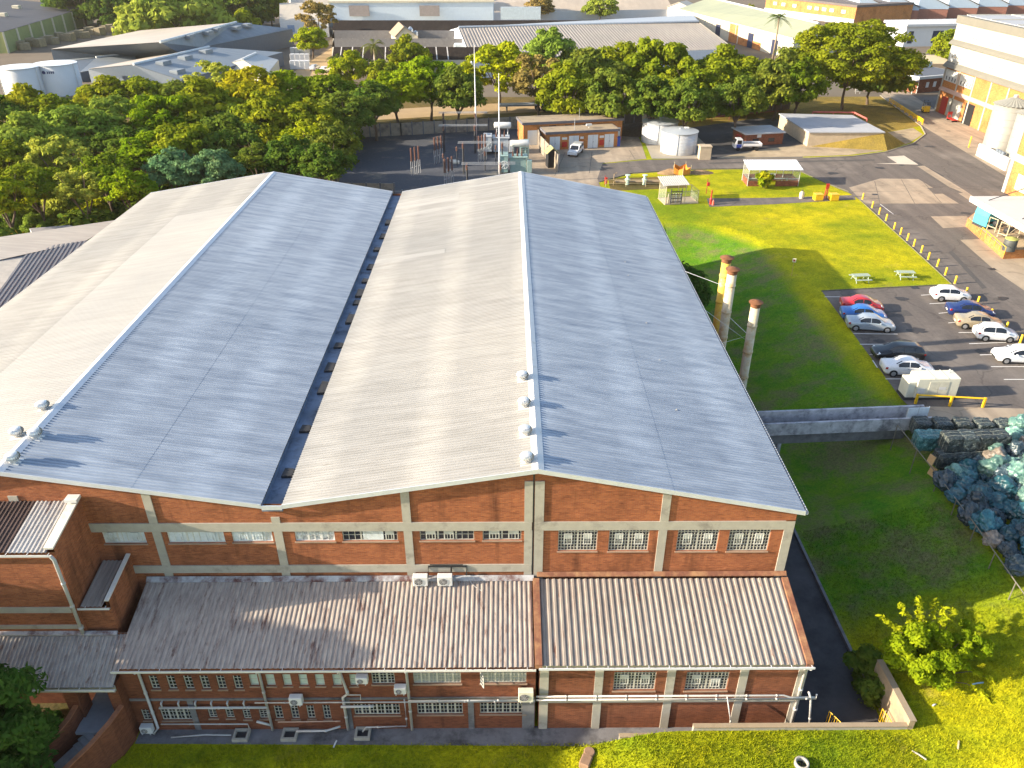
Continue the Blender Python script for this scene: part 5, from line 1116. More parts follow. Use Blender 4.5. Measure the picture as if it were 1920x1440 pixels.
# water tanks
TANK = mat('pale tank sheet', (.52, .52, .51), .38, metal=.25, var=.06, scale=1.5)
def tank(P, r, h, label):
    t = thing('water_tank', label, 'tank', P, 0, 'galvanised water tanks')
    q = MB(); q.lathe([(r, 0), (r, h)], n=44); obj('shell', q, TANK, t, True)
    q = MB()
    for z in np.arange(.5, h, .55): q.lathe([(r+.002, z-.05), (r+.03, z), (r+.002, z+.05)], n=44)
    for a in range(0, 360, 60): q.tube([(math.cos(rad(a+15))*(r+.03), math.sin(rad(a+15))*(r+.03), 0), (math.cos(rad(a+15))*(r+.03), math.sin(rad(a+15))*(r+.03), h)], .05, 4)
    obj('hoop', q, mat('tank hoop', (.58, .58, .58), .4, metal=.3), t, True)
    q = MB(); q.lathe([(r+.12, h), (r+.12, h+.06), (r*.6, h+.22), (.12, h+.4), (.1, h+.55), (.01, h+.56)], n=44); obj('roof', q, mat('tank roof', (.45, .48, .51), .4, metal=.2, var=.06), t)
    q = MB(); q.cbox(r*.35, r*.35+.7, r*.3, r*.3+.7, h+.1, h+.35, .03); obj('hatch', q, WHITE, t)
    return t
c = pz(1273, 287); tank((c.x, c.y+1.0, PL+.06), 3.1, 3.5, 'nearer of two round pale steel water tanks')
tank((c.x-2.1, c.y+8.6, PL+.06), 3.2, 3.5, 'farther of two round pale steel water tanks, half hidden')
q = MB(); P = pz(1216, 262); q.box(0, .35, 0, 9, 0, 3.7); o = tag(obj('screen_wall', q, mat('cream render', (.55, .47, .3), .85, var=.12)), 'cream screen wall beside the farther water tank', 'wall'); o.location = (P.x, P.y, PL)
q = MB(); P = pz(1311, 300); q.box(0, 1.9, 0, 1.5, 0, 2.1); q.box(-.08, 1.98, -.08, 1.58, 2.102, 2.25); o = tag(obj('valve_chamber', q, mat('tan concrete', (.45, .36, .25), .85, var=.15)), 'small tan concrete valve chamber right of the water tanks', 'chamber'); o.location = (P.x, P.y, PL)
# pump house (brick) and buried concrete reservoir
P0, P1 = pz(1397, 274), pz(1466, 270); an, Ln = frame2(P0, P1)
ph = thing('pump_house', 'small brick pump house with flat grey roof beside the concrete reservoir', 'building', P0, an)
q = MB(); q.box(0, Ln, 0, 5.2, -.1, 2.0); obj('wall', q, BRICK2, ph); q = MB(); q.box(-.35, Ln+.3, -.3, 5.5, 2.002, 2.2); obj('roof', q, mat('grey roof sheet flat', (.42, .43, .44), .6, var=.12), ph)
for x in (1.3, 4.4): q = MB(); q.box(x, x+1.2, -.03, -.003, .55, 1.2); obj('window', q, GLASS, ph)
q = MB(); q.box(2.1, 2.9, -.04, -.003, 1.4, 1.95); obj('notice', q, WHITE, ph)
q = MB(); q.tube([(-.5, 1, .2), (-.5, 1, 1.5), (-.5, 2.6, 1.5), (-.5, 2.6, .2)], .1, 8); q.tube([(-.5, 1.8, 1.5), (-.05, 1.8, 1.5)], .1, 8); obj('pump_pipe', q, RED, ph)
ZR = 8.6; rs_ = thing('reservoir', 'half-buried concrete reservoir with flat grey roof slab', 'reservoir', pz(1520, 268))
c4 = [pz(1518, 247, ZR), pz(1657, 247, ZR), pz(1597, 216, ZR), pz(1463, 213, ZR)]
q = MB(); q.prism([(p_.x, p_.y) for p_ in c4], PL-.2, ZR-.2); obj('wall', q, mat('tan concrete', (.45, .36, .25)), rs_, world=True)
cc = sum(c4, Vector())/4; c5 = [cc+(p_-cc)*1.03 for p_ in c4]
q = MB(); q.prism([(p_.x, p_.y) for p_ in c5], ZR-.198, ZR); obj('roof', q, mat('reservoir slab', (.36, .37, .39), .85, var=.1, scale=.4, dirt=(.26, .26, .27), dirt_amt=.4, dirt_scale=.2), rs_, world=True)
q = MB(); a, b = c4[0], c4[1]; out = Vector((b.y-a.y, a.x-b.x, 0)).normalized()
q.add([(a.x, a.y, PL-.1), (b.x, b.y, ZR-.25), (b.x+out.x*3.2, b.y+out.y*3.2, PL-.05)], [(0, 2, 1)])
e_ = c4[2]; q.add([(b.x, b.y, ZR-.25), (b.x+out.x*3.2, b.y+out.y*3.2, PL-.05), (b.x+5.5, b.y+2, PL-.05), (e_.x+7, e_.y+4, PL-.05), (e_.x, e_.y, ZR-.25)], [(0, 1, 2), (0, 2, 3, 4)])
o = obj('earth_ramp', q, DRYGRASS); o['kind'] = 'structure'
for x in (.3, .62, .8):
    p_ = a.lerp(b, x*.7); q = MB(); q.T = Matrix.Translation((p_.x, p_.y, 0)); q.box(-.5, .5, -.06, .0, PL+.6+x*1.2, ZR-.5); 
q = MB(); e0, e1, e2 = pz(1524, 210, 8.4), pz(1602, 211, 8.4), pz(1626, 223, 8.2); q.tube([e0, e1, e2], .16, 6)
for p_ in (e0, e0.lerp(e1, .5), e1, e2): q.tube([p_, (p_.x, p_.y, PL)], .08, 5)
tag(obj('pipe_rail', q, mat('pink red pipe', (.5, .12, .1), .6)), 'red pipe run on stands behind the reservoir', 'pipe')
q = MB(); e0, e1, e2 = pz(1268, 227, 7), pz(1400, 213, 7), pz(1462, 208, 7); q.tube([e0, e1, e2], .09, 6)
for k in range(5):
    p_ = e0.lerp(e1, k/4); q.tube([p_, (p_.x, p_.y, PL)], .06, 5)
tag(obj('pipe_rail', q, mat('dark red pipe', (.22, .06, .05), .7)), 'dark red rail along the foot of the tree bank', 'pipe')
# flatbed truck
tr = thing('flatbed_truck', 'white flatbed truck with blue cab door parked by the pump house', 'truck', pz(1399, 281), rad(180))
W_ = car_paint('paint truck', (.72, .72, .72))
q = MB(); q.extr([(1.0, -.85, .5), (2.35, -.85, .5), (2.4, -.85, 1.15), (2.0, -.85, 2.0), (1.05, -.85, 2.0)], (0, 1.7, 0)); obj('cab', q, W_, tr)
q = MB(); q.quad((2.43, -.75, 1.2), (2.43, .75, 1.2), (2.07, .7, 1.95), (2.07, -.7, 1.95)); obj('windscreen', q, CGLASS, tr)
for s_ in (-1, 1):
    q = MB(); q.box(1.15, 2.05, s_*.86-.008, s_*.86+.008, .6, 1.15); obj('door', q, mat('blue door', (.03, .06, .3), .4), tr)
    q = MB(); q.box(1.2, 1.95, s_*.862-.008, s_*.862+.008, 1.2, 1.85); obj('side_window', q, CGLASS, tr)
    q = MB(); q.box(-2.4, .85, s_*.9-.03, s_*.9+.03, .92, 1.3); obj('dropside', q, W_, tr)
    for x in (1.7, -1.6):
        q = MB(); q.tube([(x, s_*.6, .36), (x, s_*.86, .36)], .36, 16); obj('wheel', q, BLACK, tr)
q = MB(); q.box(-2.4, .85, -.87, .87, .8, .92); q.box(-2.45, -2.38, -.87, .87, .92, 1.3); obj('load_bed', q, W_, tr)
q = MB(); q.box(-2.2, .5, -.6, .5, .93, 1.1); obj('load', q, DARK, tr)
# pickup with canopy near the switch rooms
pk = thing('pickup', 'white pickup with load canopy parked by the switch rooms', 'pickup', pz(1079, 289), rad(250))
q = MB(); q.extr([(-2.3, -.82, .4), (2.3, -.82, .4), (2.3, -.82, .85), (1.0, -.82, 1.0), (.45, -.82, 1.6), (-.6, -.82, 1.62), (-.7, -.82, 1.0), (-2.3, -.82, 1.0)], (0, 1.64, 0)); obj('body', q, W_, pk)
q = MB(); q.extr([(-2.25, -.78, 1.0), (-.72, -.78, 1.0), (-.72, -.78, 1.72), (-2.15, -.78, 1.72)], (0, 1.56, 0)); obj('load_canopy', q, mat('canopy grey', (.3, .31, .3), .4, var=.1), pk)
q = MB(); q.quad((1.03, -.7, 1.02), (1.03, .7, 1.02), (.5, .66, 1.58), (.5, -.66, 1.58)); obj('windscreen', q, CGLASS, pk)
for s_ in (-1, 1):
    q = MB(); q.box(-.5, .5, s_*.825-.006, s_*.825+.006, 1.02, 1.5); q.box(-2.0, -.9, s_*.785-.006, s_*.785+.006, 1.15, 1.6); obj('side_window', q, CGLASS, pk)
    for x in (1.5, -1.5): q = MB(); q.tube([(x, s_*.6, .34), (x, s_*.84, .34)], .34, 16); obj('wheel', q, BLACK, pk)
    q = MB(); q.box(2.28, 2.32, s_*.6-.15, s_*.6+.15, .65, .8); obj('headlight', q, LAMP, pk)
# little black kiosk by the substation gate
ki = thing('kiosk', 'tall black kiosk with a mossy ridge roof at the substation corner', 'kiosk', pz(1034, 312), rad(10))
q = MB(); q.extr([(-.8, -1, 0), (.8, -1, 0), (.8, -1, 2.4), (0, -1, 3.1), (-.8, -1, 2.4)], (0, 2, 0)); obj('body', q, mat('kiosk black', (.012, .012, .014), .8), ki)
q = MB(); q.extr([(-1, -1.1, 2.25), (0, -1.1, 3.15), (0, -1.1, 3.25), (-1.1, -1.1, 2.3)], (0, 2.2, 0)); q.extr([(1, -1.1, 2.25), (0, -1.1, 3.15), (0, -1.1, 3.25), (1.1, -1.1, 2.3)], (0, 2.2, 0)); obj('roof', q, mat('mossy sheet', (.33, .3, .13), .85, var=.3), ki)
# ================================================================== substation
PW = mat('stained panel wall', (.30, .25, .19), .9, var=.2, scale=1.3, dirt=(.13, .11, .1), dirt_amt=.5, dirt_scale=.5)
def panel_wall(pts, label, h=2.3, step=2.2):
    t = thing('panel_wall', label, 'wall', (pts[0][0], pts[0][1], PL)); q = MB(); pq = MB()
    for a, b in zip(pts[:-1], pts[1:]):
        a, b = Vector((a[0], a[1], 0)), Vector((b[0], b[1], 0)); n = max(1, round((b-a).length/step)); d = (b-a).normalized(); nn = Vector((-d.y, d.x, 0))*.05
        q.prism([(p_.x, p_.y) for p_ in (a-nn, b-nn, b+nn, a+nn)], PL-.1, PL+h)
        for i in range(n+1): p_ = a.lerp(b, i/n); pq.box(p_.x-.11, p_.x+.11, p_.y-.11, p_.y+.11, PL-.1, PL+h+.12)
    obj('panel', q, PW, t, world=True); obj('panel_post', pq, CONC_D, t, world=True)
    return t
panel_wall([(-26.4, 128), (-27.6, 151), (-20, 152.5), (2.6, 158), (6.5, 158)], 'stained concrete panel wall along the back of the substation')
panel_wall([(-24.4, 113), (-16.3, 112.6)], 'short tan stretch of panel wall at the near corner of the substation', h=2.4)
panel_wall([(5.2, 152), (5.8, 140), (8.2, 127)], 'sunlit tan wall between the transformers and switch rooms', h=2.8, step=3)
fc = thing('substation_fence', 'wire fence on grey posts round the near side of the substation', 'fence', (-10, 108, PL))
q = MB()
for k in range(17): x = -16+k*1.35+(k > 8)*1.0; yv = 109.5-abs(k-8)*.1; q = MB(); q.tube([(x, yv, PL-.1), (x, yv, PL+2.4), (x, yv-.4, PL+2.75)], .045, 5); obj('post', q, STEEL, fc, world=True)
q = MB()
for z in (.1, .9, 1.7, 2.35): q.tube([(-16, 109, PL+z), (7, 109, PL+z)], .012, 4)
obj('wire', q, STEEL, fc, world=True)
for (x, y, top, lb) in ((-5.7, 147.8, 22.6, 'farther of two tall slender white lightning masts'), (-1.2, 121, 22.0, 'nearer of two tall slender white lightning masts')):
    t = thing('lightning_mast', lb, 'mast', (x, y, PL), 0, 'lightning masts over the substation')
    q = MB(); q.tube([(0, 0, 0), (0, 0, 6), (0, 0, 6.01), (0, 0, top-PL)], [.16, .14, .12, .045], 10); obj('pole', q, mat('mast white', (.66, .64, .62), .5, var=.06), t, True)
    q = MB(); q.box(-.35, .35, -.35, .35, -.05, .2); obj('footing', q, CONC, t)
TGREY = mat('transformer grey', (.42, .44, .46), .5, var=.12, scale=2); TGREEN = mat('transformer green', (.26, .37, .34), .5, var=.12, scale=2); PORC = mat('brown porcelain', (.13, .06, .04), .35, var=.2)
def transformer(P, m, label, rz=0):
    t = thing('transformer', label, 'transformer', P, rz)
    q = MB(); q.cbox(-1.2, 1.4, -1, 1, .3, 2.6, .08); q.box(-1.4, 1.6, -1.15, 1.15, 2.6, 2.75); obj('tank', q, m, t)
    q = MB()
    for k in range(9): q.box(-2.7, -1.5, -1.3+.3*k, -1.3+.3*k+.14, .4, 2.9)
    q.box(-2.75, -1.45, -1.35, 1.3, 2.9, 3.0); q.box(-2.9, -2.76, -1.4, 1.4, .3, 3.0); obj('radiator', q, m, t)
    q = MB(); cx, cz = -2.05, 1.6
    pts = [(cx+.6*math.cos(a), -1.4, cz+.6*math.sin(a)) for a in np.linspace(0, 2*math.pi, 21)]; q.tube(pts, .05, 5, False)
    for a in np.linspace(0, 2*math.pi, 9)[:-1]: q.tube([(cx, -1.4, cz), (cx+.6*math.cos(a), -1.4, cz+.6*math.sin(a))], .05, 4)
    obj('cooling_fan', q, mat('fan grey', (.55, .58, .58), .5), t)
    q = MB(); q.T = Matrix.Translation((.4, .9, 4.4)) @ Matrix.Rotation(math.pi/2, 4, 'Y'); q.lathe([(.01, -1.5), (.45, -1.45), (.52, -1.3), (.52, 1.3), (.45, 1.45), (.01, 1.5)], n=18); obj('conservator', q, WHITE, t, True)
    q = MB()
    for x in (-.6, 1.3): q = MB(); q.bar((x, .9, 2.7), (x, .9, 4.1), .12); obj('conservator_stand', q, m, t)
    for x in (-.7, 0, .7):
        q = MB(); q.lathe([(.1, 2.7), (.2, 2.8), (.1, 2.9), (.19, 3.0), (.09, 3.1), (.17, 3.2), (.08, 3.3), (.15, 3.4), (.06, 3.5), (.05, 3.9), (.01, 3.92)], (x, -.4, 0), 10); obj('bushing', q, PORC, t)
    q = MB(); q.cbox(1.5, 2.3, -1.2, -.3, .3, 2.2, .04); obj('control_box', q, m, t)
transformer((-1.2, 139.5, PL+.1), TGREY, 'grey transformer behind, with a tall white conservator drum')
transformer((1.6, 126.5, PL+.1), TGREEN, 'pale green transformer in front with a big round cooling fan')
cb = thing('control_cubicle', 'tall pale green louvred cubicle beside the sunlit substation wall', 'cubicle', pz(983, 303)); q = MB(); q.cbox(-.75, .75, -.5, .5, .5, 3.6, .04); obj('cabinet', q, TGREEN, cb); q = MB()
for k in range(9): q.box(-.55, .55, -.56, -.502, .8+.3*k, .9+.3*k)
obj('louvre', q, DARK, cb)
q = MB(); [q.box(x-.05, x+.05, -.4, .4, 0, .5) for x in (-.6, .6)]; obj('stand', q, DARK, cb)
def gantry(P, w_, h, label, rz=0, d=4.2):
    t = thing('busbar_gantry', label, 'gantry', P, rz, 'steel busbar gantries of the substation')
    for x in (0, w_):
        for y in (0, 1.2):
            q = MB(); q.bar((x, y, 0), (x, y, h), .16); obj('column', q, DARK, t)
            q = MB(); q.lathe([(.12, h), (.2, h+.1), (.1, h+.2), (.2, h+.3), (.1, h+.4), (.18, h+.5), (.06, h+.6), (.01, h+.62)], (x, y, 0), 8); obj('insulator', q, PORC, t)
        q = MB(); q.bar((x, -.2, h-.05), (x, 1.4, h-.05), .15); obj('crosshead', q, mat('rusty steel', (.24, .12, .06), .8), t)
    q = MB()
    for y in (0, .6, 1.2): q.tube([(-.8, y, h+.66), (w_+2.2, y, h+.7)], .03, 6)
    obj('busbar', q, mat('bright busbar', (.6, .58, .55), .35, metal=.4), t)
gantry((-11.6, 147.5, PL), 5.8, 4.4, 'far steel gantry carrying pale busbars'); gantry((-7.0, 126, PL), 6.2, 4.2, 'near steel gantry carrying pale busbars')
def breaker(P, label):
    t = thing('circuit_breaker', label, 'breaker', P, 0, 'porcelain circuit breakers')
    for k in range(3):
        x = k*.5-.5; y = k*.7-.7
        q = MB(); q.bar((x-.15, y, 0), (x-.15, y, 2.2), .07); q.bar((x+.15, y, 0), (x+.15, y, 2.2), .07); q.bar((x-.2, y, 1.1), (x+.2, y, 1.4), .05); obj('lattice_leg', q, STEEL, t)
        q = MB(); z = 2.2; prof = []
        while z < 4.2: prof += [(.1, z), (.19, z+.08)]; z += .16
        prof.append((.02, z+.1)); q.lathe(prof, (x, y, 0), 10); obj('insulator', q, PORC, t)
breaker((-11.5, 133, PL), 'rear cluster of brown porcelain breakers on lattice legs'); breaker((-8.9, 119.5, PL), 'front cluster of brown porcelain breakers on lattice legs')
breaker((-14.6, 126, PL), 'single left cluster of brown porcelain breakers out on the gravel'); breaker((-4.2, 134, PL), 'middle cluster of brown porcelain breakers between the gantries')
gantry((-6.0, 116.5, PL), 5.0, 3.4, 'low front gantry near the substation fence'); gantry((-11.0, 139, PL), 5.4, 4.0, 'middle steel gantry carrying thin busbars')
for k, (x, y) in enumerate(((-8.3, 131), (-3.6, 128), (-10.2, 126.5), (-1.9, 132))):
    t = thing('cable_post', 'slim steel cable sealing post on the substation gravel, %s' % ['by the middle breakers', 'left of the green transformer', 'beside the left gantry', 'between the two transformers'][k], 'post', (x, y, PL), 0, 'cable sealing posts'); obj('stem', MB().tube([(0, 0, 0), (0, 0, 2.4)], .09, 6), DARK, t); q = MB(); q.lathe([(.1, 2.4), (.2, 2.5), (.1, 2.6), (.2, 2.7), (.1, 2.8), (.18, 2.9), (.05, 3.2), (.01, 3.22)], n=8); obj('bushing', q, PORC, t)
q = MB(); P = pz(852, 305); q.prism([(-.9, .9), (-.2, -.9), (.9, -.8), (.8, .4), (.1, 1.0)], 0, .25); o = tag(obj('concrete_plinth', q, mat('pale plinth', (.6, .54, .44), .85)), 'pale odd-shaped concrete plinth on the substation gravel', 'plinth'); o.location = (P.x, P.y, PL+.02)
# ================================================================== lawn strip: shelter, wire shed, bins, valves
P0, P1 = pz(1401, 349), pz(1496, 349); an, Ln = frame2(P0, P1)
sh = thing('smoking_shelter', 'open wire-sided shelter with white corrugated roof on the lawn edge', 'shelter', P0, an)
q = MB(); q.ribs((-.2, -.4, 2.55), (Ln+.5, 0, 0), (0, 3.8, .55), .26, .06, .45); obj('roof_sheet', q, mat('white corrugated', (.74, .76, .78), .4, metal=.1, var=.05), sh)
q = MB()
for x in (0, Ln/3, 2*Ln/3, Ln):
    for y in (0, 3.2): q.bar((x, y, 0), (x, y, 2.55+.14*y), .08)
for y, z in ((0, 2.5), (3.2, 2.95), (0, 1.1)): q.bar((0, y, z), (Ln, y, z), .06)
obj('post', q, STEEL, sh)
q = MB(); q.box(0, Ln, 3.1, 3.25, 0, 1.0); q.box(0, .12, 0.05, 3.1, 0, .9); q.box(Ln-.12, Ln, .05, 3.1, 0, .9); q.box(.12, Ln*.3, -.06, .06, 0, .8); q.box(Ln*.55, Ln-.12, -.06, .06, 0, .8); obj('plinth_wall', q, BRICK2, sh)
MESHM = NT('wire mesh'); co = MESHM.coord(False, (14, 14, 14)); wv = MESHM.add('ShaderNodeTexBrick'); wv.inputs['Color1'].default_value = (0, 0, 0, 1); wv.inputs['Color2'].default_value = (0, 0, 0, 1); wv.inputs['Mortar'].default_value = (1, 1, 1, 1); wv.inputs['Mortar Size'].default_value = .08; wv.inputs['Scale'].default_value = 1
tp = MESHM.add('ShaderNodeBsdfTransparent'); mx = MESHM.add('ShaderNodeMixShader'); mx.inputs[0].default_value = .22; MESHM.ln(tp.outputs[0], mx.inputs[1]); MESHM.ln(MESHM.b.outputs[0], mx.inputs[2]); MESHM.b.inputs['Base Color'].default_value = (.5, .5, .47, 1); MESHM.ln(mx.outputs[0], MESHM.out.inputs[0]); MESHM = MESHM.m
q = MB(); q.quad((0, 3.18, 1), (Ln, 3.18, 1), (Ln, 3.18, 2.9), (0, 3.18, 2.9)); q.quad((.05, 0, .9), (.05, 3.2, .9), (.05, 3.2, 2.9), (.05, 0, 2.5)); q.quad((Ln-.05, 0, .9), (Ln-.05, 3.2, .9), (Ln-.05, 3.2, 2.9), (Ln-.05, 0, 2.5)); q.quad((0, .02, .8), (Ln*.3, .02, .8), (Ln*.3, .02, 2.5), (0, .02, 2.5)); q.quad((Ln*.55, .02, .8), (Ln, .02, .8), (Ln, .02, 2.5), (Ln*.55, .02, 2.5)); obj('wire_mesh', q, MESHM, sh)
q = MB(); q.box(Ln*.42, Ln*.52, -.1, -.06, 1.2, 2.0); obj('notice', q, WHITE, sh)
q = MB(); q.box(.8, Ln-.8, 2.3, 2.8, .4, .48); q.box(.9, 1.0, 2.3, 2.8, 0, .4); q.box(Ln-1, Ln-.9, 2.3, 2.8, 0, .4); obj('bench', q, WOODG, sh)
P0, P1 = pz(1247, 384), pz(1308, 381); an, Ln = frame2(P0, P1)
gs = thing('gas_cage', 'small wire cage with grey lean-to roof holding gas cylinders', 'cage', P0, an)
q = MB(); q.ribs((-.5, -.1, 2.75), (3.9, 0, 0), (.2, 3.6, .35), .3, .05, .45); obj('roof_sheet', q, mat('grey lean-to', (.44, .42, .38), .7, var=.12), gs)
q = MB()
for x, y in ((0, 0), (2.9, 0), (0, 3), (2.9, 3), (Ln, 0), (Ln, 3)): q.bar((x, y, 0), (x, y, 2.7 if x < 3 else 1.9), .07)
for z in (.1, 1.8): q.bar((0, 0, z), (Ln, 0, z), .05); q.bar((0, 3, z), (Ln, 3, z), .05); q.bar((Ln, 0, z), (Ln, 3, z), .05)
obj('post', q, mat('tan post', (.42, .36, .22), .8), gs)
q = MB(); q.quad((0, 0, .1), (0, 3, .1), (0, 3, 2.7), (0, 0, 2.7)); q.quad((0, -.01, .1), (Ln, -.01, .1), (Ln, -.01, 1.9), (0, -.01, 1.9)); q.quad((Ln, 0, .1), (Ln, 3, .1), (Ln, 3, 1.9), (Ln, 0, 1.9)); obj('wire_mesh', q, MESHM, gs)
q = MB(); q.box(-.1, Ln+.1, -.1, 3.1, -.05, .06); obj('slab', q, mat('tan concrete', (.45, .36, .25)), gs)
q = MB()
for x in (.7, 2.3):
    q.bar((x, -.15, .1), (x, -.15, 2.3), .1)
for z in (.4, .9, 1.5, 1.9): q.bar((.7, -.15, z), (2.3, -.15, z), .08)
obj('rack', q, DARK, gs)
for k in range(6):
    q = MB(); q.lathe([(.13, .08), (.13, 1.25), (.05, 1.45), (.01, 1.46)], (.6+.36*k, .5, 0), 10); obj('gas_cylinder', q, WHITE if k % 2 else mat('tan cyl', (.5, .42, .3), .5), gs, True)
for u, lb in ((1533, 'left of two yellow slatted waste bins by the lawn path'), (1562, 'right of two yellow slatted waste bins by the lawn path')):
    t = thing('waste_bin', lb, 'bin', pz(u, 375), rad(3), sc=.82); q = MB(); q.cbox(-.75, .75, -.6, .6, .08, 1.1, .04); obj('body', q, YELLOW, t); q = MB()
    for k in range(7): q.box(-.72+.21*k, -.72+.21*k+.14, -.63, .63, 1.102, 1.15)
    obj('lid', q, mat('yellow lid', (.6, .4, .06), .6), t); q = MB(); [q.box(x-.05, x+.05, -.5, .5, 0, .08) for x in (-.6, .6)]; obj('foot', q, DARK, t)
t = thing('hydrant_stand', 'red fire hydrant stand between the yellow bins', 'hydrant', pz(1547, 372)); q = MB(); q.bar((-.12, 0, 0), (-.12, 0, 2.2), .12); q.bar((.14, 0, 0), (.14, 0, 2.2), .12); q.box(-.2, .22, -.08, .08, 1.4, 1.5); obj('stand', q, RED, t); q = MB(); q.box(-.24, .26, -.12, -.08, 1.6, 2.2); obj('plate', q, RED, t)
t = thing('ash_bin', 'small pale ash bin beside the lawn path', 'bin', pz(1502, 372)); q = MB(); q.lathe([(.3, 0), (.36, .8), (.2, 1.0), (.05, 1.1)], n=14); obj('drum', q, mat('pale drum', (.55, .48, .38), .6, var=.3), t, True); q = MB(); q.lathe([(.1, 1.1), (.1, 1.25), (.02, 1.26)], n=8); obj('cap', q, DARK, t)
for (u, v, lb, s_) in ((1324, 363, 'red alarm box on a dark red post between the wire cage and shelter', 1), (1134, 347, 'red hydrant marker post by the valve bed', 0)):
    t = thing('marker_post', lb, 'post', pz(u, v)); q = MB(); q.tube([(0, 0, 0), (0, 0, 2.2 if s_ else 1.5)], .05, 6); obj('post', q, mat('dark red post', (.25, .03, .02), .6), t); q = MB(); q.cbox(-.05, .35, -.18, .12, 1.2 if s_ else .2, 1.7 if s_ else 1.2, .03); obj('box', q, RED, t)
t = thing('hydrant', 'bright red hydrant standpipe at the corner of the wire cage', 'hydrant', pz(1332, 383)); q = MB(); q.lathe([(.16, 0), (.16, .7), (.22, .75), (.1, 1.0), (.1, 2.0), (.02, 2.1)], n=12); obj('standpipe', q, RED, t); q = MB(); q.lathe([(.2, 0), (.14, .5), (.02, .75)], (.3, -.3, 0), 12); obj('cone', q, mat('red cone', (.6, .12, .08), .5), t)
vb = thing('valve_set', 'pair of pale green valves on brown pipes in a dirt bed', 'valves', pz(1190, 346))
GRNV = mat('pale green valve', (.45, .58, .5), .5, var=.1)
for i, u in enumerate((1176, 1208)):
    c = pz(u, 346)-pz(1190, 346); q = MB(); q.lathe([(.3, .0), (.3, .7), (.42, .72), (.42, .85), (.2, .95), (.2, 1.4), (.4, 1.42), (.4, 1.5), (.05, 1.52)], (c.x, c.y, 0), 14); obj('valve', q, GRNV, vb)
q = MB(); q.tube([(-3, 0, .4), (4, 0, .45)], .16, 8); q.tube([(-3, .9, .3), (5, .9, .35)], .1, 8); q.tube([(-3.4, -1, .2), (-3.4, -1, 1.9), (-3.0, -1, 2.1)], .06, 6); obj('pipe', q, mat('rust pipe', (.33, .24, .15), .8), vb)
q = MB()
for x in (-4.6, -1.5, 1.5, 4.2): q.tube([(x, -1.1, 0), (x, -1.1, 1.1)], .04, 5)
q.tube([(-4.6, -1.1, 1.05), (4.2, -1.1, 1.05)], .03, 5); q.tube([(-4.6, -1.1, .5), (4.2, -1.1, .5)], .025, 5); obj('rail', q, mat('tan post', (.42, .36, .22)), vb)
ob = thing('excavation_barrier', 'orange mesh barrier round a small excavation', 'barrier', pz(1277, 326))
OR = mat('orange netting', (.62, .24, .03), .7, var=.2, scale=6)
cs = [(-1.4, -.6), (-.9, 1.3), (.9, 1.4), (1.3, -.7), (0, -1.3)]
for a, b in zip(cs, cs[1:]+cs[:1]):
    q = MB(); m_ = ((a[0]+b[0])/2*.92, (a[1]+b[1])/2*.92); q.quad((*a, .1), (*m_, .1), (*m_, .85), (*a, 1.25)); q.quad((*m_, .1), (*b, .1), (*b, 1.25), (*m_, .85)); obj('netting', q, OR, ob)
    q = MB(); q.tube([(*a, 0), (a[0]*1.03, a[1]*1.03, 1.6)], .04, 5); obj('stake', q, mat('tan post', (.42, .36, .22)), ob)
hp = MB(); n = 14
for j in range(n+1):
    for i in range(n+1):
        x, y = (i/n-.5)*4.5, (j/n-.5)*2.4; r = math.hypot(x/2.2, y/1.2); hp.v.append((x, y, max(-.04, .7*(1-r*r)+.4*noise.noise((x*1.4, y*1.4, 5))*(1-min(1, r)))))
hp.f = [(j*(n+1)+i, j*(n+1)+i+1, (j+1)*(n+1)+i+1, (j+1)*(n+1)+i) for j in range(n) for i in range(n)]; hp.mi = [0]*len(hp.f)
for (u, v, lb) in ((1258, 325, 'brown soil heap left of the orange mesh barrier'), (1312, 324, 'low earth mound right of the orange mesh barrier')):
    o = tag(obj('soil_heap', hp, mat('brown spoil', (.25, .16, .08), .95, var=.4, scale=3), smooth=True), lb, 'heap'); o.location = pz(u, v); o.scale = (1, 1, 1 if u < 1300 else .6)
# ================================================================== right edge: white tower block, silos, dock
TW = mat('tower white', (.40, .385, .335), .7, var=.05, scale=.8); TG = mat('tower grey band', (.15, .143, .12), .8, var=.08, scale=.6)
tb = thing('mill_block', 'tall white and orange-brick mill block with grey ledges between floors', 'building', (105, 150, PL))
X0 = 91.2; ya, yb = 120.0, 174.2
q = MB(); q.box(X0, 135, ya, yb, PL-.2, 15.0); obj('wall', q, BRICK3, tb, world=True)
q = MB(); q.box(X0+.01, 135, ya, yb, 15.002, 23.2); obj('upper_wall', q, TW, tb, world=True)
q = MB(); q.box(X0-.25, 135, ya-.2, yb+.2, 23.202, 24.6); obj('parapet', q, TG, tb, world=True)
q = MB(); q.box(X0+1.0, 134, ya+1, yb-1, 24.602, 24.7); obj('roof', q, mat('grey flat roof', (.33, .34, .36), .8, var=.1, scale=.3), tb, world=True)
q = MB()
for y in np.arange(ya+8, yb, 9): q.box(X0+1, 134, y, y+.25, 24.702, 24.85)
for x in (101, 112, 123): q.box(x, x+.25, ya+1, yb-1, 24.703, 24.84)
obj('roof_batten', q, TW, tb, world=True)
for z, m_, pj, hh in ((10.4, mat('pinkish band', (.5, .32, .25), .8, var=.12), .3, .7), (15.0, TG, .7, 1.0), (19.3, TG, .7, .9)):
    q = MB(); q.extr([(X0-pj, ya, z), (X0, ya, z-.15), (X0, ya, z+hh), (X0-pj*.6, ya, z+hh*.55)], (0, yb-ya+.15, 0)); obj('ledge', q, m_, tb, world=True)
ny = 9
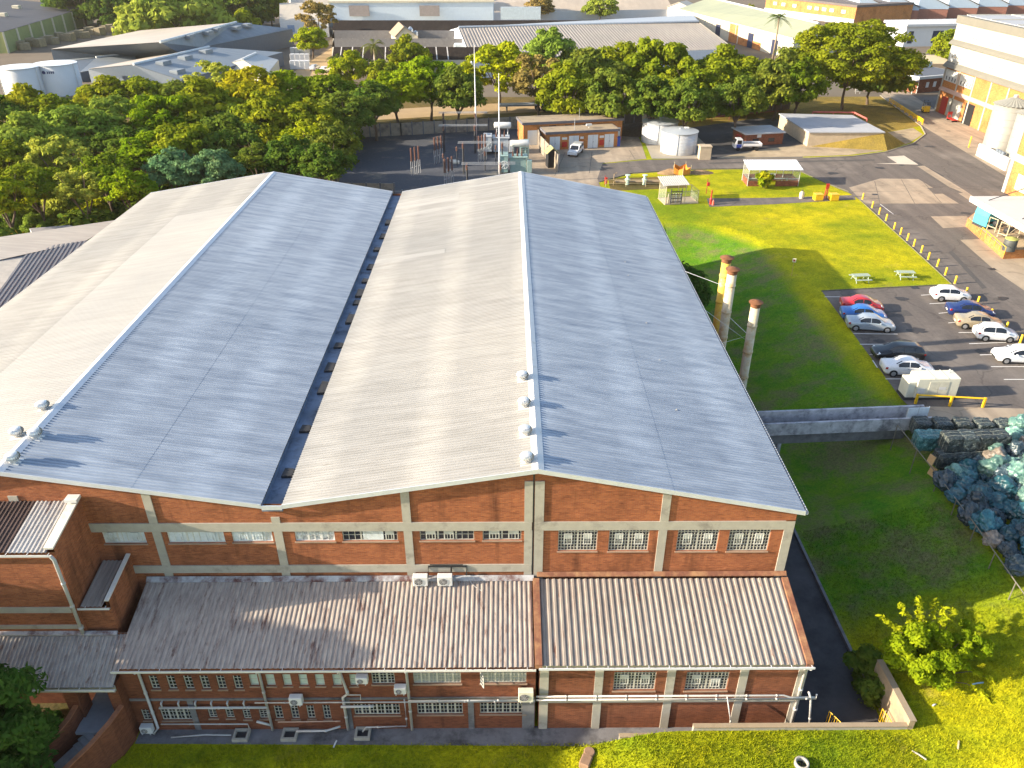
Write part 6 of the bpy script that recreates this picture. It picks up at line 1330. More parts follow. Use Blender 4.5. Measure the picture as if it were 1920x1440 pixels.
for k in range(ny):
    y1 = yb-.4-k*6.0; y0 = y1-5.6
    q = MB(); q.box(X0-.12, X0-.002, y1-.02, y1+.38, PL, 10.35); q.box(X0-.12, X0-.002, y1-.02, y1+.38, 11.1, 14.8); obj('pilaster', q, TW, tb, world=True)
    for z0, z1 in ((20.5, 22.9), (16.4, 18.9)):
        q = MB(); q.box(X0-.1, X0+.0, y0+.3, y1-.3, z0, z1); o = obj('window', q, mat('white louvre panel', (.54, .53, .50), .5, var=.05), tb, world=True)
        if k < 3:
            [obj('vent_slot', MB().box(X0-.13, X0-.102, y0+.6+j*1.15, y0+1.1+j*1.15, z0+.5, z0+.8), mat('slot brown', (.4, .3, .18), .7), o, world=True) for j in range(4)]
    if k in (0, 1):
        q = MB(); q.box(X0-.1, X0-.002, y0+.3, y1-.3, 12.4, 14.6); o = obj('window', q, mat('white louvre panel', (.82, .8, .76)), tb, world=True); [obj('vent_slot', MB().box(X0-.13, X0-.102, y0+.7+j*1.2, y0+1.0+j*1.2, 12.6, 13.3), DARK, o, world=True) for j in range(4)]
q = MB(); q.box(X0-.05, X0+.02, 159.4, 162.8, PL, 9.9); obj('doorway', q, BLACK, tb, world=True)
q = MB(); q.box(X0-.12, X0-.003, 164, 169.5, PL+.2, 9.6); obj('door', q, TW, tb, world=True)
q = MB(); q.box(X0-.14, X0-.003, 170, 172.2, PL+.1, 9.4); obj('door', q, RED, tb, world=True)
t = thing('fork_truck', 'yellow fork truck at the corner of the mill block', 'fork truck', (88.6, 173, PL), rad(80))
q = MB(); q.cbox(-1.1, .7, -.6, .6, .25, 1.1, .08); q.box(-1.1, -.6, -.55, .55, 1.1, 1.4); obj('body', q, YELLOW, t)
q = MB(); [q.bar((x, y, 1.05), (x*.8, y, 2.1), .07) for x in (-.7, .55) for y in (-.5, .5)]; q.box(-.65, .5, -.55, .55, 2.1, 2.16); obj('cab_guard', q, DARK, t)
q = MB(); q.bar((.85, -.35, .1), (.85, -.35, 2.3), .1); q.bar((.85, .35, .1), (.85, .35, 2.3), .1); q.box(.9, 1.9, -.35, -.22, .1, .15); q.box(.9, 1.9, .22, .35, .1, .15); obj('mast', q, DARK, t)
for x in (-.7, .45):
    for s_ in (-1, 1): q = MB(); q.tube([(x, s_*.4, .28), (x, s_*.62, .28)], .28, 14); obj('wheel', q, BLACK, t)
t = thing('pallet_trolley', 'red trolley parked below the white door of the mill block', 'trolley', (90.0, 164.2, PL), rad(90)); q = MB(); q.box(-1.4, 1.4, -.5, .5, .35, .45); q.bar((1.3, -.4, .4), (1.3, -.4, 1.6), .1); q.bar((1.3, .4, .4), (1.3, .4, 1.6), .1); q.box(1.25, 1.35, -.45, .45, 1.0, 1.6); obj('frame', q, RED, t)
for x in (-1, 1): q = MB(); q.tube([(x, -.5, .17), (x, .5, .17)], .17, 10); obj('wheel', q, BLACK, t)
SILO = mat('silo sheet', (.30, .295, .265), .45, metal=.15, var=.06, scale=.5)
def silo(c, r, zt, label):
    t = thing('grain_silo', label, 'silo', (c[0], c[1], PL), 0, 'grain silos by the mill block'); h = zt-PL
    q = MB(); q.lathe([(r, 0), (r, h)], n=40); obj('shell', q, SILO, t, True)
    q = MB(); [q.lathe([(r+.002, z-.06), (r+.04, z), (r+.002, z+.06)], n=40) for z in np.arange(1.2, h, 1.2)]; obj('ring', q, SILO, t, True)
    q = MB(); n = 30; vs = []
    for j in range(n*2):
        a = math.pi*j/n; k = .0 if j % 2 else .1; vs.append((math.cos(a)*(r+.2), math.sin(a)*(r+.2), h+k)); vs.append((math.cos(a)*.3, math.sin(a)*.3, h+r*.42+k*.2))
    m2 = len(vs); q.add(vs, [(2*j, (2*j+2) % m2, (2*j+3) % m2, 2*j+1) for j in range(n*2)]); obj('roof', q, mat('silo roof', (.25, .245, .215), .5, metal=.15, var=.08), t)
    q = MB(); q.lathe([(.4, h+r*.4), (.4, h+r*.4+.4), (.02, h+r*.4+.5)], n=12); obj('cap', q, STEEL, t)
sc1, sc2 = pz(1873, 286), pz(1915, 313)
silo((sc1.x, sc1.y), 2.9, py(1868, 196, sc1.y).z, 'rear pale ribbed silo with a fluted cone roof'); silo((sc2.x, sc2.y), 2.9, py(1907, 214, sc2.y).z, 'front pale ribbed silo cut by the photo edge')
q = MB(); a, b = pz(1829, 291), pz(1884, 321); an, Ln = frame2(a, b); t = thing('plinth_wall', 'low white wall in front of the silos', 'wall', a, an); q.cbox(0, Ln, 0, .5, -.1, 2.0, .06); q.box(Ln-.5, Ln, .5, 4, -.1, 2.0); obj('wall', q, WHITE, t)
for k in range(3): q = MB(); q.cbox(Ln*.55+k*.9, Ln*.55+k*.9+.7, .05, .45, 2.0, 2.5, .05); obj('wall_box', q, mat('slate box', (.15, .18, .22), .6), t)
bollard(pz(1816, 277), 'tall yellow guard post standing alone near the silos', 2.0)
bk = thing('mill_annex', 'orange brick block with white bands and grille windows at the right edge', 'building', (84, 108, PL))
q = MB(); q.box(74.2, 100, 92, 116.2, PL-.2, 24); obj('wall', q, BRICK3, bk, world=True)
q = MB()
for z in (10.8, 15.8, 20.8): q.box(74.08, 74.198, 92, 116.2, z, z+1.0)
q.box(74.06, 74.199, 115.5, 116.25, PL, 24); q.box(74.06, 74.199, 108.3, 108.9, PL, 24); q.box(74.06, 74.199, 101.3, 101.9, PL, 24); obj('white_band', q, TW, bk, world=True)
for y in (111, 104):
    for z in (7.2, 12.5, 17.4):
        q = MB(); q.box(74.1, 74.198, y, y+2.6, z, z+2.2); o = obj('window', q, mat('pale grille', (.62, .58, .45), .6), bk, world=True); g = MB(); [g.box(74.07, 74.098, y+.2+.3*j, y+.32+.3*j, z+.15, z+2.05) for j in range(8)]; obj('grille_bar', g, mat('slot brown', (.4, .3, .18)), o, world=True)
dk = thing('loading_dock', 'brick loading dock with a white hanging canopy', 'dock', (64, 95, PL))
DZ = 7.1; cz_ = 11.2
d0, d1 = pz(1810, 424), pz(1880, 486); d2 = pz(1990, 482); dpoly = [(d0.x, d0.y), (d1.x, d1.y), (d2.x, d2.y), (74.1, 92.1), (74.1, 104), (d0.x+3, 104)]
q = MB(); q.prism(dpoly, PL-.1, DZ); obj('platform_wall', q, BRICK3, dk, world=True)
cx_ = sum(p_[0] for p_ in dpoly)/6; cy_ = sum(p_[1] for p_ in dpoly)/6
q = MB(); q.prism([(cx_+(p_[0]-cx_)*.985, cy_+(p_[1]-cy_)*.985) for p_ in dpoly], DZ+.002, DZ+.05); obj('platform_top', q, mat('dock slab', (.4, .31, .2), .9, var=.2, scale=.5), dk, world=True)
c0, c1 = pz(1821, 369, cz_), pz(1925, 428, cz_); c2 = pz(2000, 430, cz_)
q = MB(); q.prism([(c0.x, c0.y), (c1.x, c1.y), (c2.x, c2.y), (74.1, 93), (74.1, c0.y)], cz_-.1, cz_+.08); obj('canopy', q, mat('canopy sheet', (.5, .485, .455), .5, var=.06, scale=.8), dk, world=True)
q = MB(); q.prism([(c0.x-.12, c0.y), (c0.x, c0.y+.1), (c1.x+.1, c1.y), (c1.x, c1.y-.15)], cz_-.55, cz_+.12); obj('fascia', q, WHITE, dk, world=True)
q = MB()
for f in (.15, .75): p_ = c0.lerp(c1, f); q.tube([(p_.x+1.2, p_.y, cz_+.1), (74.2, p_.y+1.5, 16)], .05, 6)
obj('hanger_rod', q, DARK, dk, world=True)
q = MB(); e0, e1 = pz(1838, 440, DZ+.05), pz(1882, 478, DZ+.05); q.tube([e0+Vector((0, 0, .95)), e1+Vector((0, 0, .95))], .035, 6)
for k in range(6): p_ = e0.lerp(e1, k/5); q.tube([p_, p_+Vector((0, 0, .95))], .03, 6)
obj('handrail', q, YELLOW, dk, world=True)
bm_ = pz(1850, 424, DZ); t = thing('compactor', 'turquoise waste compactor standing on the loading dock', 'compactor', (bm_.x, bm_.y, DZ+.06), rad(12)); TQ = mat('turquoise paint', (.07, .36, .42), .45, var=.1, dirt=(.2, .4, .42), dirt_amt=.3)
q = MB(); q.cbox(-1.3, 1.3, -1.2, 1.2, .3, 1.5, .05); q.extr([(-1.3, -1.2, 1.5), (1.3, -1.2, 1.5), (1.1, -1.2, 2.7), (-1.0, -1.2, 2.7)], (0, 2.4, 0)); obj('hopper', q, TQ, t)
q = MB(); q.box(-1.2, 1.2, -1.25, -1.202, .7, 1.0); obj('slot', q, BLACK, t); q = MB(); q.box(-.2, .6, -1.23, -1.202, 1.9, 2.15); obj('label_plate', q, WHITE, t); q = MB(); q.box(-1.35, 1.35, -1.1, 1.1, 0, .3); obj('base', q, DARK, t)
for i, (u, v, h_, lb) in enumerate(((1868, 432, 1.6, 'cluttered machine frame beside the turquoise compactor'), (1888, 446, 1.9, 'dark motor frame in the middle of the loading dock'))):
    P = pz(u, v, DZ); t = thing('machine_frame', lb, 'machine', (P.x, P.y, DZ+.06), rad(20)); q = MB()
    for x in (-1, 1):
        for y in (-.6, .6): q.bar((x, y, 0), (x, y, h_), .1)
    for z in (.5, h_): q.bar((-1, -.6, z), (1, -.6, z), .08); q.bar((-1, .6, z), (1, .6, z), .08); q.bar((-1, -.6, z), (-1, .6, z), .08); q.bar((1, -.6, z), (1, .6, z), .08)
    q.bar((-1, -.6, .5), (1, -.6, h_), .06); obj('frame', q, mat('tan steel', (.5, .42, .3), .6), t)
    q = MB(); q.T = Matrix.Rotation(math.pi/2, 4, 'Y'); q.lathe([(.05, -.7), (.35, -.6), (.4, .4), (.2, .7), (.02, .72)], (-.9, 0, 0), 14); obj('motor', q, DARK, t, True)
P = pz(1890, 470, DZ); t = thing('water_drum', 'dark ribbed drum with a mossy lid on the loading dock', 'drum', (P.x, P.y, DZ+.06)); q = MB(); q.lathe([(.7, 0), (.72, .4), (.7, .5), (.72, .9), (.7, 1.0), (.7, 1.4)], n=22); obj('drum', q, mat('drum grey', (.07, .075, .07), .6), t, True); q = MB(); q.lathe([(.74, 1.4), (.7, 1.5), (.1, 1.65), (.02, 1.66)], n=22); obj('lid', q, mat('mossy lid', (.33, .34, .1), .8, var=.3), t)
# gate, guard hut
P0, P1 = pz(1717, 175), pz(1768, 170); an, Ln = frame2(P0, P1)
gh = thing('guard_house', 'low red brick guard house with white roof edge by the gate', 'building', P0, an)
q = MB(); q.box(0, 14, 0, 9, -.1, 3.1); obj('wall', q, BRICK2, gh); q = MB(); q.box(-.5, 14.4, -.4, 9.4, 3.102, 3.7); obj('fascia', q, WHITE, gh); q = MB(); q.box(-.1, 14, 0.2, 9, 3.65, 3.75); obj('roof', q, mat('dark roof', (.1, .11, .13), .8), gh)
q = MB(); q.box(0, 14, 9.5, 9.7, 3.7, 5.0); obj('screen', q, mat('pale louvre', (.45, .52, .56), .6), gh)
for x in (2.6, 4.9): q = MB(); q.box(x, x+.9, -.04, -.003, 1.1, 2.3); obj('window', q, WHITE, gh)
q = MB(); q.box(-1.8, -.1, -.3, 3.5, 2.7, 2.95); q.bar((-1.6, -.2, 0), (-1.6, -.2, 2.7), .15); q.bar((-.2, -.25, 0), (-.2, -.25, 2.7), .15); obj('porch', q, WHITE, gh)
P0, P1 = pz(1622, 172), pz(1652, 170); an, Ln = frame2(P0, P1)
gk = thing('gate_kiosk', 'dark gate kiosk with pale flat roof under the big tree', 'kiosk', P0, an); q = MB(); q.box(0, 3.2, 0, 3.2, 0, 2.6); obj('wall', q, mat('dark timber', (.07, .05, .04), .8), gk); q = MB(); q.box(-.4, 3.6, -.5, 3.5, 2.602, 2.8); obj('roof', q, mat('pale teal roof', (.45, .53, .5), .6), gk); q = MB(); q.box(.3, 2.9, -.03, -.003, 1.1, 2.2); obj('window', q, GLASS, gk)
t = thing('gate_sign', 'white notice panel of dark lines on the dry bank', 'sign', pz(1608, 176)); q = MB(); q.cbox(-.7, .7, -.04, .04, .5, 2.3, .01); obj('panel', q, WHITE, t); q = MB(); [q.box(-.55, .5, -.048, -.041, .7+.32*k, .82+.32*k) for k in range(5)]; obj('lettering', q, mat('grey ink', (.2, .2, .2), .6), t); q = MB(); q.bar((-.5, .05, 0), (-.5, .05, .6), .07); q.bar((.5, .05, 0), (.5, .05, .6), .07); obj('post', q, STEEL, t)
gr = thing('guard_rail', 'yellow two-beam guard rail along the edge of the dry bank', 'barrier', pz(1700, 213)); a, b = pz(1667, 193), pz(1729, 234)
for k in range(9): p_ = a.lerp(b, k/8); q = MB(); q.box(p_.x-.09, p_.x+.09, p_.y-.09, p_.y+.09, PL-.05, PL+1.0); obj('post', q, YELLOW, gr, world=True)
q = MB(); q.tube([a+Vector((0, 0, .9)), b+Vector((0, 0, .9))], .2, 4); q.tube([a+Vector((0, 0, .5)), b+Vector((0, 0, .5))], .15, 4); obj('beam', q, YELLOW, gr, world=True)
# ================================================================== trees
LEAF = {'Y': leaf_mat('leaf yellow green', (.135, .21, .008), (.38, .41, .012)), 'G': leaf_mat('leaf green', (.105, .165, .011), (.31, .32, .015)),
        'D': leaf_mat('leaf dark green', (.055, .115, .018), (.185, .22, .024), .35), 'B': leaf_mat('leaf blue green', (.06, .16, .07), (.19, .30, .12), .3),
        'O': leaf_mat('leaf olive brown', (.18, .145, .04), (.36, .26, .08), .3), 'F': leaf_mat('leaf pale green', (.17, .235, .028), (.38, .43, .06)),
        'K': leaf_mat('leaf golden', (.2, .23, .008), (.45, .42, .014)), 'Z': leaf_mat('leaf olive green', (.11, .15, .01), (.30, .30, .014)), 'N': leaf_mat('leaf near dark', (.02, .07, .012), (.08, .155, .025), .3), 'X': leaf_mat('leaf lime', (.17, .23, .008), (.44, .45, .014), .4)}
BARK = mat('bark', (.12, .085, .06), .95, var=.3, scale=4)
def cards(name, lobes, n, size, seed, mat_key, droop=0., aspect=1.5, shell=.45, up=.35):
    """leaf clumps as bent two-face cards set round a set of ellipsoid lobes (cx, cy, cz, r, rz)"""
    R = np.random.RandomState(seed); L = np.array(lobes, float); wgt = L[:, 3]**2; wgt /= wgt.sum()
    k = R.choice(len(L), n, p=wgt); d = R.normal(size=(n, 3)); d /= np.linalg.norm(d, axis=1)[:, None]
    low = d[:, 2] < -.35; d[low, 2] *= -1
    rr_ = (1-shell*R.rand(n)**1.8)*(1+.12*R.normal(size=n))
    c = L[k, :3]+d*np.stack([L[k, 3], L[k, 3], L[k, 4]], 1)*rr_[:, None]
    nrm = d*.9+R.normal(size=(n, 3))*.55; nrm[:, 2] += up; nrm /= np.linalg.norm(nrm, axis=1)[:, None]
    t = np.cross(nrm, R.normal(size=(n, 3))); t /= np.linalg.norm(t, axis=1)[:, None]; b = np.cross(nrm, t)
    s = size*(.55+.9*R.rand(n))[:, None]
    a0 = c-t*s*aspect*.5; a1 = c+t*s*aspect*.5; w_ = b*s*.5; bend = nrm*s*.18
    V = np.stack([a0-w_*.35, a0+w_*.35, c+w_+bend, a1+w_*.2, a1-w_*.2, c-w_+bend], 1)
    V[:, :, 2] -= droop*0
    m = bpy.data.meshes.new(name); nv = n*6
    m.vertices.add(nv); m.vertices.foreach_set('co', V.reshape(-1).astype(np.float32))
    idx = np.arange(n)[:, None]*6
    F = np.concatenate([idx+np.array([0, 1, 2, 5]), idx+np.array([5, 2, 3, 4])], 1).reshape(-1).astype(np.int32)
    m.loops.add(len(F)); m.loops.foreach_set('vertex_index', F); nf = len(F)//4
    m.polygons.add(nf); m.polygons.foreach_set('loop_start', np.arange(nf, dtype=np.int32)*4)
    m.update(calc_edges=True); m.materials.append(LEAF[mat_key]); return m
def dome_lobes(seed, n, R_, H_, lr, flat=1., z0=0, core=True):
    rr = random.Random(seed); out = []
    for i in range(n):
        a = rr.uniform(0, 6.283); e = math.asin(rr.uniform(-.12, 1)); q = rr.uniform(.62, .98)
        x, y, z = math.cos(a)*math.cos(e)*R_*q, math.sin(a)*math.cos(e)*R_*q, math.sin(e)*H_*q
        r = lr*rr.uniform(.6, 1.25); out.append((x, y, z0+z, r, r*rr.uniform(.55, .8)*flat))
    return out
TREE_MESH = {}
def tree_mesh(key, kind, var):
    """crown of unit radius 1 around the origin (its middle), foliage reaching about .8 up and .5 down"""
    k = (key, kind, var)
    if k in TREE_MESH: return TREE_MESH[k]
    sd = var*13+hash(kind) % 5 if False else var*13+{'dome': 1, 'loose': 2, 'bush': 3, 'wide': 4, 'giant': 5}[kind]
    skirt = lambda n, z, r: [(x, y, z-abs(zz)*.5, a, b) for x, y, zz, a, b in dome_lobes(sd+9, n, .92, .5, r)]
    if kind == 'dome': lb = dome_lobes(sd, 58, .9, .82, .21)+skirt(26, -.12, .22); m = cards('crown', lb, 11000, .06, sd, key)
    elif kind == 'loose': lb = dome_lobes(sd, 44, .92, .8, .17)+skirt(18, -.1, .18); m = cards('crown', lb, 7000, .055, sd, key, shell=.7)
    elif kind == 'giant': lb = dome_lobes(sd, 190, .97, .68, .115, .85)+skirt(40, 0, .12); m = cards('crown', lb, 34000, .024, sd, key)
    elif kind == 'wide': lb = dome_lobes(sd, 95, .95, .66, .155, .85)+skirt(16, 0, .15); m = cards('crown', lb, 13000, .048, sd, key)
    else: lb = dome_lobes(sd, 26, .72, .75, .34)+[(x, y, z-.35, r, rz) for x, y, z, r, rz in dome_lobes(sd+7, 16, .75, .2, .3)]; m = cards('crown', lb, 5500, .085, sd, key)
    TREE_MESH[k] = m; return m
TRUNK_MESH = []
def trunk_mesh(seed):
    rr = random.Random(seed); q = MB()
    q.tube([(0, 0, 0), (.05, .02, .25), (.0, .05, .5)], [.06, .045, .04], 8)
    for i in range(5):
        a = 2*math.pi*i/5+rr.uniform(-.4, .4); L = rr.uniform(.4, .62); z1 = rr.uniform(.95, 1.25)
        q.tube([(0, .04, .42+.02*i), (math.cos(a)*L*.35, math.sin(a)*L*.35, .7), (math.cos(a)*L*.8, math.sin(a)*L*.8, z1), (math.cos(a)*L*1.15, math.sin(a)*L*1.15, z1+.22)], [.034, .026, .016, .006], 6)
    m = bpy.data.meshes.new('trunk'); m.from_pydata(q.v, [], q.f); m.update(); m.materials.append(BARK); return m
TRUNK_MESH = [trunk_mesh(i) for i in range(4)]
rt_ = random.Random(5)
def tree(u, v, wpx, key, kind, label, zc=None, squash=1., group='trees round the works', cat='tree'):
    zc = zc if zc is not None else PL+7.2
    wpx *= 1.22; c = pz(u, v, zc); dpx = F_PX/((c-Vector((0, 0, CZ))).dot(FW)); r = wpx/2/dpx
    gz = height(c.x, c.y); t = thing({'bush': 'shrub'}.get(kind, 'tree'), label, cat if kind != 'bush' else 'shrub', (c.x, c.y, gz), rt_.uniform(0, 6.28), group)
    o = bpy.data.objects.new('crown', tree_mesh(key, kind, rt_.randrange(4))); COL.objects.link(o); o.parent = t; o.location = (0, 0, zc-gz-r*.12*squash); sx_ = rt_.uniform(.9, 1.12); o.scale = (r*sx_, r/sx_, r*squash*rt_.uniform(.88, 1.2))
    o = bpy.data.objects.new('trunk', TRUNK_MESH[rt_.randrange(4)]); COL.objects.link(o); o.parent = t
    hz = (zc-gz); o.scale = (min(r, 6)*.95, min(r, 6)*.95, hz/1.08)
    return t
WORDS = {'Y': 'yellow green', 'G': 'mid green', 'D': 'dark green', 'B': 'blue green', 'O': 'olive brown', 'F': 'pale green', 'K': 'golden green'}
forest = [(-15, 232, 130, 'D'), (45, 212, 125, 'G'), (115, 214, 125, 'G'), (200, 180, 115, 'G'), (270, 180, 105, 'G'), (335, 182, 105, 'D'), (150, 245, 140, 'F'), (60, 275, 130, 'F'), (-5, 300, 110, 'G'), (110, 300, 120, 'F'), (405, 145, 105, 'F'), (215, 225, 110, 'F'), (240, 270, 110, 'D'), (310, 225, 120, 'Y'), (385, 215, 130, 'G'), (285, 285, 110, 'Y'), (345, 280, 110, 'G'), (425, 265, 130, 'D'), (470, 175, 130, 'K'), (545, 165, 120, 'Y'), (500, 225, 130, 'G'), (605, 165, 120, 'G'), (650, 200, 110, 'D'), (575, 225, 110, 'G'), (620, 265, 100, 'D'), (575, 265, 90, 'Y'), (545, 295, 90, 'D'), (610, 305, 90, 'D'), (325, 315, 90, 'B'), (395, 315, 90, 'B'), (195, 325, 100, 'G'), (240, 350, 85, 'Y'), (150, 350, 90, 'F'), (60, 345, 100, 'G'), (5, 365, 100, 'Y'), (480, 295, 70, 'D'), (445, 225, 90, 'D'), (700, 180, 90, 'D')]
where = ['at the far left edge above the small tanks', 'below the two white storage tanks', 'in front of the right white storage tank', 'between the storage tanks and grey roofs, front one', 'below the lower grey warehouse roof', 'below the small white roof', 'with a broad crown in the left wood', 'second crown in from the left edge of the wood', 'at the left edge of the wood', 'low crown at the left of the wood', 'feathery crown standing against the small white roof', 'narrow crown in the middle of the left wood', 'shaded crown in the heart of the wood', 'bright crown in the middle of the wood', 'broad crown in the middle of the wood', 'bright crown low in the wood above the roof edge', 'low crown left of the hall ridge', 'deep shaded crown behind the hall ridge', 'tall glowing crown above the hall ridge', 'bright crown next to the glowing one', 'dull crown below the glowing one', 'crown above the substation corner', 'crown at the left corner of the substation', 'crown between the ridge and substation', 'crown beside the left substation wall', 'sunlit small crown over the hall roof', 'crown right behind the hall ridge end', 'crown low beside the substation wall', 'large-leaved crown just left of the ridge end', 'large-leaved crown just behind the ridge end', 'crown above the far left roof corner', 'small bright crown at the left roof corner', 'crown left of the far roof corner', 'crown above the dark side roof', 'bright crown low at the left edge', 'low crown touching the hall ridge', 'narrow shaded crown left of the golden tree', 'shaded crown left of the first yellow tree in the row']
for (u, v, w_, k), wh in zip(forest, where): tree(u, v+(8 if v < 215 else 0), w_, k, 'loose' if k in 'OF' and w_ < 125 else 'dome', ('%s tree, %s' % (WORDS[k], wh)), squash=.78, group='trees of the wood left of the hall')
# dark understorey that fills the wood below the crowns
UL = []
ru = random.Random(9)
for i in range(150):
    x, y = ru.uniform(-92, -27), ru.uniform(84, 168)
    if x > -45 and y < 105: continue
    UL.append((x, y, PL+ru.uniform(.2, 2.6), ru.uniform(1.6, 3.2), ru.uniform(1.2, 2.4)))
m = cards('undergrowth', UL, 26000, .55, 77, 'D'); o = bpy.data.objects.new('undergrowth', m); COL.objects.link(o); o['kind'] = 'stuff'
# small shrubs by the left roof
for u, v, w_, k, wh in ((108, 398, 62, 'F', 'rounded pale shrub at the wood edge behind the dark roof'), (148, 405, 45, 'Y', 'bright shrub right of the rounded pale one'), (175, 395, 60, 'Y', 'upright bright shrub at the left roof corner'), (40, 405, 70, 'G', 'shrub at the left edge of the wood'), (10, 420, 60, 'F', 'straggly pale shrub at the far left edge'), (480, 318, 60, 'Y', 'yellow shrub just behind the left ridge'), (70, 425, 50, 'F', 'dry pale shrub beside the yellow pipes')):
    tree(u, v, w_, k, 'bush', wh, zc=PL+1.8, group='shrubs at the edge of the wood')
row = [(740, 165, 105, 'Y', 'wide yellow green acacia left of the masts', 'wide'), (805, 150, 125, 'Y', 'broad yellow green acacia behind the farther mast', 'wide'), (860, 165, 80, 'D', 'shaded tree between the two yellow acacias', 'dome'), (935, 128, 120, 'Y', 'tall yellow green acacia behind the nearer mast', 'wide'), (1012, 145, 92, 'O', 'thinning brown tree in the row above the switch rooms', 'loose'), (1035, 95, 80, 'F', 'pale crown behind the brown tree', 'dome'), (1065, 165, 95, 'G', 'green tree right of the brown one', 'dome'), (1110, 140, 110, 'D', 'dark tree above the water tanks', 'dome'), (1170, 125, 100, 'G', 'fresh green tree in the middle of the row', 'dome'), (1150, 175, 90, 'D', 'low dark tree behind the tanks', 'dome'), (1235, 135, 115, 'G', 'green tree left of centre of the row end', 'dome'), (1225, 180, 80, 'D', 'low dark crown under the green row', 'dome'), (1300, 150, 115, 'G', 'spreading green tree above the brick pump house', 'wide'), (1290, 185, 80, 'D', 'shaded low crown above the pump house', 'dome'), (1355, 140, 100, 'G', 'green tree behind the reservoir', 'dome'), (1405, 140, 110, 'G', 'broad green tree below the palm', 'wide'), (1385, 180, 80, 'D', 'low dark crown left of the reservoir roof', 'dome'), (1460, 150, 95, 'D', 'dark tree right of the palm trunk', 'dome'), (1500, 150, 80, 'G', 'small green tree touching the giant one', 'dome'), (1640, 125, 110, 'D', 'shaded right-hand lobe tree beside the giant one', 'dome')]
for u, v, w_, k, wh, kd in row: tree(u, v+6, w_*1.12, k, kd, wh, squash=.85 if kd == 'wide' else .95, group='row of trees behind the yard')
tree(1598, 108, 215, 'Z', 'giant', 'giant spreading tree with a domed crown by the gate', zc=PL+10.5, squash=.85, group='row of trees behind the yard')
for u, v, w_, k, kd, zc, wh in ((330, 32, 175, 'F', 'dome', 13, 'huge pale willow-like tree beyond the grey warehouse'), (225, 12, 100, 'D', 'dome', 13, 'dark tree beyond the striped warehouse'), (455, 14, 110, 'D', 'dome', 13, 'dark tree right of the pale willow-like one'), (505, 12, 60, 'G', 'dome', 13, 'bright green tree beside the cream factory'), (395, 38, 60, 'G', 'bush', 9, 'low tree on the right of the pale willow-like one'), (460, 42, 50, 'Y', 'bush', 9, 'round bush at the ridge of the grey warehouse'), (595, 32, 62, 'O', 'loose', 15, 'half-bare tree at the corner of the dark roof'), (583, 75, 58, 'Y', 'dome', 11, 'weeping yellow tree by the white stacks'), (857, 10, 68, 'Y', 'dome', 12, 'left of three trees against the cream roof'), (1010, 12, 46, 'O', 'dome', 12, 'brown middle tree against the cream roof'), (1127, 12, 52, 'F', 'dome', 12, 'right of three trees against the cream roof'), (655, 128, 66, 'Y', 'dome', 10, 'bright bushy tree left of the palms'), (770, 108, 70, 'G', 'dome', 11, 'dark spreading tree at the edge of the dark roof'), (720, 140, 60, 'G', 'dome', 9, 'low tree at the foot of the palms'), (1783, 88, 60, 'G', 'dome', 11, 'green tree left of the mill block'), (1405, 20, 22, 'G', 'dome', 11, 'tiny green tree behind the green roof'), (150, 0, 120, 'D', 'dome', 15, 'dark wood tree at the top edge beyond the striped warehouse'), (280, -4, 110, 'D', 'dome', 15, 'dark tree behind the pale willow-like one'), (400, -2, 110, 'D', 'dome', 15, 'dark tree at the top edge of the picture')):
    tree(u, v, w_, k, kd, wh, zc=zc, group='trees among the far warehouses')
# palms
FROND = leaf_mat('palm frond', (.05, .085, .012), (.14, .16, .03)); PALMT = mat('palm trunk', (.26, .2, .13), .9, var=.25, scale=3)
def palm(u, v, hgt, label, n=17, L=3.2):
    P = pz(u, v); t = thing('palm_tree', label, 'palm', P, 0, 'palms among the warehouses')
    q = MB(); q.tube([(0, 0, 0), (.1, 0, hgt*.5), (0, 0, hgt)], [.34, .24, .2], 10); obj('trunk', q, PALMT, t, True)
    rr = random.Random(int(u)); q = MB()
    for i in range(n):
        a = 2*math.pi*i/n+rr.uniform(-.2, .2); e = rr.uniform(-.2, 1.15); pts = []; ce, se = math.cos(e), math.sin(e)
        for k in range(9):
            s_ = k/8*L; drop = 1.15*(k/8)**2.2*L*.55; pts.append(Vector((math.cos(a)*s_*ce, math.sin(a)*s_*ce, hgt+s_*se-drop)))
        sdv = Vector((-math.sin(a), math.cos(a), 0))
        for k in range(8):
            for f in (0, .5):
                p_ = pts[k].lerp(pts[k+1], f); l_ = .85*math.sin(math.pi*min(1, (k+f+1.2)/9.4)); fw = (pts[k+1]-pts[k]).normalized()
                for sg_ in (1, -1):
                    e_ = p_+sdv*sg_*l_*.8+fw*l_*.5+Vector((0, 0, -l_*.35)); q.add([p_, p_+fw*.16, e_+fw*.04, e_], [(0, 1, 2, 3)])
    obj('crown', q, FROND, t)
palm(1448, 116, 11.5, 'tall lone palm in front of the green-roofed warehouse', 20, 4.2)
palm(1462, 118, 3.5, 'short palm at the foot of the tall lone palm', 13, 2.8)
palm(706, 152, 8.5, 'taller palm in front of the dark sawtooth roof', 18, 4.0); palm(692, 158, 5.0, 'shorter palm leaning beside the taller one', 14, 3.2); palm(634, 146, 5.0, 'small palm at the left corner of the dark roof', 14, 3.0)
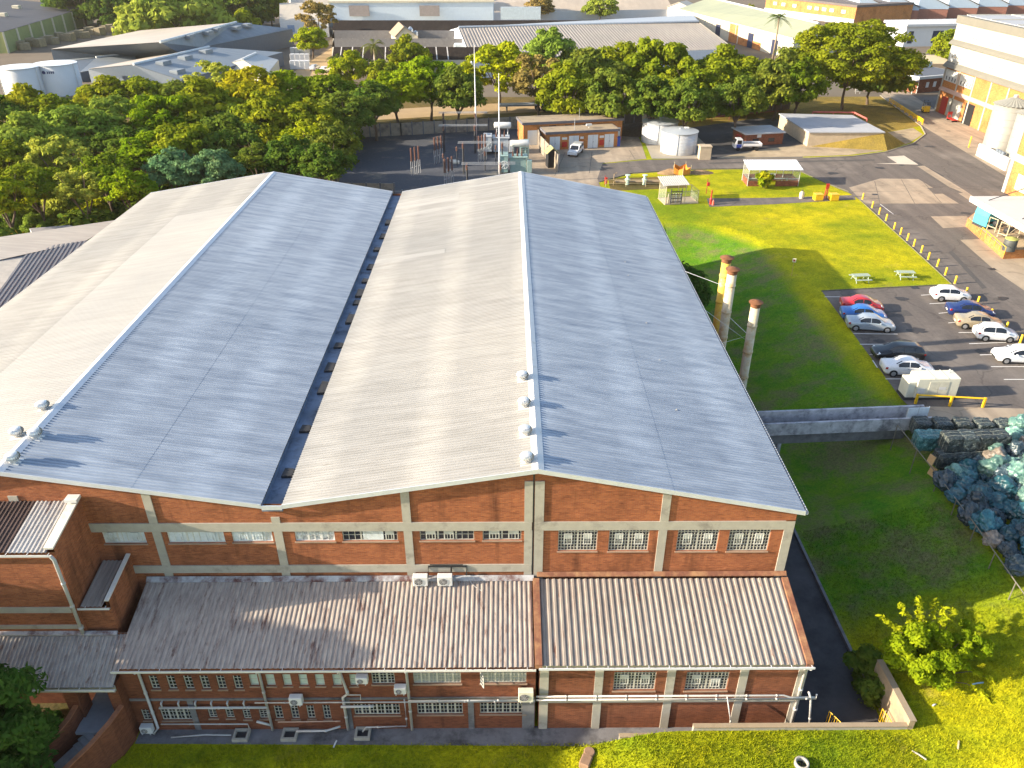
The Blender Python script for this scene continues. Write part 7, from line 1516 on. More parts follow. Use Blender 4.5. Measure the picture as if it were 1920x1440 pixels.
# ---------------------------------------------------------------- near trees and bushes
def near_bush(name, P, lobes, n, size, key, label, cat, sprays=(), seed=1, trunk=None, shell=.5):
    t = thing(name, label, cat, P); L = list(lobes)
    o = bpy.data.objects.new('crown', cards('crown', L, n, size, seed, key, aspect=1.9, shell=shell)); COL.objects.link(o); o.parent = t
    q = MB(); rr = random.Random(seed)
    for lb in lobes[:12]:
        e = Vector(lb[:3]); q.tube([(0, 0, -.1), e*.45+Vector((0, 0, .2)), e], [.07, .045, .015], 6)
    lv = []
    for a, e_, s_ in sprays:
        d = Vector((math.cos(a)*math.cos(e_), math.sin(a)*math.cos(e_), math.sin(e_))); base = d*.8; tip = d*s_+Vector((0, 0, -.12*s_)); mid_ = (base+tip)/2+Vector((0, 0, .15*s_)); q.tube([(0, 0, .4), base, mid_, tip], [.045, .035, .022, .008], 6)
        for k in range(10): p_ = base.lerp(mid_, k/9) if k < 5 else mid_.lerp(tip, (k-4)/5); lv.append((p_.x, p_.y, p_.z, .2, .18))
    obj('trunk', q, BARK, t)
    if lv: o = bpy.data.objects.new('spray', cards('spray', lv, 26*len(lv)//2, size*1.1, seed+3, key, aspect=2.4, shell=.9)); COL.objects.link(o); o.parent = t
    return t
P = pz(1733, 1262, 4.6); P.z = height(P.x, P.y)
rl = random.Random(2)
lobes = []
while len(lobes) < 42:
    a, b, c = rl.uniform(-1, 1), rl.uniform(-1, 1), rl.uniform(-1, 1)
    if .25 < a*a+b*b+c*c < 1: lobes.append((-.5+1.75*a, 1.6*b, 1.75+1.35*c, rl.uniform(.34, .6), rl.uniform(.28, .45)))
lobes += [(2.3+rl.uniform(-.9, 1.0), .6+rl.uniform(-1.3, 1.4), 1.5+rl.uniform(-.6, .9), rl.uniform(.2, .34), rl.uniform(.16, .28)) for _ in range(24)]
near_bush('shrub', P, lobes, 21000, .10, 'X', 'large lime-yellow shrub with long leafy sprays on the right lawn', 'shrub', [(a, e_, s_) for a, e_, s_ in ((2.5, .85, 4.3), (2.0, .95, 4.4), (1.6, 1.0, 4.6), (1.2, .9, 4.6), (.8, .85, 4.4), (.5, .6, 4.2), (.15, .5, 4.0), (-.3, .35, 3.6), (-.7, .3, 3.4), (1.0, 1.15, 4.5), (1.9, 1.2, 4.2), (.3, .75, 3.9))], 4)
P = pz(1645, 1262, 4.0); P.z = height(P.x, P.y)-.2
lobes = [(rl.uniform(-.9, .9), rl.uniform(-1.1, 1.4), rl.uniform(.3, 1.7), rl.uniform(.4, .65), rl.uniform(.35, .55)) for _ in range(18)]
near_bush('shrub', P, lobes, 4500, .15, 'D', 'dark green shrub in the shade beside the lime-yellow one', 'shrub', (), 6)
P = pz(1300, 560, 4.5); P.z = height(P.x, P.y)
P = Vector((19.6, 78.5, height(19.6, 78.5)))
lobes = [(rl.uniform(-1.5, 1.5), rl.uniform(-1.6, 1.6), rl.uniform(.8, 6.0), rl.uniform(.8, 1.2), rl.uniform(.7, 1.0)) for _ in range(40)]
near_bush('tree', P, lobes, 9000, .26, 'N', 'dense dark green tree beside the flue stacks', 'tree', (), 8)
P = py(-80, 1240, 24.3); P.z = LO
lobes = [(rl.uniform(-2.6, 1.5), rl.uniform(-1.9, 1.9), rl.uniform(1.6, 8.6), rl.uniform(.6, 1.0), rl.uniform(.5, .8)) for _ in range(84)]
near_bush('tree', P, lobes, 24000, .15, 'N', 'dark leafy tree at the left edge in front of the entrance roof', 'tree', (), 12)
P = pz(70, 1425, LO); lobes = [(rl.uniform(-1.4, 1.5), rl.uniform(-.9, 1.2), rl.uniform(.3, 1.8), rl.uniform(.4, .65), rl.uniform(.3, .5)) for _ in range(22)]
near_bush('shrub', (P.x, P.y, LO), lobes, 6000, .15, 'N', 'bright-edged shrub beside the entrance steps', 'shrub', (), 14)
P = pz(1432, 352); near_bush('shrub', P, [(rl.uniform(-.35, .35), rl.uniform(-.3, .3), rl.uniform(.7, 2.0), .35, .3) for _ in range(9)], 700, .34, 'X', 'yellow green banana plant in front of the white-roofed shelter', 'plant', ((.5, .9, 2.2), (2.4, 1.0, 2.3), (4.0, .8, 2.0), (1.5, 1.2, 2.4)), 15)
ground('earth_patch', [tuple(p_)[:2] for p_ in G([(-60, 1300), (150, 1320), (100, 1440), (60, 1470), (-80, 1470)], LO)], LO+.015, SOIL)
# ---------------------------------------------------------------- grass blades on the near lawns
Rg = np.random.RandomState(3)
pts = []
for (x0, x1, y0, y1, n) in ((-21, 21, 21.5, 27.0, 26000), (21.3, 38, 21.5, 44, 26000)):
    X = Rg.uniform(x0, x1, n); Y = Rg.uniform(y0, y1, n)
    for x, y in zip(X, Y):
        if x < 21 and y > 26.45 and x > 5.8: continue
        if x < 5.9 and y > 27.1: continue
        if x > 31.8 and y > 34: continue
        pts.append((x, y, height(x, y)))
Pg = np.array(pts); n = len(Pg); nb_ = 3
ang = Rg.uniform(0, 6.283, (n, nb_)); h_ = Rg.uniform(.05, .15, (n, nb_)); ox = Rg.normal(0, .06, (n, nb_, 2)); lean = Rg.normal(0, .06, (n, nb_, 2)); wd = .022
bx = Pg[:, None, 0]+ox[..., 0]; by = Pg[:, None, 1]+ox[..., 1]; bz = np.repeat(Pg[:, None, 2], nb_, 1)-.01
V = np.stack([np.stack([bx-np.cos(ang)*wd, by-np.sin(ang)*wd, bz], -1), np.stack([bx+np.cos(ang)*wd, by+np.sin(ang)*wd, bz], -1), np.stack([bx+lean[..., 0], by+lean[..., 1], bz+h_], -1)], 2).reshape(-1, 3).astype(np.float32)
m = bpy.data.meshes.new('grass'); m.vertices.add(len(V)); m.vertices.foreach_set('co', V.reshape(-1)); F = np.arange(len(V), dtype=np.int32); m.loops.add(len(F)); m.loops.foreach_set('vertex_index', F); m.polygons.add(len(F)//3); m.polygons.foreach_set('loop_start', np.arange(len(F)//3, dtype=np.int32)*3); m.update(calc_edges=True)
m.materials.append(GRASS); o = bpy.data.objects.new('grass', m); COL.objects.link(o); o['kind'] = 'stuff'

for i, (x, y, zc, r) in enumerate(((-31.5, 22.8, 10.6, 5.0), (-39.5, 23.2, 13.5, 5.6))):
    t = thing('tree', 'tall shade tree outside the left edge, %s from the entrance' % ordn[i], 'tree', (x, y, LO), i, 'shade trees left of the entrance')
    o = bpy.data.objects.new('crown', tree_mesh('N', 'dome', i)); COL.objects.link(o); o.parent = t; o.location = (0, 0, zc-LO); o.scale = (r, r, r*1.1)
    o = bpy.data.objects.new('trunk', TRUNK_MESH[i]); COL.objects.link(o); o.parent = t; o.scale = (4, 4, zc-LO)
# ================================================================== buildings round the works
def roof_block(root, eL0, eL1, r0, r1, eR0, eR1, roofL, roofR, wallm, cap_m=None, base=PL, ribs=None):
    """gabled building from its eave and ridge corner points (0 = near end, 1 = far end); walls drop to the ground"""
    for a, b, c, d, m in ((eL0, eL1, r1, r0, roofL), (r0, r1, eR1, eR0, roofR)):
        q = MB(); q.quad(a, b, c, d); q.quad(a-Vector((0, 0, .12)), d-Vector((0, 0, .12)), c-Vector((0, 0, .12)), b-Vector((0, 0, .12))); obj('roof_sheet', q, m, root, world=True)
    if cap_m: q = MB(); q.tube([r0+Vector((0, 0, .05)), r1+Vector((0, 0, .05))], .35, 6); obj('ridge_cap', q, cap_m, root, world=True)
    g = lambda p_: Vector((p_.x, p_.y, base-.2)); dn = Vector((0, 0, -.1)); q = MB()
    q.poly([g(eL0), g(eR0), eR0+dn, r0+dn, eL0+dn]); q.poly([g(eR1), g(eL1), eL1+dn, r1+dn, eR1+dn]); q.quad(g(eL0), eL0+dn, eL1+dn, g(eL1)); q.quad(g(eR0), g(eR1), eR1+dn, eR0+dn)
    obj('wall', q, wallm, root, world=True)
def mk(name, label, pts, cat='warehouse'):
    c = sum(pts, Vector())/len(pts); return thing(name, label, cat, (c.x, c.y, PL), 0)
NAVY = mat('navy cladding', (.07, .095, .13), .6, var=.12); BLUEG = sheet_mat('blue grey sheet', (.22, .25, .275), (.18, .205, .23), 0, .5, amt=.5, sc=.3); PALES = sheet_mat('sunlit pale sheet', (.45, .40, .34), (.38, .335, .28), 0, .5, amt=.5, sc=.3)  # pale left slopes: sunlight put into the sheet colour
CREAMW = mat('cream wall', (.52, .47, .36), .8, var=.06, scale=.5); WHT = mat('white wall', (.56, .56, .56), .7, var=.05, scale=.5); DKR = sheet_mat('dark sawtooth sheet', (.032, .026, .024), (.018, .015, .014), 1, .8, amt=.8, rust=(.06, .036, .026), rust_amt=.25, sc=.5, spec=.03)
# --- left side roofs joined to the hall
lowr = thing('side_shed', 'low sheds with dark ribbed and pale roofs against the left hall wall', 'shed', (-50, 60, PL))
z = 9.6
a, b, c, d = pz(-40, 450, 10.6), pz(228, 411, 10.6), pz(160, 452, 9.9), pz(-60, 500, 9.9)
q = MB(); q.poly([a, b, c, d]); obj('roof_sheet', q, sheet_mat('tan sheet', (.46, .42, .36), (.36, .32, .28), 0, .6, amt=.6), lowr, world=True)
a2, b2, c2, d2 = pz(55, 467, 9.9), pz(182, 449, 9.9), pz(120, 560, 8.6), pz(-80, 650, 8.6)
q = MB(); q.ribs(a2+Vector((0, 0, .03)), b2-a2, (d2-a2)*.5+(c2-b2)*.5, .45, -.06, .5); obj('roof_sheet', q, sheet_mat('dark grey sheet', (.19, .19, .2), (.13, .13, .14), 1, .6, amt=.6), lowr, world=True)  # ribbed sheet in a darker grey than the tan roof
q = MB(); q.poly([pz(-90, 520, 9.8), a2-Vector((0, 0, .1)), d2]); obj('roof_sheet', q, mat('tan sheet edge', (.44, .4, .34), .6), lowr, world=True)
g = lambda p_: Vector((p_.x, p_.y, LO)); q = MB()
q.quad(a, b, g(b), g(a)); q.quad(c-Vector((0, 0, .05)), d-Vector((0, 0, .05)), g(d), g(c)); q.quad(d2-Vector((0, 0, .1)), c2-Vector((0, 0, .1)), g(c2), g(d2)); obj('wall', q, NAVY, lowr, world=True)
hut = thing('tin_hut', 'small flat tin hut on the wood edge behind the side sheds', 'hut', pz(95, 428, 8)); A, B, C_, D_ = pz(55, 428, 10.2), pz(60, 437, 10.2), pz(165, 432, 10.2), pz(130, 422, 10.2)
q = MB(); q.poly([A, B, C_, D_]); obj('roof', q, mat('hut roof', (.25, .23, .22), .8), hut, world=True); q = MB(); q.quad(A, B, Vector((B.x, B.y, PL)), Vector((A.x, A.y, PL))); q.quad(B, C_, Vector((C_.x, C_.y, PL)), Vector((B.x, B.y, PL))); obj('wall', q, WHT, hut, world=True)
for k in range(5):
    p_ = pz(8+k*7, 440-k*1.5, 7.2); q = MB(); q.tube([p_+Vector((-4, -1, 0)), p_+Vector((4, .6, .4))], .12, 6); tag(obj('steel_length', q, YELLOW), 'yellow painted steel length in a pile at the wood edge', 'steel', 'yellow steel lengths piled left of the sheds')
# --- striped warehouse, top left
A, B = pz(4, 60, 12), pz(167, 12, 12); t = mk('striped_warehouse', 'dark-roofed warehouse with green panels between white pilasters', [A, B])
d = (B-A).normalized(); nrm = Vector((-d.y, d.x, 0)); Wd = 42; R0 = A+nrm*Wd+Vector((0, 0, 4.2)); R1_ = B+nrm*Wd+Vector((0, 0, 4.2)); E0, E1 = A+nrm*Wd*2, B+nrm*Wd*2
roof_block(t, E0, E1, R0, R1_, A, B, DKR, sheet_mat('charcoal sheet', (.085, .085, .095), (.06, .06, .068), 0, .7, amt=.5, sc=.3), mat('green panel', (.22, .25, .10), .8, var=.1, scale=.6), CREAMW)
for k in range(9):
    p_ = A.lerp(B, k/8); q = MB(); o_ = -nrm*.25; q.extr([p_+o_-d*.55+Vector((0, 0, -.1)), p_+o_+d*.55+Vector((0, 0, -.1)), Vector((p_.x, p_.y, PL-.2))+o_+d*.55, Vector((p_.x, p_.y, PL-.2))+o_-d*.55], tuple(nrm*.24)); obj('pilaster', q, CREAMW, t, world=True)
for f, s_ in ((.15, .35), (.42, .3), (.7, .4), (.3, .7)):
    p_ = A.lerp(B, f)+nrm*Wd*s_+Vector((0, 0, 4.2*s_)); q = MB(); q.T = Matrix.Translation(p_); q.cbox(-1.2, 1.2, -1, 1, -.3, 1.0, .1); obj('roof_vent', q, CREAMW, t, world=True)
for i in range(24):      # stacked crates along its foot
    f = i/23; p_ = pz(30+f*215, 92-f*42+(i % 3)*2.5); o = thing('timber_crate', 'brown timber crate stacked along the foot of the striped warehouse', 'crate', (p_.x, p_.y, PL), rad(15*i), 'timber crates below the striped warehouse'); q = MB(); q.cbox(-1.5, 1.5, -1.2, 1.2, .1, 2.0+.5*(i % 2), .05); [q.box(x-.1, x+.1, -1.25, 1.25, 0, .1) for x in (-1.2, 0, 1.2)]; obj('crate_body', q, mat('crate timber', (.3, .23, .14) if False else (.26, .21, .13), .9, var=.25), o)
# --- grey-blue complex
def px_gable(label, L0, L1, Rr0, Rr1, E0, E1, zl, zr, ze, rl_, rr__, wm, name='grey_warehouse', vents=()):
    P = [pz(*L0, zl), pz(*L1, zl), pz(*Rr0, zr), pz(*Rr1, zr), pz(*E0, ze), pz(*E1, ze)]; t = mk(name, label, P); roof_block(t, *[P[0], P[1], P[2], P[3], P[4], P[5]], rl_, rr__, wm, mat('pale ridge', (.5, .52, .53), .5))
    for f, s_ in vents:
        p_ = (P[2].lerp(P[3], f)).lerp(P[4].lerp(P[5], f), s_); q = MB(); dd = (P[3]-P[2]).normalized(); q.T = Matrix.Translation(p_) @ Matrix.Rotation(math.atan2(dd.y, dd.x), 4, 'Z'); q.cbox(-1.6, 1.6, -1.1, 1.1, -.2, .7, .08); obj('roof_vent', q, BLUEG, t, world=True)
    return t
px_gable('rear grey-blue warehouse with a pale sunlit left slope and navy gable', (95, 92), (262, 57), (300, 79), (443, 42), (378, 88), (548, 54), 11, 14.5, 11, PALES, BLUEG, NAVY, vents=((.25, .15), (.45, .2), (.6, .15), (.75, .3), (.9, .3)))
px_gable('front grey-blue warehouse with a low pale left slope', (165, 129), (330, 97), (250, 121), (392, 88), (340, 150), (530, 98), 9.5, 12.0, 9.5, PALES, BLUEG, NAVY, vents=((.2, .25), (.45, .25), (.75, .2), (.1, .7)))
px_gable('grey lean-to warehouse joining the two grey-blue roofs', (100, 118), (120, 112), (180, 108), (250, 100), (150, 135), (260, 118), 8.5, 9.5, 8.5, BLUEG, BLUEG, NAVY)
px_gable('small white-roofed shed below the grey-blue warehouses', (400, 124), (420, 108), (455, 112), (480, 100), (500, 140), (522, 112), 9, 10.5, 9, mat('white shed roof', (.36, .365, .36), .5), mat('white shed roof', (.62, .62, .6)), CREAMW)
for (cx, vb, r, lb) in ((51, 183, 4.3, 'left of two big white storage tanks beside the wood'), (118, 175, 4.6, 'right of two big white storage tanks, with a dark mark')):
    P = pz(cx, vb); t = thing('storage_tank', lb, 'tank', P, 0, 'white storage tanks'); q = MB(); q.lathe([(r, 0), (r, 6.6)], n=40); obj('shell', q, WHT, t, True); q = MB(); q.lathe([(r+.1, 6.6), (r+.1, 6.7), (r*.3, 7.0), (.02, 7.1)], n=40); obj('roof', q, mat('tank top', (.62, .66, .7), .5), t); q = MB(); q.tube([(r+.05, -1, 0), (r+.05, -1, 6.8)], .06, 5); q.tube([(-r*.7, -r*.75, 0), (-r*.7, -r*.75, 6.6)], .1, 5); obj('ladder', q, STEEL, t)
    if cx > 100:
        q = MB(); q.T = Matrix.Rotation(rad(-82), 4, 'Z')
        def onr(a, z0): return (math.cos(a)*(r+.03), math.sin(a)*(r+.03), z0)
        q.poly([onr(-.28+.10*math.cos(x), 5.3+.36*math.sin(x)) for x in np.linspace(0, 2*math.pi, 17)[:-1]])
        for k in range(4): q.quad(onr(-.12+.09*k, 5.05), onr(-.12+.09*k+.06, 5.05), onr(-.12+.09*k+.06, 5.55), onr(-.12+.09*k, 5.55))
        obj('logo', q, mat('navy ink', (.03, .04, .12), .5), t)
# white tote stacks
for i in range(12):
    P = pz(550+(i % 4)*9, 130-(i//4)*13); t = thing('white_tote', 'white wrapped tote stack on the tan street', 'pallet', P, rad(5), 'white wrapped totes beside the grey warehouse'); q = MB(); q.cbox(-.65, .65, -.65, .65, .12, 2.3, .06); obj('tote_body', q, WHT, t); q = MB(); [q.box(x-.06, x+.06, -.65, .65, 0, .12) for x in (-.5, 0, .5)]; obj('pallet', q, mat('crate timber', (.26, .21, .13)), t)
# --- cream factory and white house at the top
P = [pz(525, 10, 14), pz(525, -40, 14), pz(900, -32, 18), pz(900, -60, 18)]
t = thing('cream_factory', 'very wide pale cream factory roof along the top of the view', 'factory', (0, 380, PL))
a, b, c, d = pz(560, 30, 10), pz(1262, 17, 10), pz(1245, -14, 15), pz(540, -10, 15)
q = MB(); q.poly([a, b, c, d]); obj('roof_sheet', q, sheet_mat('cream sheet', (.48, .40, .31), (.42, .345, .265), 1, .5, amt=.4, sc=.2), t, world=True); q = MB(); q.quad(a, b, Vector((b.x, b.y, PL)), Vector((a.x, a.y, PL))); q.quad(b, c, Vector((c.x, c.y, PL)), Vector((b.x, b.y, PL))); q.quad(d, a, Vector((a.x, a.y, PL)), Vector((d.x, d.y, PL))); obj('wall', q, WHT, t, world=True)
a, b, d, c = pz(524, 40, 11), pz(615, 40, 11), pz(524, 6, 15), pz(640, 3, 15); t = mk('white_house', 'white gabled building with tan roof left of the dark sawtooth roof', [a, b], 'building')
q = MB(); q.poly([a, b, c, d]); obj('roof_sheet', q, sheet_mat('tan house sheet', (.5, .44, .35), (.42, .37, .3), 1, .6, amt=.4, sc=.3), t, world=True); q = MB(); q.quad(a, b, Vector((b.x, b.y, PL)), Vector((a.x, a.y, PL))); q.quad(d, a, Vector((a.x, a.y, PL)), Vector((d.x, d.y, PL))); obj('wall', q, WHT, t, world=True)
for f in (.15, .5): p_ = a.lerp(b, f); q = MB(); q.box(p_.x, p_.x+2.4, p_.y-.08, p_.y-.02, PL+1.5, PL+3.8); obj('window', q, mat('blue window', (.2, .28, .42), .3), t, world=True)
# --- dark sawtooth works and the long grey shed
t = thing('sawtooth_works', 'old works with a dark brown sawtooth roof and white skylight ribs', 'factory', (0, 300, PL))
rows = [(112, 10.0, 88, 12.6), (88, 10.4, 72, 12.8), (72, 10.4, 57, 12.8), (57, 10.4, 38, 12.8)]
for v0, z0, v1, z1 in rows:
    a, b = pz(622, v0, z0), pz(1240 if v0 < 60 else 905, v0, z0); c, d = pz(1222 if v0 < 60 else 900, v1, z1), pz(626, v1, z1); q = MB(); n = 30
    for i in range(n): q.quad(a.lerp(b, i/n), a.lerp(b, (i+1)/n), d.lerp(c, (i+1)/n), d.lerp(c, i/n))
    obj('roof_sheet', q, DKR, t, world=True)
    q = MB(); q.quad(d, c, Vector((c.x, c.y, 10.2)), Vector((d.x, d.y, 10.2))); obj('north_light', q, mat('north light', (.16, .15, .15), .5), t, world=True)
    if v0 in (112, 88):
        for k in range(9 if v0 == 112 else 12): f = .05+k*.075+(.12 if k > 5 else 0); p_, r_ = a.lerp(b, f)+Vector((0, 0, .04)), d.lerp(c, f)+Vector((0, 0, .04)); e_ = Vector((.28, 0, 0)); q = MB(); q.quad(p_, p_+e_, r_+e_, r_); obj('skylight', q, mat('pale skylight', (.5, .47, .44), .5, var=.2), t, world=True)
a, b = pz(622, 112, 10), pz(905, 112, 10); d, c = pz(626, 38, 10), pz(1240, 38, 10); q = MB(); q.prism([(a.x, a.y), (b.x, b.y), (c.x, c.y), (d.x, d.y)], PL-.1, 9.95); obj('wall', q, CREAMW, t, world=True)
a, b = pz(743, 76, 11.5), pz(784, 76, 11.5); q = MB(); dd = 12; w2 = (b.x-a.x); q.extr([(a.x, a.y, 10), (b.x, a.y, 10), (b.x, a.y, 12.6), (a.x+w2*.4, a.y, 15.0), (a.x, a.y, 12.6)], (-3, dd, 0)); obj('dormer', q, CREAMW, t, world=True)
q = MB(); q.quad((a.x-.6, a.y-.6, 12.3), (a.x+w2*.4, a.y-.6, 15.2), (a.x+w2*.4-3, a.y+dd, 15.2), (a.x-3.6, a.y+dd, 12.3)); q.quad((a.x+w2*.4, a.y-.6, 15.2), (b.x+.6, a.y-.6, 12.3), (b.x-2.4, a.y+dd, 12.3), (a.x+w2*.4-3, a.y+dd, 15.2)); obj('dormer_roof', q, mat('brown dormer sheet', (.27, .2, .14), .8, var=.2), t, world=True)
q = MB(); q.lathe([(.8, 0), (.8, 2.0), (.4, 2.6), (.02, 2.8)], (b.x-2.5, b.y+4, 12), 12); q.lathe([(.6, 0), (.6, 1.6), (.02, 2.0)], (b.x-.8, b.y+2, 12), 12); obj('roof_cowl', q, STEEL, t, world=True)
t = thing('office_wing', 'pale blue office wing with louvred panels behind the dark roof', 'building', (-20, 330, PL)); a, b, = pz(620, 36, 11), pz(925, 34, 11); q = MB(); q.prism([(a.x, a.y), (b.x, b.y), (b.x, b.y+14), (a.x, a.y+14)], PL, 16.2); obj('wall', q, mat('pale blue wall', (.46, .53, .6), .7, var=.06), t, world=True); q = MB(); q.prism([(a.x-.4, a.y-.4), (b.x+.4, b.y-.4), (b.x+.4, b.y+14.4), (a.x-.4, a.y+14.4)], 16.202, 16.8); obj('roof', q, CREAMW, t, world=True)
for f in (.12, .55): x = a.x+(b.x-a.x)*f; q = MB(); q.box(x, x+7, a.y-.5, a.y-.02, 12, 15.4); obj('louvre_panel', q, mat('louvre brown', (.22, .19, .18), .7), t, world=True); 
q = MB(); q.box(b.x*.45, b.x*.45+.01+14, a.y-2, a.y-.52, 11, 15); obj('annex_box', q, mat('grey blue box', (.36, .42, .46), .7), t, world=True)
px_gable('long grey gabled shed behind the tree row', (846, 96), (836, 60), (858, 49), (850, 42), (880, 130), (870, 128), 12, 14.5, 10, WHT, WHT, WHT, name='shed_end') if False else None
a, b, c, d, = pz(884, 112, 10.5), pz(1378, 91, 10.5), pz(1310, 40, 14.6), pz(860, 51, 14.6); e0, e1 = pz(838, 58, 10.5), pz(1300, 28, 10.5)
t = mk('long_shed', 'long grey gabled shed behind the tree row', [a, b, c, d]); LS = sheet_mat('long grey sheet', (.30, .265, .23), (.24, .215, .19), 1, .55, amt=.6, sc=.5)
q = MB(); q.ribs(a, b-a, ((d-a)+(c-b))*.5, .9, -.1, .5); obj('roof_sheet', q, LS, t, world=True); q = MB(); q.poly([d, c, e1, e0]); obj('roof_sheet', q, mat('grey blue sheet', (.33, .36, .4), .5), t, world=True); q = MB(); q.tube([d, c], .35, 6); obj('ridge_cap', q, mat('ridge blue', (.36, .4, .45), .5), t, world=True)
gz_ = lambda p_: Vector((p_.x, p_.y, PL)); q = MB(); dn = Vector((0, 0, -.05)); q.quad(gz_(a), gz_(b), b+dn, a+dn); q.poly([gz_(b), gz_(e1), e1+dn, c+dn, b+dn]); q.poly([gz_(e0), gz_(a), a+dn, d+dn, e0+dn]); obj('wall', q, mat('white blue wall', (.6, .63, .66), .7, var=.06), t, world=True)
p_ = a.lerp(b, .92); q = MB(); q.box(p_.x, p_.x+2.2, p_.y-.2, p_.y+.6, 7, 9.4); obj('window', q, GLASS, t, world=True)
P = pz(862, 92, 10.8); q = MB(); q.T = Matrix.Translation(P); q.cbox(-1.5, 2.2, -1.5, 1.5, -1, 1.4, .1); q.tube([(-1.2, -1.3, .6), (-2.2, -1.8, .6), (-2.4, -1.8, -3.5)], .5, 8); obj('duct', q, mat('duct blue grey', (.48, .52, .54), .5), t, world=True)
# --- green-roofed warehouse
e0, e1, r0, r1 = pz(1273, 16, 12), pz(1490, 71, 12), pz(1330, -4, 15), pz(1535, 44, 15)
t = mk('green_warehouse', 'cream warehouse with a pale green roof and brick panels', [e0, e1]); GRF = sheet_mat('pale green sheet', (.33, .345, .225), (.28, .295, .2), 0, .5, amt=.4, sc=.3)
f0, f1 = r0*2-e0, r1*2-e1; f0.z = f1.z = 12
roof_block(t, e0, e1, r0, r1, f0, f1, GRF, GRF, CREAMW, mat('pale ridge', (.5, .52, .53)))
d = (e1-e0).normalized(); nrm = Vector((d.y, -d.x, 0)).normalized()
if nrm.x > 0: nrm = -nrm
LW = (e1-e0).length
def face(s0, s1, z0, z1, off, m, nm):
    q = MB(); a = e0+d*s0+nrm*off; b = e0+d*s1+nrm*off; q.extr([(a.x, a.y, z0), (b.x, b.y, z0), (b.x, b.y, z1), (a.x, a.y, z1)], tuple(-nrm*(off-.01))); obj(nm, q, m, t, world=True)
face(LW*.52, LW*.59, PL, 11.5, .12, BRICK3, 'brick_panel'); face(LW*.6, LW*.78, PL, 8.2, .1, BRICK3, 'brick_panel')
for f in (.40, .68, .86): face(LW*f, LW*f+3.4, PL, 10.2, .22, mat('door navy', (.02, .025, .06), .6), 'door')
for k in range(14): face(LW*k/14, LW*k/14+.3, 8.3, 11.6, .16, mat('seam cream', (.55, .5, .4), .8), 'seam')
# --- brick office with sawtooth sheds
a, b = pz(1433, 24), pz(1600, 47); t = mk('brick_office', 'long orange brick office with small windows in front of sawtooth sheds', [a, b], 'building'); d = (b-a); an = math.atan2(d.y, d.x); Ln = d.length; t.location = a; t.rotation_euler = (0, 0, an)
q = MB(); q.box(0, Ln, 0, 30, -.1, 6.2); obj('wall', q, BRICK3, t); q = MB(); q.box(-.3, Ln+.3, -.3, 30, 6.202, 7.0); obj('roof', q, mat('dark office roof', (.12, .1, .095), .8, var=.2), t); q = MB(); q.box(0, Ln, -.3, -.003, -.1, 2.0); obj('plinth', q, WHT, t)
for f in (.1, .2, .33, .5, .58, .66, .74, .86): q = MB(); q.box(Ln*f, Ln*f+2.2, -.25, -.003, 3.6, 4.8); obj('window', q, WHT, t)
for k in range(6):
    a = pz(1604+k*56, 42-k*2.5); t = thing('sawtooth_bay', 'sawtooth shed bay with a pale blue gable and dark roof, %s from the brick office' % ordn[k], 'shed', a, rad(-4), 'sawtooth shed bays beyond the guard house')
    W2 = 12.2; q = MB(); q.extr([(0, 0, 4), (W2, 0, 4), (W2, 0, 5.0), (.4, 0, 10.0), (0, 0, 10)], (0, 60, 0)); obj('gable', q, mat('gable blue', (.36, .45, .55), .7, var=.05), t); q = MB(); q.extr([(0, -.4, 10.1), (W2+.2, -.4, 5.0), (W2+.2, -.4, 5.3), (0, -.4, 10.4)], (0, 60.6, 0)); obj('roof_sheet', q, sheet_mat('brown bay sheet', (.16, .13, .115), (.12, .1, .09), 1, .8, amt=.5, sc=.4), t); q = MB(); q.box(0, W2, .1, 59, -.1, 4); obj('wall', q, mat('far brick', (.3, .13, .09), .9, var=.15), t)
t = mk('white_canteen', 'white flat-roofed block with dark windows behind the guard house', [pz(1700, 90)], 'building'); P = pz(1692, 88); t.location = P; t.rotation_euler = (0, 0, rad(8)); q = MB(); q.box(0, 26, 0, 12, -.1, 6.0); obj('wall', q, WHT, t); q = MB(); q.box(-.6, 26.6, -.8, 12.6, 6.002, 6.7); obj('roof_slab', q, WHT, t)
for x in (1.2, 9.5, 15, 20): q = MB(); q.box(x, x+(1.6 if x < 5 else 3.6), -.06, -.003, 1.0, 4.6); obj('window', q, mat('navy window', (.02, .025, .06)), t)
q = MB(); [q.bar((x, 0, 6.7), (x, 0, 8.0), .08) for x in np.arange(0, 26.1, 3.2)]; q.bar((0, 0, 8), (26, 0, 8), .08); q.bar((0, 0, 7.3), (26, 0, 7.3), .06); obj('roof_rail', q, WHITE, t)
t = thing('garden_wall', 'cream boundary wall beside the street beyond the giant tree', 'wall', pz(1705, 118), rad(-12)); q = MB(); q.box(0, 13, 0, .3, 0, 2.2); q.box(11, 16, 0, 4, 0, 3.2); obj('wall', q, CREAMW, t)
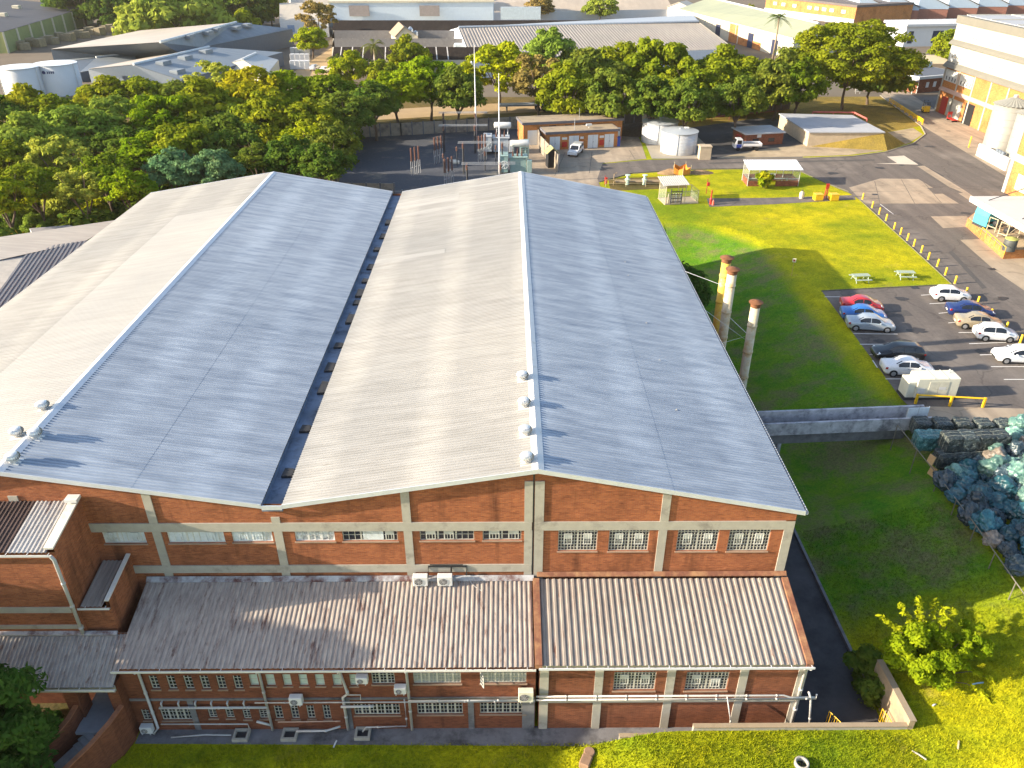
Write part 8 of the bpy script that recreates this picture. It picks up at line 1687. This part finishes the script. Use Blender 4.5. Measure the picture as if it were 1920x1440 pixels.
t = thing('white_shed', 'small white gabled shed left of the green roof', 'shed', pz(1250, 38), rad(-30)); q = MB(); q.extr([(0, 0, 0), (9, 0, 0), (9, 0, 5), (4.5, 0, 6.6), (0, 0, 5)], (0, 9, 0)); obj('wall', q, WHT, t); q = MB(); q.extr([(-.4, -.3, 4.9), (4.5, -.3, 6.7), (9.4, -.3, 4.9), (9.4, -.3, 5.1), (4.5, -.3, 6.9), (-.4, -.3, 5.1)], (0, 9.6, 0)); obj('roof', q, mat('tan house sheet flat', (.5, .44, .35), .6), t)
for i in range(5):
    P = pz(1222+i*7, 34-i*1.2); car('blue-grey car far off in the row beside the white shed, %s from the left' % ordn[i], (P.x, P.y, PL+.03), rad(120), (.1, .16, .28), 'hatch', 3.9, group='far parked cars')
P = pz(575, 128); car('silver car on the tan street beside the white totes', (P.x+3, P.y-3, PL+.03), rad(80), (.4, .42, .44), 'hatch', 3.9)
P = pz(611, 135); car('white car half hidden by the small palm', (P.x, P.y, PL+.03), rad(70), (.7, .7, .7), 'hatch', 3.9)
# low-loader under the tree row
P = pz(985, 208); t = thing('lorry_trailer', 'grey flat lorry trailer parked under the tree row', 'trailer', P, rad(6)); q = MB(); q.box(-5.5, 5.5, -1.2, 1.2, 1.2, 1.5); obj('deck', q, mat('trailer grey', (.3, .31, .33), .6), t)
for x in (2.6, 4.0):
    for s_ in (-1, 1): q = MB(); q.tube([(x, s_*.75, .5), (x, s_*1.15, .5)], .5, 16); obj('wheel', q, BLACK, t)
q = MB(); q.bar((-4, -.8, 0), (-4, -.8, 1.2), .15); q.bar((-4, .8, 0), (-4, .8, 1.2), .15); obj('landing_leg', q, DARK, t)
# fence along the back of the yard
a, b = pz(1170, 232), pz(1480, 205); bw = thing('boundary_fence', 'dark precast fence along the foot of the tree row', 'fence', a.lerp(b, .5)); q = MB(); pq = MB(); n = 18
for i in range(n):
    p_, r_ = a.lerp(b, i/n), a.lerp(b, (i+1)/n); q.extr([(p_.x, p_.y, PL), (r_.x, r_.y, PL), (r_.x, r_.y, PL+2), (p_.x, p_.y, PL+2)], (0, .1, 0)); pq = MB(); pq.box(p_.x-.1, p_.x+.1, p_.y-.12, p_.y+.02, PL, PL+2.2); obj('post', pq, CONC_D, bw, world=True)
obj('panel', q, mat('dark panel', (.1, .085, .07), .9, var=.3), bw, world=True)
